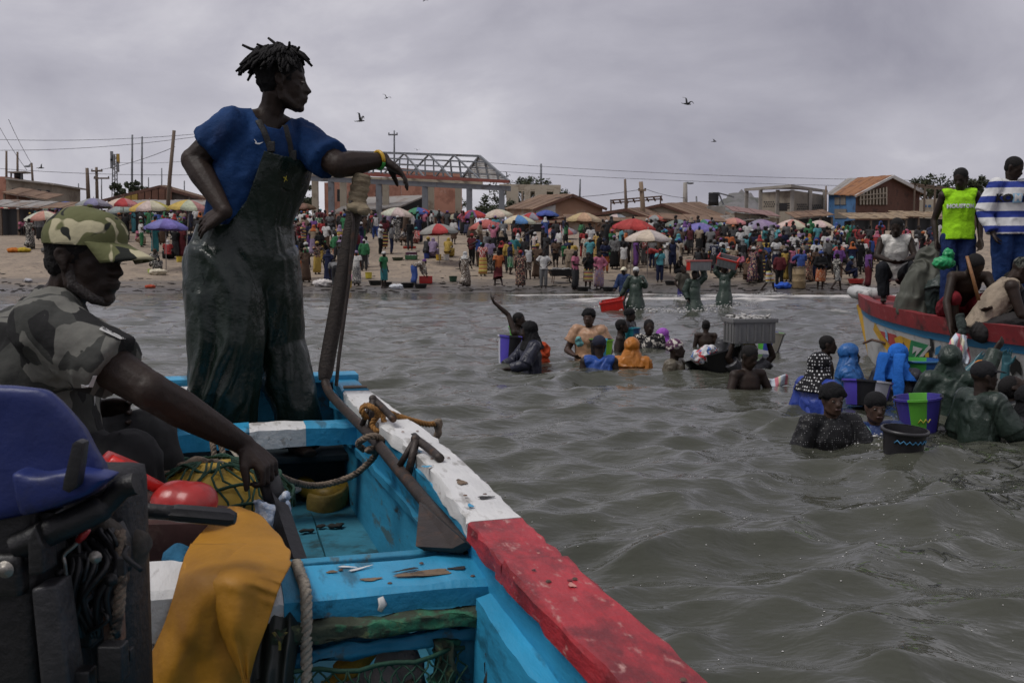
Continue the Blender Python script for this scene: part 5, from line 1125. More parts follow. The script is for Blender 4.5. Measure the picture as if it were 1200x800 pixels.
# ================================================================== THE PAINTED BOAT ON THE RIGHT AND ITS CREW
F0 = np.array([5.0, 14.25, 0]); FD = np.array([.35, -.937, 0]); FN = np.array([-.937, -.35, 0])
def hb(t): return float(np.interp(t, [0, .25, .6, 1, 2, 3, 4, 6, 8], [.04, .20, .38, .52, .78, .97, 1.07, 1.12, 1.1]))
def gzt(t): return float(np.interp(t, [0, .6, 1.2, 2, 3, 4.5, 8], [.95, .87, .81, .755, .72, .70, .70]))
def hull(t, z, side=1, off=0):
    f = (z+.35)/(gzt(t)+.35); w = hb(t)*(.62+.38*f**.7); rake = .30*(1-f)*math.exp(-t/1.2)*1.0
    return F0 + FD*(t+rake) + FN*side*(w+off) + np.array([0, 0, z])
fb = empty('fishing_boat', F0+FD*3, 0, 'painted wooden boat with a thick red gunwale and crew, amid the people in the water', 'boat')
TS = np.concatenate([np.linspace(0, 2, 22), np.linspace(2.15, 7.6, 26)])
def hstrip(name, m, lo, hi, side, th=.03, out=0.0, t0=0.0, t1=9):
    g = Geo(); rows = []; ts = [t for t in TS if t0 <= t <= t1]
    for t in ts:
        a, b = lo(t), hi(t); o_ = out
        rows.append([hull(t, a, side, o_), hull(t, a*.67+b*.33, side, o_), hull(t, a*.33+b*.67, side, o_), hull(t, b, side, o_), hull(t, b, side, o_-th), hull(t, a, side, o_-th)])
    k = 6; n = len(rows)-1; V = [p for r in rows for p in r]; F = [(i*k+j, i*k+(j+1) % k, (i+1)*k+(j+1) % k, (i+1)*k+j) for i in range(n) for j in range(k)] + [tuple(range(k)), tuple(range(n*k, (n+1)*k))[::-1]]
    g.add(V, F); o = g.obj(name, m, None, True, True); sharp(o, 40); return child(o, fb)
RG = mat('red_gunwale_paint', (.20, .022, .026), .55, .3, 3, .5, 9, col2=(.035, .022, .022), c2scale=3.5, c2pos=.60, col3=(.30, .09, .085), c3scale=8, c3pos=.64)
HW = mat('white_hull_paint', (.42, .42, .41), .5, .15, 3, .2, 12, col2=(.24, .22, .20), c2scale=4, c2pos=.6)
HB = mat('sky_blue_hull_paint', (.035, .19, .36), .5, .15, 3, .2, 12)
for side in (1, -1):
    hstrip('gunwale', RG, lambda t: gzt(t)-.20, lambda t: gzt(t), side, .14, .045)
    hstrip('stripe', HB, lambda t: gzt(t)-.295, lambda t: gzt(t)-.203, side, .05, .008)
    hstrip('side', HW, lambda t: -.34, lambda t: gzt(t)-.297, side, .05, 0)
g = Geo()
rows = [[hull(t, .25, 1, -.06), hull(t, .25, 0, -.06), hull(t, .25, -1, -.06)] for t in TS]; g.grid(rows); child(g.obj('floor', WOOD), fb)
rows = [[hull(t, gzt(t)-.06, 1, -.10), hull(t, gzt(t)-.04, 0, 0), hull(t, gzt(t)-.06, -1, -.10)] for t in np.linspace(0.15, 1.3, 8)]; g = Geo(); g.grid(rows); o = child(g.obj('bow_deck', RG), fb); solid(o, .03)
for t in (2.6, 4.0, 5.4): g = Geo(); g.beam(hull(t, .55, 1, -.05), hull(t, .55, -1, -.05), .22, .05, bev=.006); child(g.obj('thwart', WOOD), fb)
# stem: white horn and yellow band
g = Geo(); g.tube([F0+FD*.35+np.array([0, 0, .92]), F0+np.array([0, 0, .93]), F0-FD*.12+np.array([0, 0, .95]), F0-FD*.22+np.array([0, 0, .96])], [(.15, .09), (.15, .10), (.14, .10), (.08, .07)], 12, FN); child(g.obj('stem_horn', mat('scuffed_white_paint', (.45, .45, .44), .5, .2, 4, .4, 10, col2=(.03, .03, .03), c2scale=5, c2pos=.60)), fb)
g = Geo(); g.beam(F0+FD*-.02+np.array([0, 0, .78]), F0+FD*.40+np.array([0, 0, -.3]), .10, .08, up=FN, bev=.02); child(g.obj('stem', mat('yellow_hull_paint', (.46, .27, .03), .5, .15, 4, .2, 12, col2=(.15, .10, .04), c2scale=6, c2pos=.64)), fb)
Vt = []; Ft = []
for side in (1,):
    rows = [[hull(t, z, side) for z in np.linspace(-.3, gzt(t)-.25, 6)] for t in TS]
    gg = Geo().grid(rows); hullT = BVHTree.FromPolygons([Vector(v) for v in gg.v], gg.f)
YEL = MATS['yellow_hull_paint']; pc = lambda nm, c: mat(nm, c, .5, .15, 4, .2, 12, col2=tuple(x*.5 for x in c), c2scale=5, c2pos=.62)
PAINT = [(YEL, [(1026, 378), (1034, 392), (1046, 408), (1052, 419), (1044, 416), (1034, 402), (1024, 386)], 1), (pc('blue_sign_paint', (.04, .20, .40)), [(1027, 372), (1037, 380), (1029, 386)], 2),
         (pc('red_sign_paint', (.33, .05, .045)), [(1030, 387), (1050, 392), (1058, 402), (1050, 413), (1044, 404)], 1), (pc('pale_blue_sign', (.25, .42, .55)), [(1038, 384), (1041, 391), (1042, 400), (1039, 396)], 2), (YEL, [(1049, 396), (1056, 393), (1070, 399), (1072, 414), (1062, 421), (1054, 412)], 2),
         (pc('brown_sign_paint', (.12, .06, .04)), [(1060, 400), (1064, 408), (1061, 416), (1058, 409)], 3), (pc('green_sign_paint', (.02, .18, .07)), [(1069, 398), (1090, 404), (1072, 426), (1065, 420)], 3), (HW, [(1072, 405), (1083, 408), (1074, 418), (1076, 410), (1071, 414)], 4), (HW, [(1090, 404), (1093, 406), (1075, 428), (1072, 426)], 4),
         (pc('black_sign_paint', (.015, .015, .015)), [(1087, 410), (1093, 410), (1093, 425), (1080, 424)], 3), (YEL, [(1086, 414), (1090, 412), (1091, 421), (1086, 421)], 4), (MATS['red_sign_paint'], [(1077, 421), (1086, 425), (1080, 432), (1072, 429)], 4),
         (MATS['blue_sign_paint'], [(1098, 407), (1104, 404), (1103, 413), (1097, 416)], 3), (MATS['red_sign_paint'], [(1094, 424), (1099, 418), (1102, 428), (1098, 444), (1093, 446)], 3), (MATS['black_sign_paint'], [(1184, 432), (1190, 418), (1197, 424), (1199, 440), (1192, 434), (1188, 440)], 3), (MATS['black_sign_paint'], [(1091, 396), (1094, 397), (1095, 410), (1092, 412)], 3)]
for k, (m, poly, lay) in enumerate(PAINT):
    P = [surf(hullT, x, y, .004+.004*lay)[0] for x, y in poly]
    if any(q is None for q in P): continue
    g = Geo(); g.prism(P, FN*.003); child(g.obj('painted_panel', m, None, False), fb)
g = Geo(); g.tube([surf(hullT, 1038, 402, .0)[0], at(1022, 398, 13.4), at(1012, 402, 13.3)], .018, 8); child(g.obj('mooring_peg', RUST), fb)

CREW = 'crew aboard the painted boat'
def boatpos(px, Y, top, pose='stand', sc=1.0):
    j = POSE[pose] if isinstance(pose, str) else pose; return np.array([at(px, 350, Y)[0], Y, at(px, top, Y)[2] - (j['head'][2]+.125)*sc])
LIME = (.30, .62, .015)
m_ = person(boatpos(1120, 12.3, 197, 'stand', 1.04), R(-15), P_(hf=np.array([-.45, -.85, -.35]), elR=(-.26, .06, 1.12), wrR=(-.24, -.04, .86)), {'hair': ('hair', (.01, .01, .01), HAIR), 'shirt': ('tank', LIME), 'trousers': ('pants', (.015, .03, .10))}, 'young man in lime green vest lettered in white, standing in the painted boat', CREW, 'crew1', .011, True, 1.04)
chest_text(m_, 'shirt', 'HOUSTON', .060, .0, 1.27, MATS['white_print'], bold=.004)
g = Geo(); g.ell((0, 0, 0), (.13, .1, .07)); g.ell((.05, 0, .09), (.06, .05, .08)); me = remesh(g, .012, 2, 'green_bag'); displace(me, .03, 14, 2, fold=1); o = mesh_obj('green_bag', me, PLASTIC, None, (.02, .28, .10)); o.location = at(1106, 308, 11.75); tag(o, 'crumpled bright green plastic bag held by the man in lime vest', 'bag')
KJ = pattern_mat('blue_white_stripes', 'stripes', (.62, .62, .62), (.025, .045, .24), None, 6.2, .85, thr=.56)
k_ = person(boatpos(1181, 11.7, 184, 'stand', 1.06), R(3), P_(hf=np.array([.55, -.75, -.40]), elR=(-.30, .02, 1.12), wrR=(-.26, -.12, .88)), {'hair': ('hair', (.01, .01, .01), HAIR), 'shirt': ('long', (1, 1, 1), KJ), 'trousers': ('pants', (.012, .035, .12))}, 'stout man in blue and white striped jersey, standing in the painted boat', CREW, 'crew2', .011, True, 1.06, w=1.12)
chest_text(k_, 'shirt', 'KO', .11, -.15, 1.265, MATS['black_print'], bold=.006); chest_text(k_, 'shirt', '', .1, -.022, 1.265, mat('pale_blue_print', (.25, .45, .62), .8, .1, 8, 0), 'print_box', poly=(-.05, .05, -.05, .05), off=.011); chest_text(k_, 'shirt', 'M', .105, -.022, 1.265, MATS['white_print'], bold=.004, off=.016); chest_text(k_, 'shirt', 'B', .11, .075, 1.265, MATS['black_print'], bold=.006)
g = Geo(); g.tube([at(1133, 300, 11.0), at(1140, 325, 10.95), at(1147, 352, 10.9)], [.018, .02, .022], 8); tag(g.obj('paddle_shaft', mat('varnished_wood', (.22, .10, .035), .5, .3, 10, .3, 20, stretch=(1, 1, 5))), 'brown wooden pole held by the man in the striped jersey', 'pole')
person(boatpos(1046, 13.5, 256, 'sit'), R(-15), dict(POSE['sit'], hf=np.array([-.25, -.9, -.30])), {'hair': ('hair', (.01, .01, .01), HAIR), 'shirt': ('tank', (.62, .60, .56)), 'trousers': ('pants', (.012, .013, .016))}, 'man in white vest and black trousers, sitting on the bow of the painted boat', CREW, 'crew3', .012, True, 1.0)
GRN = (.016, .026, .020)
q = tilt(P_(), R(48)); q['wrL'] = q['shL']+np.array([.1, -.25, -.42]); q['elL'] = q['shL']+np.array([.1, -.05, -.28]); q['wrR'] = q['shR']+np.array([-.1, -.25, -.42]); q['elR'] = q['shR']+np.array([-.1, -.05, -.28]); q['hf'] = np.array([0, -.8, -.6])
g = Geo()
g.tube(catmull([at(1102, 288, 12.75), at(1092, 305, 12.7), at(1082, 330, 12.65), at(1076, 352, 12.65), at(1072, 372, 12.65)], 4), [(.10, .10)]*3+[(.19, .16)]*4+[(.24, .2)]*5+[(.27, .22)]*4+[(.25, .2)], 16, lat=(1, 0, 0)); me = remesh(g, .014, 3, 'tarpaulin'); displace(me, .045, 5, 4, (1, 1, .4), fold=1.4)
o = mesh_obj('tarpaulin', me, mat('grey_green_tarp', (.060, .063, .048), .65, .25, 4, .4, 8)); tag(o, 'grey green tarpaulin draped over the near side of the painted boat', 'tarpaulin')
person(boatpos(1100, 12.5, 285, q), R(150), dict(q), {'coat': ('coat', (.022, .034, .030), WET), 'trousers': ('baggy', (.022, .034, .030), WET), 'hood': ('hood', (.022, .034, .030), WET)}, 'person bent over in a dark green raincoat behind the shirtless man', CREW, 'crew4', .014, False, 1.0)
s_ = dict(POSE['sit']); s_ = {a: np.array(b) for a, b in s_.items()}; tilt(s_, R(30)); s_['elR'] = s_['shR']+np.array([-.10, -.14, -.26]); s_['wrR'] = s_['shR']+np.array([-.10, -.28, -.50]); s_['elL'] = s_['shL']+np.array([.05, -.2, -.24]); s_['wrL'] = s_['shL']+np.array([-.1, -.4, -.30]); s_['hf'] = np.array([.3, -.7, -.65]); s_['hu'] = np.array([0, -.5, .8])
sb = person(boatpos(1122, 11.75, 298, s_, 1.08), R(-5), s_, {'hair': ('hair', (.01, .01, .01), HAIR), 'shorts': ('shorts', (.15, .012, .018))}, 'shirtless man in red shorts, leaning over the gunwale with a gloved hand', CREW, 'crew5', .011, True, 1.08)
g = Geo(); g.tube([at(1124, 368, 10.95), at(1127, 380, 10.92), at(1128, 392, 10.9)], [.05, .055, .04], 10); g.ell(at(1124, 391, 10.88), (.02, .02, .05)); me = remesh(g, .01, 2, 'glove'); displace(me, .012, 20); tag(mesh_obj('glove', me, CLOTH, None, (.035, .045, .042)), 'grey work glove hanging over the red gunwale', 'glove')
PBG = pattern_mat('pastel_stripes', 'stripes', (.50, .55, .62), (.55, .18, .22), (.62, .60, .45), 9, .5, axis=0)
rows = [[at(x, y, 10.75+.04*math.sin(x*.5+y*.2)) for x in np.linspace(a, b, 14)] for (y, a, b) in ((392, 1126, 1130), (400, 1120, 1133), (410, 1116, 1136), (420, 1114, 1138), (426, 1118, 1136))]; o = Geo().grid(rows).obj('plastic_bag', PBG); solid(o, .06); tag(o, 'striped pastel plastic bag dangling from the grey glove', 'bag')
s2 = {a: np.array(b) for a, b in POSE['sit'].items()}; tilt(s2, R(14)); s2['hf'] = np.array([0, -.85, -.5]); s2['hu'] = np.array([0, -.4, .9]); s2['wrL'] = s2['shL']+np.array([0, -.25, -.42]); s2['elL'] = s2['shL']+np.array([.06, -.08, -.27]); s2['wrR'] = s2['shR']+np.array([0, -.25, -.42]); s2['elR'] = s2['shR']+np.array([-.06, -.08, -.27])
person(boatpos(1150, 11.1, 302, s2, 1.12), R(75), s2, {'cap': ('cap', (1, 1, 1), pattern_mat('dark_camouflage', 'camo', (.05, .055, .045), (.11, .11, .095), (.012, .013, .012), 20, .9)), 'shirt': ('tank', (.30, .245, .185)), 'trousers': ('pants', (.03, .028, .028))}, 'man in beige vest and dark camouflage cap, hunched on the red gunwale', CREW, 'crew6', .011, True, 1.12, w=1.12)
person(boatpos(1222, 11.2, 318, s2), R(-90), s2, {'hair': ('hair', (.01, .01, .01), HAIR), 'shirt': ('tshirt', (.035, .035, .045)), 'trousers': ('pants', (.02, .06, .22))}, 'person in dark grey shirt and blue trousers, hunched beside the man in beige vest', CREW, 'crew6', .011, True, 1.0, w=1.12)

# ================================================================== PEOPLE IN THE WATER
SWG = 'people standing in the sea'
def sw(px, wl, top, rz, pose, outfit, label, scale=1.0, key=None, H=1.715, voxel=.0115, fine=True, **k):
    p = onz(px, wl, 0); zt = at(px, top, p[1])[2]; return person((p[0], p[1], zt-H*scale), R(rz), pose, outfit, label, SWG, key or label[:24], voxel, fine, scale, **k)
hair = ('hair', (.01, .01, .01), HAIR); DK = (.012, .012, .015); BLK = (.009, .009, .010)
up = P_(elR=(-.22, .05, 1.66), wrR=(-.30, .06, 1.93), hdR=np.array([-.15, 0, 1.]), pnR=np.array([0, -1, 0.]), curlR=.15)
sw(607, 415, 366, 70, P_(elR=(-.12, .12, 1.68), wrR=(-.20, .34, 1.88), hdR=np.array([-.2, .35, .8]), pnR=np.array([0.2, -.8, .2]), curlR=.2, hf=np.array([.0, -.95, .05])), {'hair': hair}, 'bare shouldered boy stretching one arm up, behind the blue striped bucket', .92, 'sw1')
tw = P_(elL=(.25, -.15, 1.18), wrL=(.18, -.34, 1.12), elR=(-.25, -.15, 1.18), wrR=(-.18, -.34, 1.12), hf=np.array([0, -.95, -.1]))
sw(622, 430, 377, -75, tw, {'hijab': ('hijab', BLK), 'shirt': ('long', (.014, .016, .03), WET)}, 'woman in black hijab and navy top, holding the blue striped bucket', 1.0, 'sw2')
sw(690, 421, 362, -12, P_(elL=(.30, .02, 1.12), wrL=(.24, -.16, .98), elR=(-.31, -.02, 1.13), wrR=(-.17, -.26, 1.08), hf=np.array([-.1, -.9, .05])), {'turban': ('turban', BLK), 'shirt': ('tshirt', (.36, .21, .125), WET)}, 'woman in tan T-shirt and black headwrap, facing the boats waist deep', 1.0, 'sw3', w=1.16, skin=SKIN2)
b_ = sw(702, 438, 394, 180, 'stand', {'beanie': ('beanie', (.025, .027, .045)), 'shirt': ('tank', (.015, .06, .26), WET)}, 'person in blue basketball vest and dark knitted cap, seen from behind', 1.0, 'sw4', w=1.05)
sw(727, 409, 374, 80, P_(hf=np.array([.15, -.95, .1])), {'hair': hair}, 'bare shouldered boy with cropped hair, in profile beside the orange hijab', .95, 'sw5')
sw(737, 394, 362, 65, 'stand', {'turban': ('turban', BLK), 'shirt': ('tshirt', DK, WET)}, 'person in black headwrap, beyond the boy in profile', .95, 'sw6')
sw(740, 434, 396, 165, P_(elL=(.36, -.1, 1.2), wrL=(.34, -.3, 1.15)), {'hijab': ('hijab', (.36, .125, .012), WET), 'shirt': ('long', (.36, .125, .012), WET), 'robe': ('robe', (.36, .125, .012), WET)}, 'woman wrapped in a wet orange hijab, seen from behind', 1.0, 'sw7')
sw(760, 409, 374, 3, 'stand', {'hair': hair, 'shirt': ('tshirt', (.02, .02, .022), PRINTS[1])}, 'man in black shirt with pale leaf print, facing the boats', 1.0, 'sw8')
sw(776, 407, 385, 120, P_(hf=np.array([-.3, -.8, .1])), {'hijab': ('hijab', (.30, .09, .42)), 'shirt': ('long', DK, WET)}, 'person in bright purple scarf, behind the man in leaf print', .95, 'sw9')
sw(790, 436, 398, 65, P_(hf=np.array([.0, -.95, .12])), {'turban': ('turban', (.09, .035, .075), PRINTS[1]), 'shirt': ('tshirt', (.10, .085, .06), WET)}, 'woman in purple printed headwrap, in profile', 1.0, 'sw10')
sw(827, 406, 375, 172, 'stand', {'hair': hair}, 'bare backed boy wading towards the beach', .80, 'sw11', H=1.715)
cr = P_(elL=(.30, -.05, 1.55), wrL=(.22, -.06, 1.76), elR=(-.30, -.05, 1.55), wrR=(-.22, -.06, 1.76))
sw(877, 436, 402, 10, cr, {'turban': ('turban', (.35, .33, .32), PRINTS[2]), 'shirt': ('tshirt', (.06, .06, .065), WET)}, 'person balancing a loaded grey crate on the head, in the water', 1.0, 'sw12')
sw(855, 412, 376, 35, 'stand', {'hijab': ('turban', (.50, .035, .14)), 'shirt': ('tshirt', (.055, .055, .06), WET)}, 'person in bright pink headscarf, beside the grey fish crate', 1.0, 'sw13')
sw(876, 457, 405, 25, P_(elL=(.28, -.08, 1.14), wrL=(.18, -.30, 1.18), elR=(-.30, -.05, 1.13), wrR=(-.06, -.30, 1.10), hf=np.array([.15, -.85, -.35])), {'hair': hair}, 'bare shouldered woman with a necklace, washing a striped cloth', 1.0, 'sw14')
# right hand group
sw(967, 446, 393, 65, P_(hf=np.array([.15, -.95, .02])), {'hair': hair}, 'bare boy with a shaved head, behind the polka dot scarf', .92, 'sw15')
DOT = pattern_mat('polka_dots', 'dots', (.010, .010, .012), (.60, .60, .60), None, 34, .8, thr=.30)
sw(957, 482, 414, 115, P_(hf=np.array([.1, -.95, -.05])), {'hijab': ('hijab', (1, 1, 1), DOT), 'robe': ('robe', (.02, .045, .25), WET), 'shirt': ('long', (.02, .045, .25), WET)}, 'woman in black and white polka dot scarf and royal blue wrap', 1.0, 'sw16')
sw(992, 455, 403, 70, P_(elL=(.22, -.2, 1.16), wrL=(.12, -.40, 1.12), elR=(-.22, -.2, 1.16), wrR=(-.12, -.40, 1.12), hf=np.array([.1, -.95, .05])), {'hood': ('hood', (.012, .085, .26), WET), 'coat': ('coat', (.012, .085, .26), WET)}, 'person in hooded blue raincoat, in profile', 1.0, 'sw17')
f18 = sw(973, 516, 450, 8, P_(elL=(.28, -.10, 1.16), wrL=(.28, -.30, 1.20), elR=(-.28, -.02, 1.13), wrR=(-.16, -.26, 1.04)), {'turban': ('turban', BLK), 'shirt': ('long', (.011, .011, .012), PRINTS[3] if False else pattern_mat('black_sequins', 'dots', (.010, .010, .011), (.35, .35, .35), None, 60, .5, thr=.16))}, 'woman in black headwrap and speckled black top, facing the boat, with pale green gloves', 1.0, 'sw18', skin=SKIN2)
f19 = sw(1024, 507, 460, 0, P_(elL=(.28, -.10, 1.16), wrL=(.16, -.30, 1.20)), {'beanie': ('beanie', BLK), 'shirt': ('tshirt', (.015, .035, .12), WET)}, 'woman in black beanie and blue top, chest deep behind the big black bucket', 1.0, 'sw19', skin=SKIN2)
for f in (f18, f19):
    A_ = np.array([[0, -1, 0], [1, 0, 0], [0, 0, 1.]]); c_ = np.array(BASE['head'])
    for s in (1, -1):
        g = Geo(); g.ell(c_+.235*(A_[0]*.30+A_[1]*s*.13), (.010, .014, .0055), A_, 10, 6); eo = g.obj('eye', mat('eye_white', (.16, .13, .11), .25, .05, 5, 0), f)
        g = Geo(); g.ell(c_+.235*(A_[0]*.325+A_[1]*s*.13), (.010, .007, .0068), A_, 8, 6); g.obj('iris', mat('eye_dark'), eo)
    g = Geo(); g.ell(c_+.235*(A_[0]*.372+A_[2]*-.272), (.010, .026, .011), A_, 10, 6); g.obj('lips', mat('lips', (.055, .022, .018), .4, .1, 10, 0), f)
bs = sw(1050, 466, 404, 140, P_(hf=np.array([-.1, -.95, -.1]), elR=(-.25, -.15, 1.16), wrR=(-.15, -.36, 1.12)), {'hijab': ('hijab', (.015, .11, .42)), 'shirt': ('long', (.014, .016, .024), WET)}, 'woman in vivid blue scarf with long tails, by the blue and green bucket', 1.0, 'sw20')
g = Geo()
for dx in (-.07, .08): g.tube(catmull([(dx, .13, 1.64), (dx*1.2, .20, 1.45), (dx*1.3, .215, 1.25), (dx*1.5, .20, 1.02)], 5), [(.055+.006*math.sin(i), .012) for i in range(16)], 14, lat=(1, 0, 0), ripple=lambda i, th: 1+.12*math.sin(3*th+i*.5))
me = g.mesh('scarf_tail'); mesh_obj('scarf_tail', me, CLOTH, bs, (.015, .11, .42))
GC = (.016, .030, .022)
sw(1112, 486, 405, 165, P_(elL=(.25, -.1, 1.15), wrL=(.15, -.3, 1.1), elR=(-.34, -.18, 1.45), wrR=(-.42, -.30, 1.66), hdR=np.array([-.5, -.2, .6]), hf=np.array([-.2, -.9, .25])), {'hood': ('hood', GC, WET), 'coat': ('coat', GC, WET), 'robe': ('cape', GC, WET)}, 'person in hooded dark green raincoat, reaching up to the painted boat', 1.0, 'sw21')
sw(1148, 508, 424, 105, P_(hf=np.array([-.2, -.95, .05]), elR=(-.25, -.1, 1.18), wrR=(-.15, -.3, 1.1)), {'cap': ('cap', (.016, .016, .018)), 'coat': ('coat', (.018, .030, .023), WET), 'robe': ('cape', (.018, .030, .023), WET)}, 'man in black cap and dark green coat, looking towards the painted boat', 1.0, 'sw22')
g = Geo(); g.ell((0, 0, 0), (.09, .085, .05)); me = remesh(g, .012, 1, 'orange_cloth'); displace(me, .012, 14); o = mesh_obj('orange_cloth', me, CLOTH, None, (.55, .20, .03)); o.location = at(1153, 427, 9.75); tag(o, 'orange cloth on top of the man\'s black cap', 'cloth')
sw(1183, 498, 437, 70, P_(hf=np.array([.1, -.6, .75]), hu=np.array([0, .75, .6]), elR=(-.25, -.22, 1.5), wrR=(-.22, -.30, 1.72)), {'hair': hair, 'coat': ('long', (.012, .013, .015), WET)}, 'person in black top with face turned up towards the painted boat', 1.0, 'sw23')
sw(1203, 505, 452, 40, 'reach', {'hijab': ('hijab', BLK), 'shirt': ('long', BLK, WET)}, 'person in black hijab at the side of the upturned face', 1.0, 'sw24')
for (px, py, Y, lean, lab) in ((1147, 418, 10.2, (.5, 0, .5), 'teal rubber glove stretched towards the red gunwale'), (1179, 415, 10.2, (.05, 0, 1), 'teal rubber glove held straight up by the painted hull')):
    g = Geo(); l_ = nrm(lean); p0 = at(px-8*l_[0], py+14*l_[2], Y); hand_pieces(g, p0, l_, (0, -1, 0), .20, .15); g.tube([p0-l_*.14, p0+l_*.03], [.05, .04], 10); me = remesh(g, .009, 2, 'glove'); tag(mesh_obj('glove', me, PLASTIC, None, (.025, .095, .115)), lab, 'glove')
# things in the water
PUR = (.075, .055, .38)
b1 = onz(599, 424, 0); bucket((b1[0], b1[1], -.06), .165, .215, .42, [PUR, (.012, .012, .014), PUR, (.50, .50, .55)], 'tall blue, black and white striped bucket', tilt_=(0, R(6)), rot=.5, n=48)
b1 = onz(609, 408, 0); bucket((b1[0], b1[1], .10), .13, .17, .26, [(.10, .40, .05), (.03, .14, .40)], 'small green and blue bucket behind the tall striped one', n=32)
b1 = onz(683, 424, 0); bucket((b1[0]+.25, b1[1]-.05, .02), .12, .16, .30, [(.06, .30, .45), (.20, .48, .04), (.012, .012, .014)], 'blue, green and black striped bucket beside the tan T-shirt', n=48, rot=.9)
b1 = onz(741, 408, 0); bucket((b1[0], b1[1], .05), .09, .12, .28, [(.02, .22, .26), (.03, .10, .22)], 'teal cup shaped pail beside the boy in profile', handle=False)
b1 = onz(900, 412, 0); bucket((b1[0], b1[1], .02), .15, .20, .30, [(.08, .36, .05), (.03, .05, .26), (.45, .42, .35), (.05, .045, .05)], 'green, blue and cream striped bucket by the grey crate', tilt_=(0, R(10)), n=48)
b1 = onz(843, 434, 0); bucket((b1[0], b1[1], -.04), .26, .38, .26, [(.010, .010, .011)], 'wide black tub tipped towards the crate carrier', 'tub', 'tub', tilt_=(R(-10), R(-16)), handle=False)
g = Geo(); g.ell((0, 0, 0), (.13, .10, .10)); g.ell((.1, 0, .08), (.10, .06, .07)); me = remesh(g, .014, 1, 'printed_bag'); displace(me, .03, 10, 4, fold=1); o = mesh_obj('printed_bag', me, pattern_mat('red_blue_print', 'blotch', (.55, .55, .56), (.45, .05, .06), (.06, .15, .40), 14, .5, thr=.55)); o.location = at(822, 418, onz(843, 434, 0)[1]-.2); tag(o, 'white plastic bag with red and blue print, in the black tub', 'bag')
b1 = onz(1014, 478, 0); bucket((b1[0], b1[1], .02), .17, .22, .24, [PUR, (.012, .012, .014), (.50, .50, .55), PUR], 'blue, black and white striped basin between the polka dot scarf and the black beanie', tilt_=(R(-8), R(6)), n=48)
b1 = onz(1073, 462, 0); bucket((b1[0], b1[1], -.03), .20, .25, .40, [(.02, .09, .28), (.06, .34, .06), (.02, .09, .28), (.012, .02, .05)], 'blue bucket with a broad green stripe by the painted hull', n=48, rim=(.02, .11, .25))
b1 = onz(1078, 500, 0); bucket((b1[0], b1[1], -.06), .13, .19, .32, [(.05, .04, .26), (.10, .36, .04), (.05, .04, .26), (.012, .012, .014)], 'purple bucket with a green stripe behind the big black bucket', tilt_=(0, R(-5)), n=48, marks=[([(4.3+.12*i, .12+.03*(i % 2)) for i in range(6)], (.5, .42, .06))])
b1 = onz(1056, 538, 0); bb = bucket((b1[0], b1[1], -.05), .110, .145, .27, [(.017, .016, .018)], 'big black bucket with blue paint marks, floating alone in front', tilt_=(R(4), R(3)), n=48, handle=False, rim=(.022, .021, .023),
       marks=[([(3.9+.14*i, .19+.022*(i % 2)) for i in range(14)], (.05, .20, .36)), ([(4.2+.1*i, .06+.01*(i % 2)) for i in range(8)], (.03, .12, .22))])
GREY = (.17, .175, .18)
cc_ = onz(877, 436, 0); cz = at(877, 401, cc_[1])[2]; crate((cc_[0], cc_[1], cz), .52, .38, .31, [(.14, .14, .14)], 'grey plastic crate heaped with fish, on a head in the water', R(8), fill=True)
for i, (px, wl) in enumerate(((905, 452),)):
    p = onz(px, wl, 0); rows = [[p + np.array([(u-.5)*.34*(1+.3*v), -.03*math.sin(u*9+v*3), .10-v*.12+.03*math.cos(u*7)]) for u in np.linspace(0, 1, 16)] for v in np.linspace(0, 1, 8)]
    o = Geo().grid(rows).obj('striped_cloth', PBG); solid(o, .02); tag(o, 'striped pastel cloth held by the bare shouldered woman', 'cloth')
p = onz(992, 505, 0)
g = Geo(); hand_pieces(g, at(996, 497, p[1]-.35), (1, -.2, -.15), (0, .2, -1), .2, .4); g.tube([at(988, 494, p[1]-.3), at(998, 497, p[1]-.35)], [.04, .045], 8); me = remesh(g, .008, 2, 'glove'); tag(mesh_obj('glove', me, CLOTH, None, (.22, .42, .36)), 'pale green glove at the water beside the black headwrap', 'glove')
g = Geo(); g.ell(at(679, 400, onz(683, 424, 0)[1]-.25), (.05, .05, .075)); me = remesh(g, .010, 1, 'teal_glove'); displace(me, .03, 16); tag(mesh_obj('glove', me, CLOTH, None, (.12, .30, .30)), 'teal glove on the hand of the woman in tan', 'glove')
g = Geo(); g.ell(at(634, 412, onz(634, 426, 0)[1]+.1), (.12, .12, .13)); g.ell(at(630, 424, onz(634, 426, 0)[1]+.1), (.17, .12, .12)); me = remesh(g, .014, 1, 'red_cloth'); displace(me, .05, 7, 3, fold=1); tag(mesh_obj('red_cloth', me, CLOTH, None, (.42, .06, .02)), 'orange red cloth behind the black hijab', 'cloth')

# ================================================================== BUILDINGS AND POLES BEHIND THE BEACH
ROOFB = mat('rusty_brown_sheet', (.17, .105, .065), .85, .25, .6, .5, 3, col2=(.10, .055, .035), c2scale=.5, c2pos=.56, stretch=(1, 1, 1))
ROOFR = mat('orange_rust_sheet', (.26, .115, .045), .85, .3, .8, .4, 3, col2=(.14, .06, .03), c2scale=.8, c2pos=.55)
ROOFG = mat('grey_sheet', (.24, .225, .21), .8, .2, .8, .4, 3, col2=(.15, .10, .07), c2scale=.7, c2pos=.57)
CREAM = mat('cream_wall', (.42, .37, .29), .9, .12, .8, .2, 5, col2=(.26, .21, .16), c2scale=.7, c2pos=.6)
WHW = mat('whitewash', (.50, .49, .47), .9, .1, .8, .2, 5, col2=(.33, .30, .27), c2scale=.7, c2pos=.6)
PINK = mat('pink_plaster', (.34, .165, .115), .9, .2, .5, .3, 5, col2=(.46, .36, .30), c2scale=.45, c2pos=.66, col3=(.22, .095, .065), c3scale=.7, c3pos=.56)
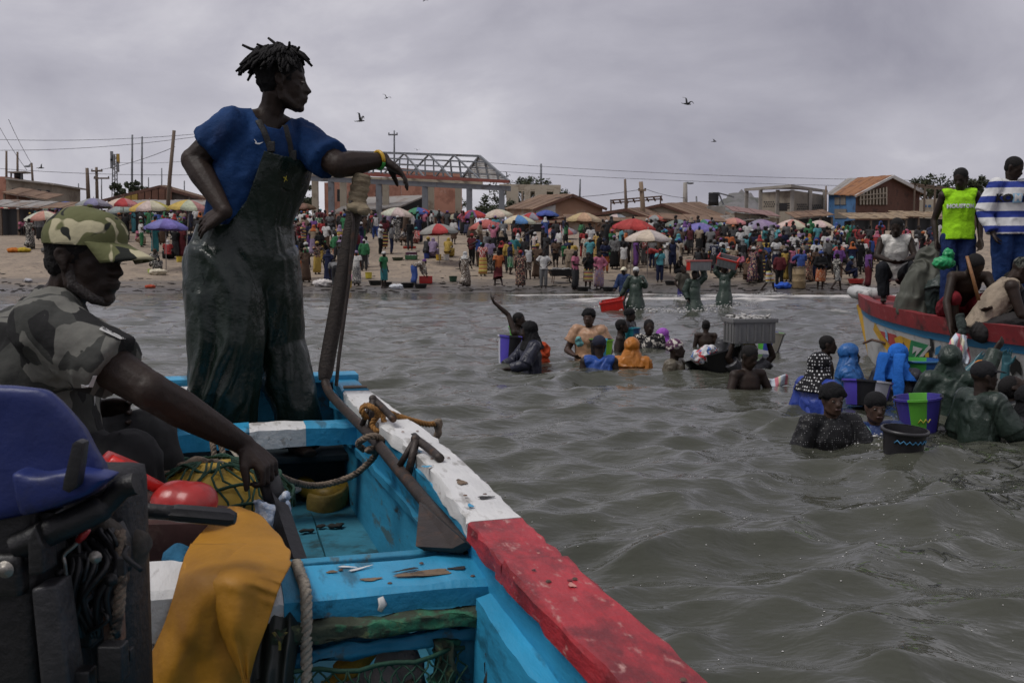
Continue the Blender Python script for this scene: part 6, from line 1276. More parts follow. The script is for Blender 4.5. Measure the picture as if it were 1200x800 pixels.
BRICK = mat('red_brown_brick', (.125, .060, .042), .9, .3, 1.5, .4, 6, col2=(.07, .038, .03), c2scale=1.5, c2pos=.58)
BLOCK = mat('grey_block', (.235, .205, .165), .9, .18, 1.2, .3, 6, col2=(.15, .125, .10), c2scale=.8, c2pos=.58)
BLUEW = mat('blue_board', (.055, .145, .30), .8, .2, 1.2, .3, 6, col2=(.03, .07, .15), c2scale=1.5, c2pos=.58)
YELW = mat('yellow_board', (.36, .24, .05), .8, .25, 1.5, .3, 6, col2=(.15, .10, .05), c2scale=1.5, c2pos=.56)
SHADEIN = mat('dark_opening', (.012, .012, .013), .4, .2, 2, 0)  # near-black colour stands for the shade inside stalls, windows and vent holes
STEEL = mat('grey_blue_steel', (.155, .165, .18), .7, .15, 1, .1, 6, col2=(.09, .075, .065), c2scale=1.2, c2pos=.6)
REDST = mat('red_oxide_steel', (.20, .055, .04), .75, .2, 1, .1, 6)
def wall_quad(a, b, z0, th, m, name, root, hgt=None, away=(0, 1, 0)):
    """upright slab between two top points a, b down to z0, thickness away from the viewer"""
    g = Geo(); a = np.array(a); b = np.array(b); g.prism([a, b, np.array([b[0], b[1], z0]), np.array([a[0], a[1], z0])], np.array(away)*th); return child(g.obj(name, m, None, False), root)
def poly(pts, vec, m, name, root, bev=0): g = Geo(); g.prism(pts, vec, bev); return child(g.obj(name, m, None, False), root)
def bars(segs, w, m, name, root, each=True):
    for a, b in segs:
        g = Geo(); g.beam(a, b, w, w); child(g.obj(name, m, None, False), root)
# ---- open market hall: columns, beams and bare roof trusses
hall = empty('market_hall', at(480, 262, 76), 0, 'unfinished market hall with grey columns and bare steel roof trusses', 'market hall')
HY = lambda px: 78 - 5*(px-345)/255
front = [(345, 207), (388, 209), (444, 212), (498, 215), (550, 218), (588, 220)]
fz = {}
for (x, y) in front:
    p = at(x, y, HY(x)); g = Geo(); g.beam((p[0], p[1], gz(p[0], p[1])-.3), p, .42, .42, up=(0, 1, 0)); child(g.obj('column', STEEL, None, False), hall)
for (x, y) in ((369, 204), (402, 206), (452, 208), (505, 211), (537, 213)):
    p = at(x, y, HY(x)+8); g = Geo(); g.beam((p[0], p[1], gz(p[0], p[1])-.3), p, .5, .5, up=(0, 1, 0)); child(g.obj('column', CREAM, None, False), hall)
A0, A1 = at(340, 208, HY(340)), at(598, 221, HY(598)); bars([(A0, A1)], .36, STEEL, 'beam', hall)
bars([(at(340, 206, HY(340)+8), at(565, 216, HY(565)+8))], .4, CREAM, 'beam', hall)
E0, E1 = at(338, 200, HY(338)-.3), at(597, 213, HY(597)-.3); bars([(E0, E1)], .22, REDST, 'eave', hall)
G0, G1 = at(300, 195, HY(338)+8.5), at(541, 209, HY(541)+8); bars([(G0, G1)], .2, REDST, 'eave', hall)
R0, R1 = at(330, 175, HY(330)+4), at(562, 183, HY(562)+4); bars([(R0, R1)], .16, STEEL, 'ridge', hall)
for f in (.25, .5, .75):
    bars([(E0*(1-f)+R0*f, E1*(1-f)+R1*f), (G0*(1-f)+R0*f, G1*(1-f)+R1*f)], .10, STEEL, 'purlin', hall)
for i in range(9):
    t = .02 + i*.98/8; e, r, b = E0*(1-t)+E1*t, R0*(1-t)+R1*t, G0*(1-t)+G1*t
    segs = [(e, r), (r, b), (e, b)]
    for f in (.2, .4, .6, .8):
        lo = e*(1-f)+b*f; hi = (e*(1-f*2)+r*f*2) if f < .5 else (r*(2-f*2)+b*(f*2-1)); segs.append((lo, hi))
    bars(segs, .11 if i < 8 else .16, STEEL, 'truss_bar', hall)
for k in range(11):
    f0, f1 = k/11, (k+.9)/11; e, r, b = E1, R1, G1
    def lv(f): return e*(1-f*.5)+b*(f*.5)*1.0, b*(1-f*.5)+e*(f*.5)
    z0 = e[2]+(r[2]-e[2])*f0; z1 = e[2]+(r[2]-e[2])*f1
    L0 = b*(1-f0)+r*f0; L1 = b*(1-f1)+r*f1; Q0 = e*(1-f0)+r*f0; Q1 = e*(1-f1)+r*f1
    poly([L0, Q0, Q1, L1], (.06, .05, 0), mat('pale_cladding', (.42, .40, .37), .8, .15, 1, .2, 6), 'gable_board', hall)
# ---- pink building
pk_ = empty('pink_building', at(470, 262, 92), 0, 'pink plastered building with peeling patches behind the market hall', 'building')
wall_quad(at(470, 197, 92), at(541, 203, 90), 3, .4, PINK, 'wall', pk_); wall_quad(at(380, 214, 93), at(469.5, 211, 92.1), 3, .4, PINK, 'wall', pk_)
poly([at(505, 250, 89), at(541, 249, 89), at(541, 262, 89), at(505, 262, 89)], (0, .3, 0), BRICK, 'lower_wall', pk_)
for x in (395, 418, 440): poly([at(x, 222, 91.5), at(x+8, 222, 91.5), at(x+8, 236, 91.5), at(x, 236, 91.5)], (0, .3, 0), SHADEIN, 'window', pk_)
aw_ = empty('awning', at(430, 262, 84), 0, 'sloping dark awning under the market hall', 'awning')
poly([at(385, 252, 82), at(470, 243, 82), at(500, 230, 88), at(420, 233, 88)], (0, 0, .12), ROOFG, 'sheet', aw_)
bars([(at(x, 247, 82.5), np.array([*at(x, 247, 82.5)[:2], 3])) for x in (392, 430, 464)], .18, WOOD, 'post', aw_)
poly([at(405, 243, 90), at(500, 232, 90), at(500, 268, 90), at(405, 268, 90)], (0, .3, 0), SHADEIN, 'back_wall', aw_)
# ---- gabled houses
def gable_house(label, Y, apex, left, right, ridge_back, dY, wall_m, roof_m, base=272, name='house', wall2=None):
    root = empty(name, at(apex[0], base, Y), 0, label, 'house'); A_, L_, R_ = at(*apex, Y), at(*left, Y), at(*right, Y); Bk = at(*ridge_back, Y+dY); v = Bk-A_
    z0 = gz(A_[0], Y)-.5; h = lambda p: np.array([p[0], p[1], z0])
    poly([L_, A_, R_, h(R_), h(L_)], nrm(v)*.3, wall_m, 'gable_wall', root); wall_quad(L_, L_+v, z0, .2, wall2 or wall_m, 'side_wall', root, away=(.7, .7, 0)); wall_quad(R_, R_+v, z0, .2, wall_m, 'side_wall', root, away=(-.7, .7, 0))
    n = 7
    for e_, sg in ((L_, -1), (R_, 1)):
        o = (e_-A_)*.10 - nrm(v)*.35; ed = e_ + (e_-A_)*.10
        for k in range(n):
            f0, f1 = k/n, (k+.97)/n; p0 = A_-nrm(v)*.35 + (v+nrm(v)*.35)*f0; p1 = A_-nrm(v)*.35 + (v+nrm(v)*.35)*f1; q0 = p0+(ed-A_); q1 = p1+(ed-A_)
            poly([p0+np.array([0, 0, .06+.02*(k % 2)]), p1+np.array([0, 0, .06+.02*(k % 2)]), q1+np.array([0, 0, .06+.02*(k % 2)]), q0+np.array([0, 0, .06+.02*(k % 2)])], (0, 0, .07), roof_m, 'roof_sheet', root)
    g = Geo(); g.beam(A_-nrm(v)*.36+np.array([0, 0, .0]), L_+(L_-A_)*.10-nrm(v)*.36, .12, .22); child(g.obj('barge_board', BRICK, None, False), root); g = Geo(); g.beam(A_-nrm(v)*.36, R_+(R_-A_)*.10-nrm(v)*.36, .12, .22); child(g.obj('barge_board', BRICK, None, False), root)
    return root
hA = gable_house('brown roofed house with a half white, half brick gable', 84, (670, 229), (628, 245), (706, 244), (632, 230), 9, mat('patched_gable', (.33, .20, .13), .9, .2, .5, .2, 4, col2=(.40, .36, .30), c2scale=.35, c2pos=.5), ROOFB)
wall_quad(at(628, 246, 83.8), at(651, 240, 83.8), 3, .15, WHW, 'white_wall', hA)
hB = gable_house('long brown roofed house with a low cream gable', 86, (777, 240), (700, 257), (824, 257), (820, 238), 12, CREAM, ROOFB)
hL = gable_house('low house with yellow and brown boarded gable behind the left umbrellas', 82, (187, 219), (126, 234), (240, 234), (196, 219), 8, mat('grey_boards', (.16, .13, .105), .9, .3, .8, .3, 5, stretch=(4, 4, .5)), ROOFB)
for k in range(9):
    x0 = 130+k*8; c_ = YELW if k < 4 else mat('red_brown_board', (.15, .07, .045), .9, .3, 1, .3, 5); yt = 235-(x0+3-126)*.215
    poly([at(x0, yt, 81.6), at(x0+7, yt-1.4, 81.6), at(x0+7, 238, 81.6), at(x0, 238, 81.6)], (0, .1, 0), c_, 'board', hL)
hC = gable_house('low brown roofed shed with wide eaves behind the red umbrella', 80, (735, 246), (650, 258), (770, 259), (760, 244), 8, CREAM, ROOFB)
# ---- two-storey house: blue boarded side, brick gable
bh = empty('house', at(1010, 262, 88), 0, 'two storey house with blue boarded side, brick gable and rusty roof', 'house')
Yb = 88; C0_, L0_, R0_ = at(1003, 229, Yb), at(971, 228, Yb+5), at(1078, 226, Yb+3); AP = at(1044, 208, Yb+1.6); AB = at(992, 212, Yb+9)
zb = 3.0; h_ = lambda p: np.array([p[0], p[1], zb])
poly([C0_, AP, R0_, h_(R0_), h_(C0_)], (0, .3, 0), BRICK, 'gable_wall', bh); poly([L0_, C0_-np.array([.02, 0, 0]), h_(C0_)-np.array([.02, 0, 0]), h_(L0_)], (.2, .3, 0), BLUEW, 'side_wall', bh)
for k in range(8):
    f0, f1 = k/8, (k+.97)/8; e0 = (C0_+np.array([-.1, -.3, -.25]))*(1-f0)+(L0_+np.array([-.3, 0, -.2]))*f0; e1 = (C0_+np.array([-.1, -.3, -.25]))*(1-f1)+(L0_+np.array([-.3, 0, -.2]))*f1; r0 = AP*(1-f0)+AB*f0; r1 = AP*(1-f1)+AB*f1
    poly([e0+np.array([0, -.3, .15+.03*(k % 2)]), e1+np.array([0, -.3, .15+.03*(k % 2)]), r1+np.array([0, -.2, .12+.03*(k % 2)]), r0+np.array([0, -.2, .12+.03*(k % 2)])], (0, .05, .08), ROOFR if k < 6 else ROOFG, 'roof_sheet', bh)
poly([AP+np.array([0, -.3, .1]), R0_+np.array([.5, -.3, -.1]), R0_+np.array([.5, 6, -.1]), AB+np.array([1.2, 0, .0])], (0, 0, .1), ROOFR, 'roof_sheet', bh)
g = Geo(); g.beam(AP+np.array([0, -.45, .05]), R0_+np.array([.4, -.45, -.1]), .15, .28); child(g.obj('barge_board', WHW, None, False), bh); g = Geo(); g.beam(AP+np.array([0, -.45, .05]), C0_+np.array([-.2, -.45, -.1]), .15, .2); child(g.obj('barge_board', WHW, None, False), bh)
def facept(px, py, a, b):
    """point at picture column px, row py on the upright plane through a and b"""
    d = ray(px, py); n = np.cross(np.array(b)-np.array(a), [0, 0, 1.]); t = np.dot(np.array(a)-np.array([0, 0, CAMZ]), n)/np.dot(d, n); return np.array([0, 0, CAMZ])+d*t
for (x0, x1, y0, y1) in ((978, 984, 231, 240), (985, 991, 230, 240), (978, 992, 245, 256)):
    wn = [facept(x, y, C0_, L0_)+np.array([-.05, -.12, 0]) for x, y in ((x0, y0), (x1, y0), (x1, y1), (x0, y1))]; o = poly(wn, (.05, .08, 0), mat('weathered_shutter', (.17, .15, .13), .9, .2, 2, .2, 6), 'window', bh)
poly([facept(x, y, C0_, R0_)+np.array([0, -.10, 0]) for x, y in ((1006, 226), (1038, 219), (1038, 240), (1006, 240))], (0, .08, 0), mat('lattice_backing', (.10, .075, .05), .9, .2, 2, .2, 6), 'lattice_window', bh)
for k in range(9):
    x = 1007+k*3.8; yt = 226.5-(x-1006)*.22
    poly([facept(x, yt, C0_, R0_)+np.array([0, -.2, 0]), facept(x+1.5, yt-.3, C0_, R0_)+np.array([0, -.2, 0]), facept(x+1.5, 240, C0_, R0_)+np.array([0, -.2, 0]), facept(x, 240, C0_, R0_)+np.array([0, -.2, 0])], (0, .07, 0), CREAM, 'lattice_slat', bh)
for y in (229, 234): poly([facept(1006, y, C0_, R0_)+np.array([0, -.3, 0]), facept(1038, y-3, C0_, R0_)+np.array([0, -.3, 0]), facept(1038, y-2, C0_, R0_)+np.array([0, -.3, 0]), facept(1006, y+1, C0_, R0_)+np.array([0, -.3, 0])], (0, .07, 0), CREAM, 'lattice_slat', bh)
# ---- grey block building with pierced panels
gb = empty('block_building', at(929, 262, 90), 0, 'unfinished grey block building with pierced vent panels and a flat roof', 'building')
Cg, Lg, Rg = at(929, 223, 90), at(889, 226, 94), at(969, 229, 94); hg = lambda p: np.array([p[0], p[1], 3.])
poly([Lg, Cg, hg(Cg), hg(Lg)], (.1, .4, 0), BLOCK, 'wall', gb); poly([Cg+np.array([.02, .02, 0]), Rg, hg(Rg), hg(Cg)+np.array([.02, .02, 0])], (-.1, .4, 0), BLOCK, 'wall', gb)
for px, a, b in ((891, Cg, Lg), (911, Cg, Lg), (928, Cg, Lg), (949, Cg, Rg), (966, Cg, Rg)):
    p = facept(px, 224, a, b); g = Geo(); g.beam(p+np.array([0, -.12, .1]), np.array([p[0], p[1]-.12, 3.]), .3, .3, up=(0, 1, 0)); child(g.obj('pier', CONC, None, False), gb)
for (xs, a, b, y0) in (((895, 908), Cg, Lg, 236), ((918, 926), Cg, Lg, 238), ((934, 946), Cg, Rg, 239), ((951, 963), Cg, Rg, 240)):
    for i in range(5):
        for k in range(3):
            x = xs[0]+(xs[1]-xs[0])*(i+.5*(k % 2))/5; y = y0+k*2.6; P = [facept(x+dx, y+dy, a, b)+np.array([0, -.06, 0]) for dx, dy in ((0, 0), (1.3, 0), (1.3, 1.4), (0, 1.4))]
            poly(P, (0, .04, 0), SHADEIN, 'vent_hole', gb)
poly([facept(x, y, Cg, Lg)+np.array([0, -.08, 0]) for x, y in ((913, 238), (922, 238), (922, 247), (913, 247))], (0, .05, 0), SHADEIN, 'window', gb)
poly([at(872, 224, 96), at(927, 219.5, 89), at(970, 226, 95), at(925, 221, 101)], (0, 0, .25), CONC, 'roof_slab', gb)
bars([(at(875, 224, 96), np.array([*at(875, 224, 96)[:2], 3.]))], .3, CONC, 'pier', gb)
# ---- unfinished concrete frame and the trees behind it
cf = empty('unfinished_building', at(625, 262, 100), 0, 'bare concrete frame standing in front of dark trees', 'building frame')
for x in (597, 604, 618, 630, 637, 652): p = at(x, 220, 100); g = Geo(); g.beam(p, np.array([p[0], p[1], 4.]), .6, .6, up=(0, 1, 0)); child(g.obj('post', CREAM, None, False), cf)
bars([(at(585, 219, 100), at(657, 220, 100)), (at(585, 221, 104), at(657, 222, 104))], .5, CREAM, 'beam', cf)
# ---- left: concrete house, shacks
cl = empty('concrete_building', at(30, 255, 95), 0, 'grey concrete block building with a flat roof at the beach end', 'building')
poly([at(-30, 207, 95), at(7, 207, 95), at(7, 262, 95), at(-30, 262, 95)], (0, 6, 0), PINK, 'wall', cl); poly([at(7.2, 209, 94.9), at(62, 216, 94.9), at(62, 262, 94.9), at(7.2, 262, 94.9)], (0, 6, 0), BLOCK, 'wall', cl)
poly([at(6, 208, 94.5), at(64, 215, 94.5), at(64, 217, 94.5), at(6, 210, 94.5)], (0, 7, 0), CONC, 'parapet', cl)
for x in (14, 22, 44, 54): poly([at(x, 220+x*.05, 94.8), at(x+4, 220.4+x*.05, 94.8), at(x+4, 226+x*.05, 94.8), at(x, 226+x*.05, 94.8)], (0, .08, 0), SHADEIN, 'window', cl)
tk = empty('water_tower', at(22, 212, 98), 0, 'small tank under a flat canopy on the grey rooftop', 'water tower')
poly([at(9, 201, 97), at(29, 200.5, 97), at(29, 202, 97), at(9, 202.5, 97)], (0, 1.5, 0), CONC, 'canopy', tk); bars([(at(x, 202, 97.5), at(x, 212, 97.5)) for x in (13, 25)], .12, STEEL, 'leg', tk)
g = Geo(); g.lathe([(0, .8), (.35, .8), (.4, .7), (.4, 0), (0, 0)], at(22, 211, 97.8), 12); child(g.obj('tank', BLACKP), tk)
def shed(label, x0, x1, y0, y1, yb, Y, wm, rm, over=3, slope=.6, name='shed', cat='shed', front=True):
    root = empty(name, at((x0+x1)/2, yb, Y), 0, label, cat); z0 = gz(at(x0, yb, Y)[0], Y)-.4
    A_, B_ = at(x0, y0, Y), at(x1, y1, Y)
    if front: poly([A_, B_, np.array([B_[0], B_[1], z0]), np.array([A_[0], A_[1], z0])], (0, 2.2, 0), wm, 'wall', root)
    n = 6
    for k in range(n):
        f0, f1 = k/n, (k+.97)/n; a = at(x0-over, y0-.5, Y-.7)*(1-f0)+at(x1+over, y1-.5, Y-.7)*f0; b = at(x0-over, y0-.5, Y-.7)*(1-f1)+at(x1+over, y1-.5, Y-.7)*f1; up_ = np.array([0, 3.2, slope])
        dz = np.array([0, 0, .03*(k % 2)+.05]); poly([a+dz, b+dz, b+up_+dz, a+up_+dz], (0, 0, .06), rm, 'roof_sheet', root)
    for x in np.linspace(x0, x1, 4): y = y0+(y1-y0)*(x-x0)/(x1-x0); p = at(x, y, Y-.5); g = Geo(); g.beam(p, np.array([p[0], p[1], z0]), .14, .14, up=(0, 1, 0)); child(g.obj('post', WOOD, None, False), root)
    return root
SHD = [('red brown boarded shack below the concrete building', 5, 52, 227, 236, 262, 84, MATS['red_brown_board'], ROOFB), ('dark open stall with a sagging sheet roof at the beach end', -20, 42, 243, 246, 280, 70, SHADEIN, ROOFG), ('dark open stall beside the tan umbrellas', 45, 130, 246, 246, 272, 76, SHADEIN, ROOFB), ('shaded stall behind the white umbrellas by the leaning pole', 132, 245, 243, 243, 270, 77, SHADEIN, ROOFG),  # open stalls: the black front slab paints in their shaded inside
       ('open fish stall under a brown sheet roof by the tan umbrella', 600, 660, 262, 263, 276, 79, SHADEIN, ROOFB), ('low stall with a tin roof between the red and grey umbrellas', 665, 760, 260, 262, 276, 78, MATS['patched_gable'], ROOFB), ('tin roofed stall behind the blue umbrella', 765, 850, 258, 262, 274, 80, SHADEIN, ROOFB), ('pale stall behind the white headed crowd', 850, 900, 262, 258, 272, 84, CREAM, ROOFG),
       ('mauve sheet roofed stall below the grey block building', 862, 912, 249, 256, 270, 84, CREAM, mat('mauve_sheet', (.20, .12, .11), .85, .2, .8, .3, 4)), ('brown tarpaulin stall below the blue boarded house', 935, 975, 257, 254, 270, 84, SHADEIN, ROOFB), ('thatched stall below the brick gable', 1000, 1062, 258, 258, 268, 82, SHADEIN, mat('thatch', (.26, .19, .12), .95, .3, 1.5, .8, 8, col2=(.13, .09, .06), c2scale=1.2, c2pos=.55)), ('straw roofed stall beside the white wall', 1060, 1110, 255, 257, 268, 84, SHADEIN, MATS['thatch'])]
for a in SHD: shed(*a)
ww = empty('white_house', at(1092, 250, 95), 0, 'white walled house with small dark windows beyond the thatched stalls', 'house')
poly([at(1078, 234, 95), at(1112, 232, 95), at(1112, 262, 95), at(1078, 262, 95)], (0, 4, 0), CREAM, 'wall', ww)
for x in (1083, 1088, 1095): poly([at(x, 240, 94.9), at(x+3, 240, 94.9), at(x+3, 243, 94.9), at(x, 243, 94.9)], (0, .05, 0), BLUEW, 'window', ww)
pg = empty('pergola', at(1090, 250, 90), 0, 'bare pole pergola beside the brick gable house', 'pergola')
bars([(at(x, 214+(x-1060)*.1, 90), np.array([*at(x, 214, 90)[:2], 4.])) for x in (1072, 1084, 1096, 1110)] + [(at(1055, 214, 90), at(1118, 221, 90)), (at(1055, 217, 92), at(1118, 223, 92))], .14, WOOD, 'pole', pg)
# ---- hill, tank, scaffold, tower
rows = []
for i in range(13):
    r = []
    for k in range(29):
        a = math.pi*k/28; rr = i/12; x = 869 - 46*math.cos(a)*(1); y0 = 252-26*math.sin(a)**1.3*rr; p = at(869-34*math.cos(a), 256-30*math.sin(a)*rr*(1+.06*mnoise.noise(Vector((k*.5, i*.3, 0)))), 190+40*(rr)); r.append(p+np.array([0, 0, 1.2*mnoise.noise(Vector((k*.8, i*.8, 3)))*rr]))
    rows.append(r)
tag(Geo().grid(rows).obj('rocky_hill', mat('grey_rock', (.13, .125, .125), .95, .25, .08, .8, .5, col2=(.07, .075, .06), c2scale=.12, c2pos=.52)), 'grey rocky mound behind the water tank', kind='structure')
wt = empty('water_tank', at(836, 252, 95), 0, 'black water tank on a concrete stand behind the stalls', 'water tank')
g = Geo(); pT = at(836, 241, 95); g.lathe([(0, 1.25), (.45, 1.22), (.5, 1.1), (.46, 1.0), (.5, .9), (.46, .8), (.5, .7), (.46, .55), (.5, .4), (.5, 0), (0, 0)], pT, 16); child(g.obj('tank', BLACKP), wt)
poly([at(829, 241.3, 94.4), at(850, 242, 94.4), at(850, 262, 94.4), at(829, 262, 94.4)], (0, 1.4, 0), CONC, 'stand', wt); bars([(at(842, 226, 95), at(848, 240, 95)), (at(841, 226, 95), at(860, 231, 95))], .12, STEEL, 'arm', wt)
sc_ = empty('scaffold_roof', at(745, 250, 92), 0, 'skeletal steel roof frame over the brown roofs', 'roof frame')
bars([(at(715, 235, 92), at(776, 230, 92)), (at(717, 238, 94), at(776, 233, 94))] + [(at(718+k*8, 235-k*.6, 92), at(720+k*8, 239-k*.6, 94)) for k in range(8)] + [(at(x, 234, 92), np.array([*at(x, 234, 92)[:2], 5.])) for x in (716, 735, 774)], .12, RUST, 'bar', sc_)
tw_ = empty('cell_tower', at(134, 240, 150), 0, 'lattice phone mast with antennas above the left roofs', 'mast')
Yt = 150; L3 = [at(131, 240, Yt), at(138, 240, Yt), at(134.5, 240, Yt+1.5)]; U3 = [at(132.3, 181, Yt), at(136.7, 181, Yt), at(134.5, 181, Yt+1)]
bars([(L3[i], U3[i]) for i in range(3)], .12, STEEL, 'leg', tw_)
for k in range(14):
    f0, f1 = k/14, (k+1)/14; i = k % 2; bars([(L3[i]*(1-f0)+U3[i]*f0, L3[1-i]*(1-f1)+U3[1-i]*f1), (L3[0]*(1-f1)+U3[0]*f1, L3[1]*(1-f1)+U3[1]*f1)], .07, STEEL, 'brace', tw_)
for (x, y, m) in ((131, 183, STEEL), (138.5, 186, YELW), (131, 192, STEEL), (138, 196, STEEL), (133, 188, STEEL)): g = Geo(); g.box(at(x, y, Yt-.4), (.18, .14, .7)); child(g.obj('antenna', m, None, False), tw_)
def pole_(label, base, top, Y, r, cross=None, lamp=None, name='utility_pole', m=WOOD, group=None):
    root = empty(name, at(*base, Y), 0, label, 'pole', group); g = Geo(); g.tube([at(*base, Y)-np.array([0, 0, 1]), at((base[0]+top[0])/2, (base[1]+top[1])/2, Y), at(*top, Y)], [r, r*.9, r*.75], 8); child(g.obj('post', m), root)
    for (x0, x1, y) in (cross or []): g = Geo(); g.beam(at(x0, y, Y-.2), at(x1, y, Y-.2), .12, .15); ca = child(g.obj('crossarm', m, None, False), root); [Geo().tube([at(x, y, Y-.2), at(x, y-2.5, Y-.2)], .06, 6).obj('insulator', BLACKP, ca) for x in (x0+.7, x1-.7)]
    if lamp: g = Geo(); g.tube([at(*top, Y), at(top[0]+lamp[0]*.6, top[1]+lamp[1], Y), at(top[0]+lamp[0], top[1]+lamp[1]+1, Y)], .06, 6); la = child(g.obj('lamp_arm', STEEL), root); g = Geo(); g.ell(at(top[0]+lamp[0], top[1]+lamp[1]+1, Y), (.35, .15, .1), None, 8, 6); g.obj('lamp_head', STEEL, la)
    return root
pole_('thick leaning wooden pole rising over the left umbrellas', (194, 262), (204, 153), 72, .16)
pole_('stub pole beside the double armed power pole', (104, 240), (102, 197), 100, .22); pole_('power pole with two crossarms left of the phone mast', (114, 240), (113, 196), 100, .18, [(107, 120, 200.5), (110, 128, 209)])
for i, (x, t, lab) in enumerate(((155, 158, 'tall thin pole with a bulb top, left of its twin'), (166.5, 160, 'tall thin pole between the bulb topped pole and the leaning pole'))): pole_(lab, (x-.5, 240), (x, t), 110, .13, m=STEEL)
for i, (x, t, lab) in enumerate(((7.5, 177, 'thin mast over the concrete building, beside the canopied tank'), (20.5, 178, 'thin mast rising behind the canopied tank'), (37, 191, 'wooden post with a lamp at the corner of the grey building'))): pole_(lab, (x+3 if i == 2 else x, 240), (x, t), 98, .13, lamp=((-5, 3) if i == 2 else None))
for i, (x, t) in enumerate(((189.5, 197), (200, 197), (92, 215), (119, 210), (174, 208), (216, 212))): pole_(('slim post just before the leaning pole', 'slim post just past the leaning pole', 'slim post left of the double armed power pole', 'slim post between the power pole and the phone mast', 'slim short post between the two tall thin poles and the leaning pole', 'slim short post beyond the leaning pole, by the standing man')[i], (x, 245), (x, t), 130, .10, m=STEEL, group='slim distant posts')
pole_('dark wooden pole in front of the shed roof', (734, 258), (732.5, 210), 82, .13); pole_('weathered pole with a streetlamp bracket by the red umbrella', (755, 262), (751, 213), 82, .22, [(748, 757, 223)], m=mat('grey_pole_wood', (.22, .16, .11), .9, .2, 3, .3, 10)); pole_('concrete lamp post above the long brown roof', (803, 255), (803, 214), 95, .25, lamp=(6, -.2), m=CONC)
pole_('bare pole between the block building and the blue house', (968, 262), (968, 218), 86, .10); pole_('tall thin mast left of the concrete frame', (634, 235), (634, 192), 120, .16, m=STEEL); pole_('short mast behind the brown roofs', (679, 240), (680, 210), 120, .12, m=STEEL); pole_('antenna mast above the market hall', (462, 195), (462, 153), 110, .10, [(455, 466, 158)], m=STEEL); pole_('small mast behind the long brown roof', (817, 250), (816, 230), 110, .12, m=STEEL)
WL = ['highest long power line passing behind the leaning pole', 'second long power line, sagging below the highest one at the leaning pole', 'lowest long power line, level with the power pole crossarms', 'steep guy wire running down to the lamp topped post', 'steep guy wire beside another, meeting the post with the lamp', 'power line from the double armed power pole to the leaning pole', 'upper long power line from the hall gable over the brown roofs', 'lower long power line from the hall gable over the brown roofs', 'short cable from the brick gable house to the weathered pole', 'short cable from the weathered pole to the concrete lamp post', 'power line from the phone mast towards the standing man']
WIRE = mat('wire', (.03, .03, .032), .7, .1, 3, 0)
for k, (a, b, Ya_, Yb_, sag) in enumerate((((-20, 163), (232, 157), 95, 95, 4), ((-20, 176), (232, 160), 95, 95, 5), ((-20, 196), (230, 205), 95, 95, 3), ((0, 150), (32, 200), 90, 97, 2), ((10, 140), (37, 192), 90, 97, 2), ((113, 200), (205, 172), 100, 74, 3), ((560, 190), (1200, 212), 110, 110, 6), ((570, 200), (1200, 220), 115, 115, 5), ((650, 232), (751, 222), 84, 82, 2), ((755, 221), (803, 232), 82, 95, 2), ((130, 190), (240, 186), 120, 110, 3))):
    P = []
    for t in np.linspace(0, 1, 24): x = a[0]*(1-t)+b[0]*t; y = a[1]*(1-t)+b[1]*t+sag*4*t*(1-t); P.append(at(x, y, Ya_*(1-t)+Yb_*t))
    tag(Geo().tube(P, .022, 5).obj('power_line', WIRE), WL[k], 'cable', 'overhead lines')
# ---- trees behind the roofs
def tree(label, px, py, Y, w, h, seed, trunk=True):
    rg = random.Random(seed); c = at(px, py, Y); root = empty('tree', (c[0], c[1], gz(c[0], c[1])), 0, label, 'tree', 'trees behind the roofs'); g = Geo(); b0 = np.array([c[0], c[1], gz(c[0], c[1])])
    g.tube([b0, (b0+c)/2+np.array([.1, 0, 0]), c], [.25, .2, .12], 8)
    for k in range(7): a = rg.uniform(0, 6.28); g.tube([(b0*.4+c*.6), c+np.array([math.cos(a)*w*.35, math.sin(a)*w*.3, rg.uniform(-.1, .3)*h])], [.1, .03], 6)
    child(g.obj('trunk', WOOD), root)
    g = Geo(); cl_ = [(c+np.array([rg.gauss(0, w*.30), rg.gauss(0, w*.25), rg.gauss(0, h*.24)]), rg.uniform(.12, .3)*min(w, h)) for _ in range(26)]
    for k in range(2600):
        cc_, r_ = rg.choice(cl_); d = nrm(np.array([rg.gauss(0, 1), rg.gauss(0, 1), rg.gauss(0, 1)])); p = cc_+d*r_*rg.uniform(.4, 1.1); u = nrm(np.array([rg.gauss(0, 1), rg.gauss(0, 1), rg.gauss(0, .6)])); v_ = nrm(np.cross(u, d+.01)); s_ = rg.uniform(.10, .2)
        g.add([p-u*s_, p+v_*s_*.5, p+u*s_, p-v_*s_*.5], [(0, 1, 2, 3)])
    child(g.obj('crown', mat('foliage', (.032, .042, .020), .8, .5, 1.5, 0, col2=(.055, .065, .030), c2scale=1.2, c2pos=.55), None, False), root)
for k, a in enumerate((('dark bushy tree behind the concrete frame', 612, 224, 112, 5.5, 3.2), ('second dark tree behind the bare concrete frame, further along', 640, 229, 114, 3.5, 2.4), ('spreading tree with thin crown behind the pergola', 1090, 221, 100, 4.2, 2.6), ('small tree at the side of the lime vest', 1143, 219, 104, 2.5, 1.8), ('low tree under the market hall roof at the pink wall end', 575, 245, 100, 5, 2.2), ('low green tree above the boarded gable roof', 152, 222, 104, 3.0, 1.2), ('low tree seen between the hall columns at its open end', 352, 236, 104, 3, 2.5))): tree(*a, seed=40+k)

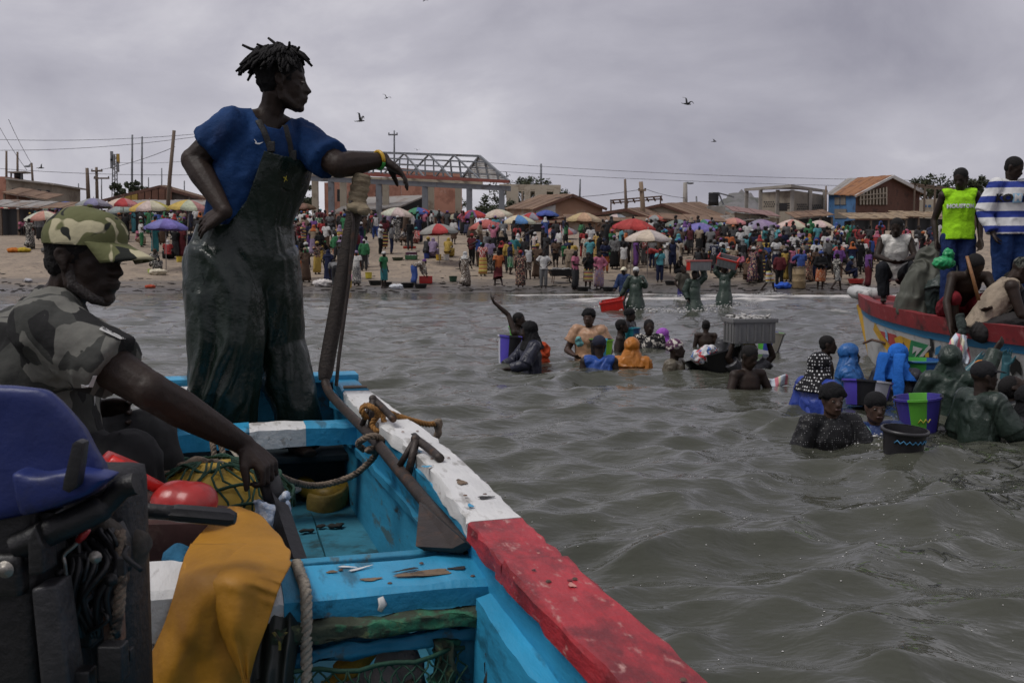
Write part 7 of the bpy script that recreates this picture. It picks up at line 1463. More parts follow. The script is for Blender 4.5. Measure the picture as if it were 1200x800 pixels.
# ================================================================== UMBRELLAS
UC = dict(red=(.42, .035, .035), salmon=(.42, .11, .085), cream=(.50, .44, .34), tan=(.42, .30, .18), white=(.55, .53, .50), grey=(.26, .26, .26), blue=(.05, .09, .34), violet=(.16, .14, .40), purple=(.17, .055, .17), green=(.05, .20, .12), yellow=(.50, .36, .05), pink=(.45, .20, .17), lavender=(.24, .19, .33), greygreen=(.17, .22, .19), brown=(.22, .13, .08), skyblue=(.06, .20, .46))
UMB = [(54, 247, 38, 'cream pink cream pink', 'pink and cream umbrella nearest the concrete building'), (80, 236, 28, 'blue', 'small plain blue umbrella behind the pink and cream one'), (66, 239, 26, 'greygreen', 'pale grey green umbrella beside the small blue one'), (110, 232, 36, 'lavender grey', 'lavender and grey umbrella in front of the boarded house'), (143, 232, 34, 'red pink cream', 'red, pink and cream umbrella behind the man\'s cap'), (146, 240, 32, 'grey', 'plain grey umbrella behind the camouflage cap'), (178, 235, 40, 'cream yellow cream', 'cream umbrella with one yellow band by the leaning pole'), (216, 234, 42, 'white yellow cream pink', 'white umbrella with yellow and pink panels under the leaning pole'), (238, 235, 26, 'white green', 'white and green umbrella behind the standing man'), (193, 256, 44, 'violet', 'bluish violet umbrella standing forward on the sand'), (236, 249, 28, 'cream pink', 'cream and pink umbrella half hidden by the standing man'), (160, 246, 26, 'salmon', 'faded salmon umbrella low among the left stalls'), (20, 251, 26, 'blue', 'dark blue umbrella low at the open stall'), (102, 244, 26, 'grey cream', 'grey and cream umbrella just behind the cap brim'),
       (358, 238, 26, 'brown', 'brown umbrella in front of the hall columns'), (463, 243, 34, 'cream', 'cream umbrella beside the blue, red and green one'), (490, 243, 32, 'blue red green', 'blue, red and green umbrella below the pink wall'), (509, 246, 26, 'grey', 'grey umbrella behind the multicoloured one'), (515, 262, 42, 'red grey', 'red and grey panelled umbrella standing alone over a seated group'), (555, 246, 32, 'red purple', 'red and purple umbrella before the hall columns'), (585, 245, 32, 'cream', 'cream ribbed umbrella between the red purple and salmon ones'), (571, 257, 36, 'salmon', 'large plain salmon umbrella in front of the cream one'), (607, 252, 36, 'cream skyblue', 'cream and sky blue umbrella by the brick gable'), (622, 249, 26, 'red grey', 'small red and grey umbrella under the white wall'), (651, 256, 28, 'red', 'collapsed red umbrella behind the salmon one'), (657, 264, 34, 'salmon grey', 'salmon umbrella with a grey panel, tilted'), (683, 249, 38, 'tan', 'plain tan umbrella before the brick gable'), (708, 256, 26, 'violet white', 'violet and white patterned umbrella beside the tan one'), (739, 256, 44, 'red', 'bright red umbrella, the widest of the row'), (767, 252, 27, 'salmon grey', 'small salmon and grey umbrella beside the weathered pole'), (759, 269, 48, 'cream', 'wide beige umbrella standing lowest on the beach'), (795, 257, 30, 'greygreen', 'grey green umbrella next to the violet one'), (819, 261, 38, 'violet', 'violet blue umbrella next to the grey green one'), (826, 257, 32, 'violet yellow green', 'violet and yellow umbrella behind the plain violet one'), (842, 258, 26, 'white greygreen', 'pale greenish white umbrella by the tin roofed stall'), (893, 257, 38, 'lavender', 'lavender umbrella in front of the mauve roof'), (928, 257, 32, 'cream pink', 'cream umbrella with faint pink panels by the tarpaulin stall')]
UMB += [(420, 241, 28, 'tan', 'tan umbrella behind the dark pole'), (535, 250, 28, 'pink cream', 'pink and cream umbrella between the red and grey and the red and purple ones'), (640, 246, 26, 'blue', 'plain blue umbrella against the white wall of the brown roofed house'), (722, 250, 28, 'grey cream', 'grey and cream umbrella behind the bright red one'), (860, 255, 28, 'pink', 'faded pink umbrella beside the lavender one'), (960, 258, 28, 'cream', 'plain cream umbrella below the blue boarded house'), (5, 243, 30, 'red cream', 'red and cream umbrella at the red brown shack'), (128, 250, 30, 'violet white', 'violet and white umbrella behind the cap crown')]
UPOS = []
def panel_mesh(n):
    rows = []
    for i in range(7):
        t = i/6; r = 1.0*t; z = .34*(1-t**1.7) ; row = []
        for k in range(5):
            f = (k/4-.5); a = 2*math.pi/n*f; sc = math.cos(math.pi/n)/math.cos(a)*(1-.06*t*(1-(2*f)**2)); row.append((r*sc*math.cos(a), r*sc*math.sin(a), z-.03*t*(1-(2*f)**2)))
        rows.append(row)
    for k in range(1):
        rows.append([(x*.995, y*.995, z-.09) for x, y, z in rows[-1]])
    return Geo().grid(rows).mesh('canopy_panel', CLOTH)
PM = panel_mesh(8); PMS = {}
POLE = mat('umbrella_pole', (.30, .28, .26), .5, .2, 4, .1, 10, metal=.3)
poleM = Geo().tube([(0, 0, 0), (0, 0, 1)], .022, 8).mesh('pole', POLE); ribM = Geo().tube([(0, 0, .30), (.5, 0, .24), (.93, 0, .02)], .008, 5).mesh('rib', POLE)
tipM = Geo().tube([(0, 0, .30), (0, 0, .42)], [.02, .008], 6).mesh('tip', POLE)
UC = {k: tuple((sum(c)/3+(x-sum(c)/3)*.85)*.92 for x in c) for k, c in UC.items()}
for i, (px, top, w, cols, lab) in enumerate(UMB):
    Y = min(80, max(50, 1.95*FPX/w)); p = at(px, top, Y); rad = w/2/FPX*Y*1.16; g0 = gz(p[0], Y); rg = random.Random(i)
    root = empty('beach_umbrella', (p[0], Y, g0), rg.uniform(0, 1), lab, 'umbrella', 'umbrellas on the beach'); hgt = p[2]-g0
    UPOS.append((p[0], Y, lab))
    cl_ = [UC[c] for c in cols.split()]; sc = rad; tl = (rg.gauss(0, .06), rg.gauss(0, .06)); root.rotation_euler[0] = tl[0]; root.rotation_euler[1] = tl[1]
    for k in range(8):
        o = link(bpy.data.objects.new('canopy_panel', PM), root); o.rotation_euler = (0, 0, 2*math.pi*k/8); o.scale = (sc, sc, sc*1.15); o.location = (0, 0, hgt-.34*sc*1.15); c = cl_[k % len(cl_)]; o.color = (*[q*rg.uniform(.9, 1.1) for q in c], 1)
        o = link(bpy.data.objects.new('rib', ribM), root); o.rotation_euler = (0, 0, 2*math.pi*(k+.5)/8); o.scale = (sc, sc, sc); o.location = (0, 0, hgt-.36*sc*1.15)
    o = link(bpy.data.objects.new('pole', poleM), root); o.scale = (1, 1, hgt-.05); o = link(bpy.data.objects.new('tip', tipM), root); o.location = (0, 0, hgt-.30)

# ================================================================== THE CROWD ON THE BEACH
CN = dict(black=(.011, .011, .012), navy=(.014, .02, .06), charcoal=(.04, .04, .042), white=(.60, .59, .57), red=(.40, .03, .028), maroon=(.12, .014, .02), orange=(.50, .12, .015), yellow=(.50, .33, .04), green=(.03, .19, .07), teal=(.02, .19, .21), blue=(.03, .085, .34), lilac=(.30, .22, .36), purple=(.16, .05, .25), pink=(.52, .13, .22), brown=(.11, .065, .04), tan=(.32, .24, .16), grey=(.17, .17, .17), turquoise=(.06, .33, .38))
USED = set()
def CC(n):
    c = CN[n]; m = sum(c)/3; return tuple((m+(x-m)*.84)*.76 for x in c)
CG = 'crowd on the beach'
PSW = dict(stand='standing', rest='standing', akimbo='hands on hips', walk='walking', carry='both arms raised', phone='one hand raised', fold='arms folded', reach='reaching forward', bend='bending down', sit='sitting low', arm_up='one arm up')
def zone(x, y):
    d = sorted(((ux-x)**2+(uy-y)**2, l) for ux, uy, l in UPOS)[0]; l = d[1]
    import re
    m = re.match(r'(.*?umbrella)', l); return ('under' if d[0] < 1.3 else 'near') + ' the ' + m.group(1)
def crowd(loc, rz, pose, up, low, head, label=None, sc=1.0, place=None, prints=(None, None), vox=.024):
    of = {}
    uk, uc = up; lk, lc = low; hk, hc = head
    if uk == 'robe': of['robe'] = ('robe', CC(uc), prints[0] or CLOTH); of['shirt'] = ('tshirt', CC(uc), prints[0] or CLOTH)
    elif uk: of['shirt'] = (uk, CC(uc), prints[0] or CLOTH)
    if uk != 'robe' and lk: of['skirt' if lk in ('skirt', 'knee') else ('shorts' if lk == 'shorts' else 'trousers')] = (lk, CC(lc), prints[1] or CLOTH)
    hn = {'hair': 'hair', 'turban': 'headwrap', 'hijab': 'hijab', 'cap': 'cap', 'beanie': 'beanie'}[hk]; of[hn] = (hk, CC(hc) if hk != 'hair' else (.01, .01, .01), HAIR if hk == 'hair' else CLOTH)
    if label is None:
        un = {'robe': 'robe', 'tshirt': 'T-shirt', 'long': 'long sleeved top', 'tank': 'vest'}[uk]; ln = {'skirt': 'skirt', 'knee': 'short skirt', 'shorts': 'shorts', 'pants': 'trousers', None: ''}[lk]
        pr = 'printed ' if prints[0] else ''; bits = ['%s %s%s' % (uc, pr, un)]
        if uk != 'robe': bits.append('%s %s%s' % (lc, 'printed ' if prints[1] else '', ln))
        if hk != 'hair': bits.append('%s %s' % (hc, hn))
        label = 'person in ' + (bits[0] if len(bits) == 1 else ', '.join(bits[:-1]) + ' and ' + bits[-1]) + ', ' + PSW[pose]
        if place and len(label.split())+len(place.split()) <= 16: label += ' ' + place
    if label in USED: return None
    USED.add(label)
    return person(loc, rz, pose, of, label, CG, None, vox, False, sc)
# the ones that stand out along the water's edge: (px, feet y, turn, pose, upper, lower, head, prints)
FR = [(584, 336, 200, 'walk', ('tshirt', 'orange'), ('knee', 'maroon'), ('hair', 'black'), None), (637, 338, 0, 'akimbo', ('tshirt', 'white'), ('pants', 'grey'), ('hair', 'black'), None), (674, 340, 60, 'fold', ('tshirt', 'pink'), ('skirt', 'charcoal'), ('hair', 'black'), None), (689, 340, 10, 'phone', ('tshirt', 'black'), ('knee', 'tan'), ('turban', 'charcoal'), (None, 2)), (702, 339, 15, 'akimbo', ('long', 'pink'), ('skirt', 'lilac'), ('hair', 'black'), (None, 0)),
      (610, 337, 180, 'stand', ('robe', 'charcoal'), (None, ''), ('turban', 'red'), (0, None)), (545, 337, 150, 'walk', ('robe', 'brown'), (None, ''), ('hijab', 'white'), (1, None)), (619, 328, 200, 'stand', ('tank', 'white'), ('shorts', 'brown'), ('hair', 'black'), (None, 1)), (667, 327, 170, 'stand', ('tshirt', 'tan'), ('pants', 'tan'), ('hair', 'black'), None), (630, 327, 160, 'rest', ('robe', 'brown'), (None, ''), ('turban', 'yellow'), None),
      (773, 331, 5, 'phone', ('tshirt', 'turquoise'), ('pants', 'navy'), ('cap', 'red'), None), (900, 343, 80, 'walk', ('tank', 'black'), ('shorts', 'white'), ('hair', 'black'), (None, 2)), (913, 338, 170, 'stand', ('long', 'maroon'), ('pants', 'black'), ('hair', 'black'), None), (938, 336, 185, 'reach', ('long', 'blue'), ('skirt', 'brown'), ('hair', 'black'), None), (961, 340, 0, 'fold', ('long', 'black'), ('knee', 'orange'), ('turban', 'blue'), (None, 0)), (980, 341, 100, 'walk', ('tshirt', 'charcoal'), ('shorts', 'grey'), ('turban', 'black'), (1, 1)),
      (1017, 338, 90, 'stand', ('tshirt', 'purple'), ('skirt', 'maroon'), ('hair', 'black'), None), (1006, 322, 190, 'stand', ('long', 'black'), ('knee', 'black'), ('cap', 'tan'), None), (884, 322, 170, 'stand', ('tshirt', 'charcoal'), ('skirt', 'green'), ('hair', 'black'), (0, None)), (875, 330, 150, 'sit', ('robe', 'brown'), (None, ''), ('hijab', 'orange'), None),
      (358, 331, 30, 'rest', ('robe', 'brown'), (None, ''), ('turban', 'tan'), None), (385, 333, 170, 'stand', ('robe', 'navy'), (None, ''), ('hijab', 'navy'), None), (394, 337, 200, 'bend', ('tshirt', 'grey'), ('pants', 'charcoal'), ('hair', 'black'), None), (418, 335, 175, 'stand', ('tshirt', 'white'), ('skirt', 'grey'), ('turban', 'lilac'), (1, 1)), (427, 318, 180, 'stand', ('long', 'green'), ('pants', 'charcoal'), ('cap', 'white'), None), (450, 338, 60, 'stand', ('tshirt', 'green'), ('knee', 'teal'), ('turban', 'white'), None), (485, 334, 120, 'bend', ('long', 'brown'), ('skirt', 'blue'), ('turban', 'purple'), (1, None)),
      (566, 324, 160, 'stand', ('tshirt', 'red'), ('skirt', 'yellow'), ('hair', 'black'), (1, 2)), (553, 311, 150, 'stand', ('tshirt', 'maroon'), ('pants', 'black'), ('turban', 'red'), None), (574, 320, 200, 'rest', ('tshirt', 'lilac'), ('skirt', 'charcoal'), ('hair', 'black'), (None, 1)), (596, 320, 190, 'stand', ('long', 'yellow'), ('pants', 'charcoal'), ('hair', 'black'), None), (459, 298, 100, 'stand', ('long', 'grey'), ('pants', 'navy'), ('hair', 'black'), None), (446, 298, 80, 'reach', ('tshirt', 'white'), ('pants', 'black'), ('cap', 'white'), None),
      (378, 291, 10, 'stand', ('tshirt', 'red'), ('pants', 'black'), ('hair', 'black'), None), (387, 280, 0, 'fold', ('tshirt', 'grey'), ('pants', 'charcoal'), ('cap', 'white'), None), (357, 281, 60, 'stand', ('long', 'brown'), ('pants', 'charcoal'), ('cap', 'white'), None), (404, 284, 150, 'stand', ('tshirt', 'green'), ('skirt', 'green'), ('turban', 'blue'), None), (400, 281, 180, 'stand', ('long', 'charcoal'), ('pants', 'charcoal'), ('turban', 'red'), None), (368, 300, 170, 'rest', ('tshirt', 'tan'), ('skirt', 'lilac'), ('hijab', 'orange'), None), (393, 310, 120, 'walk', ('long', 'green'), ('pants', 'charcoal'), ('turban', 'charcoal'), None), (375, 307, 180, 'stand', ('tshirt', 'black'), ('pants', 'yellow'), ('hair', 'black'), None), (352, 314, 0, 'stand', ('robe', 'black'), (None, ''), ('turban', 'red'), None), (372, 322, 40, 'reach', ('tshirt', 'charcoal'), ('skirt', 'yellow'), ('turban', 'yellow'), (0, None)),
      (182, 297, 180, 'stand', ('robe', 'teal'), (None, ''), ('hijab', 'teal'), None), (179, 318, 60, 'sit', ('robe', 'charcoal'), (None, ''), ('turban', 'brown'), (1, None)), (197, 305, 200, 'sit', ('tshirt', 'red'), ('skirt', 'black'), ('hijab', 'white'), None), (214, 303, 160, 'stand', ('robe', 'maroon'), (None, ''), ('turban', 'red'), None), (206, 303, 170, 'reach', ('tshirt', 'black'), ('skirt', 'charcoal'), ('turban', 'black'), None), (35, 292, 170, 'walk', ('robe', 'black'), (None, ''), ('hair', 'black'), (1, None)), (25, 276, 60, 'sit', ('tshirt', 'pink'), ('pants', 'black'), ('hair', 'black'), None), (190, 287, 0, 'stand', ('tshirt', 'green'), ('skirt', 'brown'), ('turban', 'green'), None), (222, 296, 150, 'bend', ('tshirt', 'black'), ('skirt', 'navy'), ('turban', 'black'), None),
      (507, 303, 175, 'sit', ('robe', 'lilac'), (None, ''), ('hijab', 'lilac'), None), (524, 302, 160, 'sit', ('robe', 'yellow'), (None, ''), ('hijab', 'yellow'), None), (499, 302, 140, 'sit', ('tshirt', 'charcoal'), ('skirt', 'grey'), ('turban', 'yellow'), None), (692, 299, 185, 'stand', ('tshirt', 'white'), ('pants', 'navy'), ('hair', 'black'), None), (684, 303, 20, 'stand', ('robe', 'red'), (None, ''), ('hair', 'black'), None), (691, 317, 175, 'reach', ('tshirt', 'turquoise'), ('pants', 'charcoal'), ('cap', 'white'), None), (731, 325, 170, 'stand', ('tank', 'white'), ('pants', 'tan'), ('hair', 'black'), None), (745, 314, 100, 'stand', ('robe', 'purple'), (None, ''), ('turban', 'purple'), None), (700, 306, 180, 'stand', ('robe', 'yellow'), (None, ''), ('turban', 'black'), (0, None)), (782, 310, 170, 'stand', ('tshirt', 'white'), ('pants', 'black'), ('hair', 'black'), None), (875, 296, 170, 'stand', ('tshirt', 'white'), ('pants', 'charcoal'), ('hair', 'black'), None), (992, 300, 180, 'arm_up', ('robe', 'green'), (None, ''), ('hijab', 'green'), None), (949, 289, 170, 'stand', ('robe', 'green'), (None, ''), ('hijab', 'green'), None), (930, 309, 180, 'stand', ('tshirt', 'white'), ('pants', 'charcoal'), ('turban', 'black'), None), (874, 311, 0, 'rest', ('tshirt', 'turquoise'), ('skirt', 'black'), ('hair', 'black'), None), (925, 322, 180, 'stand', ('tshirt', 'black'), ('pants', 'black'), ('hair', 'black'), (None, None))]
for (px, fy, rz, pose, u, l, h, pr) in FR:
    p = onground(px, fy); crowd((p[0], p[1], gz(p[0], p[1])), R(rz), pose, u, l, h, None, random.uniform(.95, 1.04), zone(p[0], p[1]), tuple((PRINTS[q] if q is not None else None) for q in pr) if pr else (None, None))
placed = [np.array(o.location[:2]) for o in bpy.data.objects if o.get('group') == CG and o.parent is None]
rgc = random.Random(77)
UPW = ['black']*7+['charcoal']*6+['navy']*5+['white']*4+['brown']*4+['maroon']*3+['grey']*3+['tan']*2+['red', 'orange', 'yellow', 'green', 'teal', 'blue', 'purple', 'pink', 'turquoise', 'lilac', 'blue', 'red']
LOW = ['black']*6+['charcoal']*5+['navy']*4+['brown']*4+['grey']*2+['tan', 'maroon', 'green', 'blue', 'purple', 'white', 'orange']
HDW = ['black']*5+['white']*3+['red', 'yellow', 'orange', 'purple', 'pink', 'blue', 'green', 'turquoise', 'tan', 'lilac', 'maroon', 'charcoal', 'grey']
FAR = []
def scatter(n, x0, x1, y0, y1, gap=.42, bias=1.0, hole=None):
    k = 0; tries = 0
    while k < n and tries < n*14:
        tries += 1; px = rgc.uniform(x0, x1); fy = y0+(y1-y0)*rgc.random()**bias
        if hole and hole(px, fy): continue
        p = onground(px, fy)
        if any((p[0]-q[0])**2+(p[1]-q[1])**2 < gap*gap for q in placed): continue
        pose = rgc.choice(['stand']*5+['rest']*4+['fold']*2+['reach']*3+['walk']*3+['phone', 'akimbo', 'sit', 'bend', 'carry'])
        fem = rgc.random() < .58; u = (rgc.choice(['tshirt', 'robe', 'long', 'tshirt', 'robe']) if fem else rgc.choice(['tshirt', 'tshirt', 'long', 'tank']), rgc.choice(UPW)); l = (rgc.choice(['skirt', 'skirt', 'knee']) if fem else rgc.choice(['pants', 'pants', 'shorts']), rgc.choice(LOW)); h = (rgc.choice(['turban', 'turban', 'hijab', 'hair']) if fem else rgc.choice(['hair', 'hair', 'cap', 'beanie']), rgc.choice(HDW))
        pr = (PRINTS[rgc.randrange(4)] if fem and rgc.random() < .28 else None, PRINTS[rgc.randrange(4)] if fem and rgc.random() < .3 else None)
        if (px > 555 and fy < 303) or (px <= 555 and fy < 280): FAR.append((p, pose, u, l, h, pr, rgc.choice([180, 180, 160, 90, -90, 0])+rgc.gauss(0, 20))); placed.append(p[:2]); k += 1; continue
        if crowd((p[0], p[1], gz(p[0], p[1])), R(rgc.choice([180, 180, 160, 200, 90, -90, 0, 45, -45])+rgc.gauss(0, 20)), pose, u, l, h, None, rgc.uniform(.9, 1.05), zone(p[0], p[1]), pr) is not None: placed.append(p[:2]); k += 1
sand = lambda px, fy: (fy > 322 and rgc.random() < .75)
scatter(34, 780, 1000, 318, 334, .4); scatter(72, 840, 1010, 292, 320, .38); scatter(34, 1000, 1100, 292, 322, .4); scatter(40, 715, 850, 292, 318, .4); scatter(30, 560, 720, 296, 322, .5); scatter(26, 560, 860, 284, 293, .5)
scatter(14, 345, 480, 268, 292, .6); scatter(12, 345, 440, 300, 330, .6); scatter(12, 460, 560, 268, 288, .6); scatter(26, 0, 240, 262, 288, .6); scatter(46, -10, 240, 256, 273, .5); scatter(34, 345, 550, 258, 273, .5); scatter(34, 10, 240, 268, 292, .5); scatter(26, 345, 500, 272, 296, .5)

# the farthest rows of the crowd, too small to tell apart, as one mass
def far_crowd():
    V = []; F = []; MI = []; mats = []; mi = {}
    def mid(m):
        if m.name not in mi: mi[m.name] = len(mats); mats.append(m)
        return mi[m.name]
    for (p, pose, u, l, h, pr, rz) in FAR:
        USED.clear(); r = crowd((p[0], p[1], gz(p[0], p[1])), R(rz), pose, u, l, h, 'tmp', random.uniform(.92, 1.04), None, pr, .045)
        c_, s_ = math.cos(R(rz)), math.sin(R(rz)); sc = r.scale[0]
        for o in list(r.children):
            me = o.data; n = len(me.vertices); co = np.empty(n*3); me.vertices.foreach_get('co', co); co = co.reshape(-1, 3)*sc; q = np.stack([co[:, 0]*c_-co[:, 1]*s_+p[0], co[:, 0]*s_+co[:, 1]*c_+p[1], co[:, 2]+gz(p[0], p[1])], 1)
            m0 = me.materials[0]; m_ = m0 if m0 in (SKIN, HAIR) else mat('crowd_%.2f_%.2f_%.2f' % tuple(o.color[:3]), tuple(o.color[:3]), .85, .25, 6, 0); b = len(V); V.extend(q.tolist()); k = mid(m_)
            for f in me.polygons: F.append([i+b for i in f.vertices]); MI.append(k)
            bpy.data.objects.remove(o)
        bpy.data.objects.remove(r)
    me = bpy.data.meshes.new('crowd'); me.from_pydata(V, [], F)
    for m in mats: me.materials.append(m)
    me.polygons.foreach_set('material_index', MI); me.polygons.foreach_set('use_smooth', [True]*len(F)); me.update()
    tag(link(bpy.data.objects.new('crowd', me)), 'packed far rows of the crowd in front of the stalls', kind='stuff')
far_crowd()

# ================================================================== WADERS WITH CRATES
def wader(px, wl, top, rz, pose, of, label, sc=1.0, key=None):
    p = onz(px, wl, 0); zt = at(px, top, p[1])[2]; return p, person((p[0], p[1], zt-1.715*sc), R(rz), pose, of, label, 'fish carriers wading ashore', key, .014, True, sc)
GCO = (.020, .036, .026)
p, _ = wader(745, 364, 313, -20, P_(elL=(.27, -.05, 1.2), wrL=(.26, -.22, 1.34), elR=(-.30, .02, 1.14), wrR=(-.42, -.02, .92), knL=(.10, -.16, .5), anL=(.10, -.12, .08)), {'cap': ('beanie', (.55, .55, .54)), 'coat': ('coat', GCO, WET), 'robe': ('cape', GCO, WET), 'trousers': ('pants', (.03, .03, .032), PRINTS[1])}, 'man in dark green raincoat and white cap, dragging a red crate through the surf', 1.0, 'wd1')
crate((p[0]-.62, p[1]-.1, -.02), .62, .42, .34, [(.50, .022, .016), (.10, .10, .10)], 'red fish crate dragged through the shallows', R(-12), tilt_=(R(8), R(-10)))
p, _ = wader(813, 364, 317, 15, P_(elL=(.30, -.05, 1.55), wrL=(.22, -.06, 1.80), elR=(-.26, .03, 1.13), wrR=(-.24, -.10, .92), knL=(.1, -.2, .52), anL=(.1, -.22, .1)), {'hair': hair, 'coat': ('coat', GCO, WET), 'robe': ('cape', GCO, WET), 'trousers': ('pants', (.02, .022, .03))}, 'man in flapping dark green raincoat, steadying a crate with one arm', 1.0, 'wd2')
crate((p[0]+.12, p[1], at(815, 317, p[1])[2]), .58, .40, .30, [GREY, (.50, .03, .02), (.34, .10, .09)], 'grey and red crate on the head of the flapping raincoat', R(6))
p, _ = wader(849, 358, 311, -25, P_(elL=(.30, -.05, 1.55), wrL=(.22, -.06, 1.80), elR=(-.30, -.05, 1.55), wrR=(-.22, -.06, 1.78), knR=(-.1, -.18, .52), anR=(-.1, -.2, .1)), {'hair': hair, 'coat': ('coat', GCO, WET), 'robe': ('cape', GCO, WET), 'trousers': ('pants', (.02, .022, .03))}, 'man in dark green raincoat, holding a tilted crate with both arms', .98, 'wd3')
crate((p[0]+.05, p[1], at(850, 311, p[1])[2]-.02), .60, .40, .30, [GREY, (.50, .03, .02), (.50, .03, .02)], 'tilted red and grey crate held on the raincoat man\'s head', R(-20), tilt_=(R(18), R(14)))
wader(800, 352, 312, 20, P_(elR=(-.30, .02, 1.14), wrR=(-.20, -.08, .95)), {'hair': hair, 'shirt': ('tshirt', (.06, .055, .045)), 'trousers': ('pants', (.05, .045, .16))}, 'person in olive T-shirt and violet trousers, wading behind the raincoat carriers', 1.0, 'wd4')
wader(731, 356, 313, -40, 'walk', {'cap': ('cap', (.60, .56, .42)), 'shirt': ('long', (.02, .035, .09))}, 'person in pale sun hat and navy top, behind the red crate', .95, 'wd5')

# ================================================================== THINGS ON THE SAND
def onsand(px, py): p = onground(px, py); return (p[0], p[1], gz(p[0], p[1]))
BKT = [(478, 337, .24, .32, .22, (.012, .012, .013), 'black basin of brown fish beside the bending woman'), (493, 338, .22, .30, .20, (.013, .013, .014), 'empty black basin at the bending woman\'s feet'), (531, 330, .16, .20, .26, (.02, .05, .03), 'dark green pail beside the woman in brown print'), (683, 341, .22, .30, .18, (.012, .012, .013), 'black basin between the women in pink and in black'), (713, 341, .22, .30, .18, (.013, .013, .014), 'black basin in front of the woman in pink top'), (786, 334, .22, .30, .20, (.012, .012, .013), 'black basin beside the man in red cap'), (353, 331, .13, .16, .34, (.50, .48, .42), 'white pail beside the woman in tan headwrap'), (408, 337, .15, .17, .30, (.45, .30, .04), 'yellow pail beside the woman in grey print'), (432, 326, .15, .17, .3, (.48, .40, .05), 'pale yellow pail in front of the dark pole'), (514, 305, .13, .15, .32, (.45, .28, .03), 'yellow pail under the red and grey umbrella'), (523, 305, .14, .17, .34, (.50, .48, .44), 'white pail under the red and grey umbrella'), (466, 305, .25, .32, .16, (.03, .05, .03), 'dark green basin of fish on the dry sand'), (196, 303, .15, .18, .3, (.50, .48, .44), 'white pail under the violet umbrella'), (210, 307, .13, .15, .3, (.48, .36, .04), 'yellow pail near the violet umbrella'), (176, 320, .10, .12, .2, (.40, .50, .10), 'lime pail by the seated woman'), (715, 308, .26, .32, .16, (.42, .03, .03), 'red basin behind the women in pink'), (1003, 332, .30, .38, .20, (.42, .035, .03), 'wide red basin near the painted boat\'s bow'), (440, 334, .25, .33, .22, (.012, .013, .012), 'black basin carried close to the woman in white print'), (500, 303, .13, .16, .28, (.02, .04, .18), 'dark blue pail under the red and grey umbrella'), (453, 336, .2, .26, .22, (.014, .014, .013), 'black tub behind the woman in teal skirt')]
for (px, py, r0, r1, h, c, lab) in BKT: bucket(onsand(px, py), r0, r1, h, [c], lab, 'basin' if r1 > .2 else 'pail', 'basin' if r1 > .2 else 'pail', 'basins and pails on the sand', n=20, handle=False)
crate(onsand(499, 332), .58, .42, .34, [(.44, .025, .02)], 'red plastic crate standing alone on the wet sand', R(5)); crate(onsand(482, 304), .6, .42, .22, [(.04, .12, .05)], 'green tray of silver fish on the dry sand', R(-5), fill=True); crate(onsand(482, 300), .6, .42, .20, [(.10, .03, .06)], 'dark red tray behind the green fish tray', R(9), fill=True); crate(onsand(480, 291), .7, .42, .12, [(.42, .05, .03)], 'flat red tray on the sand below the hall', R(3))
wb = empty('wheelbarrow', onsand(657, 332), R(10), 'dark wheelbarrow loaded with fish beside the woman in white', 'wheelbarrow')
g = Geo(); g.prism([(-.45, -.28, .35), (.45, -.28, .35), (.60, -.36, .68), (-.60, -.36, .68)], (0, .62, 0), .02); g.obj('tray', MB, wb, False)
g = Geo(); g.tube([(.62+.19*math.cos(a)*0+.19*math.cos(a), .0, .2+.19*math.sin(a)) for a in np.linspace(0, 6.284, 20)], .035, 8); g.obj('wheel', BLACKP, wb)
for s in (-1, 1): g = Geo(); g.tube([(.62, s*.06, .2), (.3, s*.2, .36), (-.5, s*.26, .5), (-1.0, s*.28, .62)], .022, 6); g.obj('handle', RUST, wb); g = Geo(); g.tube([(-.35, s*.22, .42), (-.40, s*.22, .0)], .02, 6); g.obj('leg', RUST, wb)
g = Geo(); rg = random.Random(5)
for i in range(40): a = rg.uniform(0, 6.28); g.ell((rg.uniform(-.45, .45), rg.uniform(-.25, .25), .68+rg.uniform(0, .06)), (.12, .035, .025), axes((math.cos(a), math.sin(a), 0), (0, 0, 1)), 8, 5)
o = g.obj('fish_pile', MATS['silver_fish'], wb); o['kind'] = 'stuff'
br = empty('barrel', onsand(936, 338), 0, 'tan plastic barrel standing in front of the person in blue', 'barrel'); g = Geo(); g.lathe([(0, 0), (.28, 0), (.30, .05), (.30, .3), (.315, .33), (.30, .36), (.30, .62), (.315, .65), (.30, .68), (.30, .92), (.27, .97), (0, .97)], (0, 0, 0), 20); g.obj('drum', mat('tan_barrel', (.26, .19, .10), .6, .25, 3, .2, 10, col2=(.12, .08, .045), c2scale=3, c2pos=.58), br); g = Geo(); g.lathe([(.31, .93), (.32, .93), (.32, .96), (.31, .96)], (0, 0, 0), 20); g.obj('rim', BLACKP, br)
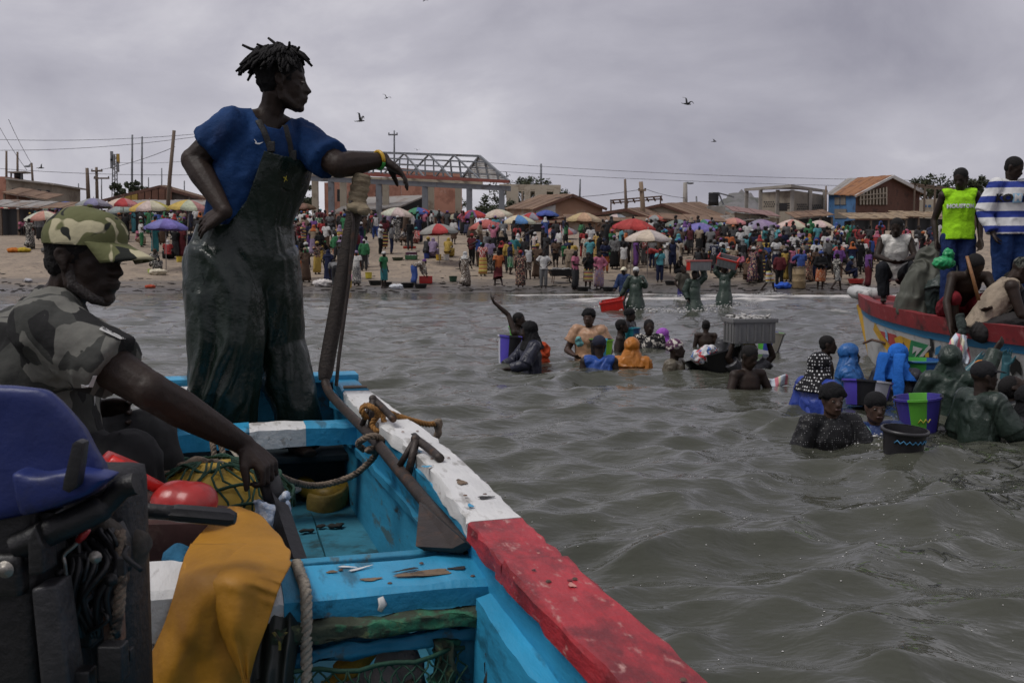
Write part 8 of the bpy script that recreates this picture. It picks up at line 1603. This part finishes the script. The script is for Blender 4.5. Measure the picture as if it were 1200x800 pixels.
for (px, py, c, s_, lab) in ((917, 338, (.03, .09, .42), .42, 'bright blue plastic bag on the wet sand'), (378, 336, (.55, .52, .50), .5, 'heap of white nets at the wet edge'), (465, 339, (.50, .52, .55), .35, 'white plastic sack beside the woman in teal skirt'), (411, 329, (.50, .22, .32), .42, 'pink cloth bundle beside the dark pole'), (362, 296, (.55, .54, .52), .45, 'white sack of goods behind the beach path'), (185, 322, (.52, .47, .36), .45, 'cream sheet spread by the seated woman'), (16, 296, (.42, .13, .02), .4, 'orange life vest lying on the sand'), (28, 296, (.40, .28, .03), .4, 'yellow cloth on the sand by the orange vest'), (60, 297, (.09, .085, .08), .55, 'dark log like roll lying on the sand'), (176, 338, (.34, .06, .03), .25, 'small red litter at the water\'s edge'), (33, 330, (.40, .40, .42), .22, 'pale plastic bottle at the wet edge')):
    g = Geo(); g.ell((0, 0, s_*.3), (s_, s_*.6, s_*.35)); me = remesh(g, .04, 1, 'bundle'); displace(me, .09*s_/.4, 4, px, fold=1.2); o = mesh_obj('bundle', me, CLOTH, None, c); o.location = onsand(px, py); tag(o, lab, 'bundle')

# ================================================================== BIRDS
def bird(px, py, Y, span, up, rz, bank, label, dark=True):
    p = at(px, py, Y); root = empty('gull', p, rz, label, 'bird', 'gulls in the sky'); root.rotation_euler = (0, bank, rz); s = span
    g = Geo(); g.tube([(0, -.34*s, 0), (0, -.25*s, .01*s), (0, -.05*s, 0), (0, .18*s, 0), (0, .30*s, 0)], [.012*s, .04*s, .06*s, .04*s, .02*s], 8); me = remesh(g, .02*s, 1, 'body'); bm_ = mat('gull_dark', (.035, .034, .035), .8, .2, 10, 0); mesh_obj('body', me, bm_, root)
    for sgn in (-1, 1):
        rows = []
        for i in range(7):
            t = i/6; x = sgn*(.03+.47*t)*s; z = s*(up*math.sin(min(1, t*1.6)*1.57)*.5 - up*.25*max(0, t-.5)); yl = -.10*s+.04*s*t+.10*s*max(0, t-.45); ch = (.16-.13*t**1.5)*s
            rows.append([(x, yl, z), (x, yl+ch*.5, z+.01*s), (x, yl+ch, z)])
        o = Geo().grid(rows).obj('wing', mat('gull_wing', (.07, .07, .072), .8, .3, 8, 0), root); solid(o, .01*s)
    g = Geo(); g.prism([(-.03*s, .26*s, 0), (.03*s, .26*s, 0), (.06*s, .42*s, 0), (-.06*s, .42*s, 0)], (0, 0, .01*s)); g.obj('tail', bm_, root)
for a in ((422, 142, 40, .62, .9, 1.2, .2, 'gull with wings raised and tail trailing, over the hall'), (453, 115, 55, .55, .5, .6, .3, 'small gull banking above the standing man\'s arm'), (805, 122, 36, .62, .55, 2.2, -.5, 'large gull with a pale patch, wings half folded'), (837, 166, 60, .5, .4, 1.0, .2, 'small gull below the larger pale patched one'), (497, 1, 50, .4, .3, .4, .2, 'gull high above, cut by the top of the sky'), (594, 207, 55, .5, .8, .8, .4, 'dark gull landing at the hall gable'), (48, 197, 60, .62, .5, 1.6, -.6, 'gull gliding above the concrete building'), (489, 176, 60, .36, .4, .3, .1, 'tiny gull just over the roof trusses'), (668, 232, 80, .5, .6, .4, 0, 'gull low over the brown roof gable'), (579, 233, 62, .6, .7, 1.9, .3, 'white backed gull between the hall columns')): bird(*a)

# ================================================================== WEED AND FROTH ON THE WATER
sea = bpy.data.objects['sea_water']; bpy.context.view_layer.update()
def seaz(x, y):
    h = sea.ray_cast(Vector((x, y, 3)), Vector((0, 0, -1))); return h[1].z if h[0] else 0.0
g = Geo(); rg = random.Random(12)
for k in range(130):
    cx_, cy_ = ((1095, 505), (1120, 522), (1150, 540), (1185, 555), (1160, 590), (1100, 560), (1180, 525))[k % 7]; px = rg.gauss(cx_, 17); py = rg.gauss(cy_, 5)
    if k > 124: px = rg.uniform(1000, 1190); py = rg.uniform(600, 790)
    p = onz(px, py, 0); a = rg.gauss(.1, .35); n_ = rg.randint(5, 12); x, y = p[0], p[1]; pts = []
    for i in range(n_): pts.append((x, y, seaz(x, y)+.006)); a += rg.gauss(0, .35); st = rg.uniform(.012, .03); x += math.cos(a)*st; y += math.sin(a)*st
    g.tube(pts, [(.002+.003*rg.random(), .0012)]*n_, 5, lat=(0, 1, 0))
tag(g.obj('seaweed', mat('seaweed', (.012, .015, .008), .5, .5, 3, .2, 20, col2=(.10, .16, .03), c2scale=2.0, c2pos=.60)), 'strands of dark and bright green weed floating by the black bucket', kind='stuff')
g = Geo()
for k in range(420):
    px = rg.gauss(1080, 90); py = rg.gauss(560, 50)
    if k > 260: px = rg.uniform(560, 1190); py = rg.uniform(480, 790)
    p = onz(px, py, 0)
    g.ell((p[0], p[1], seaz(p[0], p[1])+.002), (rg.uniform(.002, .005),)*2+(.0015,), None, 6, 4)
tag(g.obj('froth', mat('froth', (.55, .54, .52), .6, .1, 5, 0)), 'scattered white froth bubbles on the water', kind='stuff')
# splashes round the waders
g = Geo()
for (px, wl, n_, sp) in ((745, 364, 80, .5), (815, 364, 90, .55), (850, 358, 80, .5), (727, 360, 60, .5), (905, 345, 70, .5), (800, 353, 40, .4), (990, 513, 50, .22), (1010, 510, 40, .2)):
    p = onz(px, wl, 0)
    for k in range(n_*3): a = rg.uniform(0, 6.28); r_ = abs(rg.gauss(0, sp)); s_ = rg.uniform(.006, .022)*(1 if wl < 400 else .3); x, y = p[0]+math.cos(a)*r_, p[1]+math.sin(a)*r_*.6-.1; g.ell((x, y, seaz(x, y)+abs(rg.gauss(0, .10))*(1 if wl < 400 else .3)*math.exp(-r_/sp)), (s_*1.5, s_, s_*.8), None, 6, 4)
tag(g.obj('splash', MATS['froth']), 'white splashes round the legs of the waders', kind='stuff')

g = Geo()
for k in range(900):
    px = rg.uniform(-40, 1240); py = rg.choice((rg.gauss(341, 1.5), rg.gauss(335, 3), rg.uniform(290, 340))); p = onground(px, min(py, 344)); s_ = rg.uniform(.02, .09)
    g.ell((p[0], p[1], gz(p[0], p[1])+s_*.15), (s_*rg.uniform(1, 3), s_, s_*.35), None, 6, 4)
tag(g.obj('beach_litter', mat('dark_wrack', (.022, .018, .015), .9, .5, 2, .3, 10, col2=(.16, .14, .12), c2scale=.9, c2pos=.62)), 'dark wrack and litter strewn along the wet sand', kind='stuff')

bpy.data.scenes.remove(WORK)
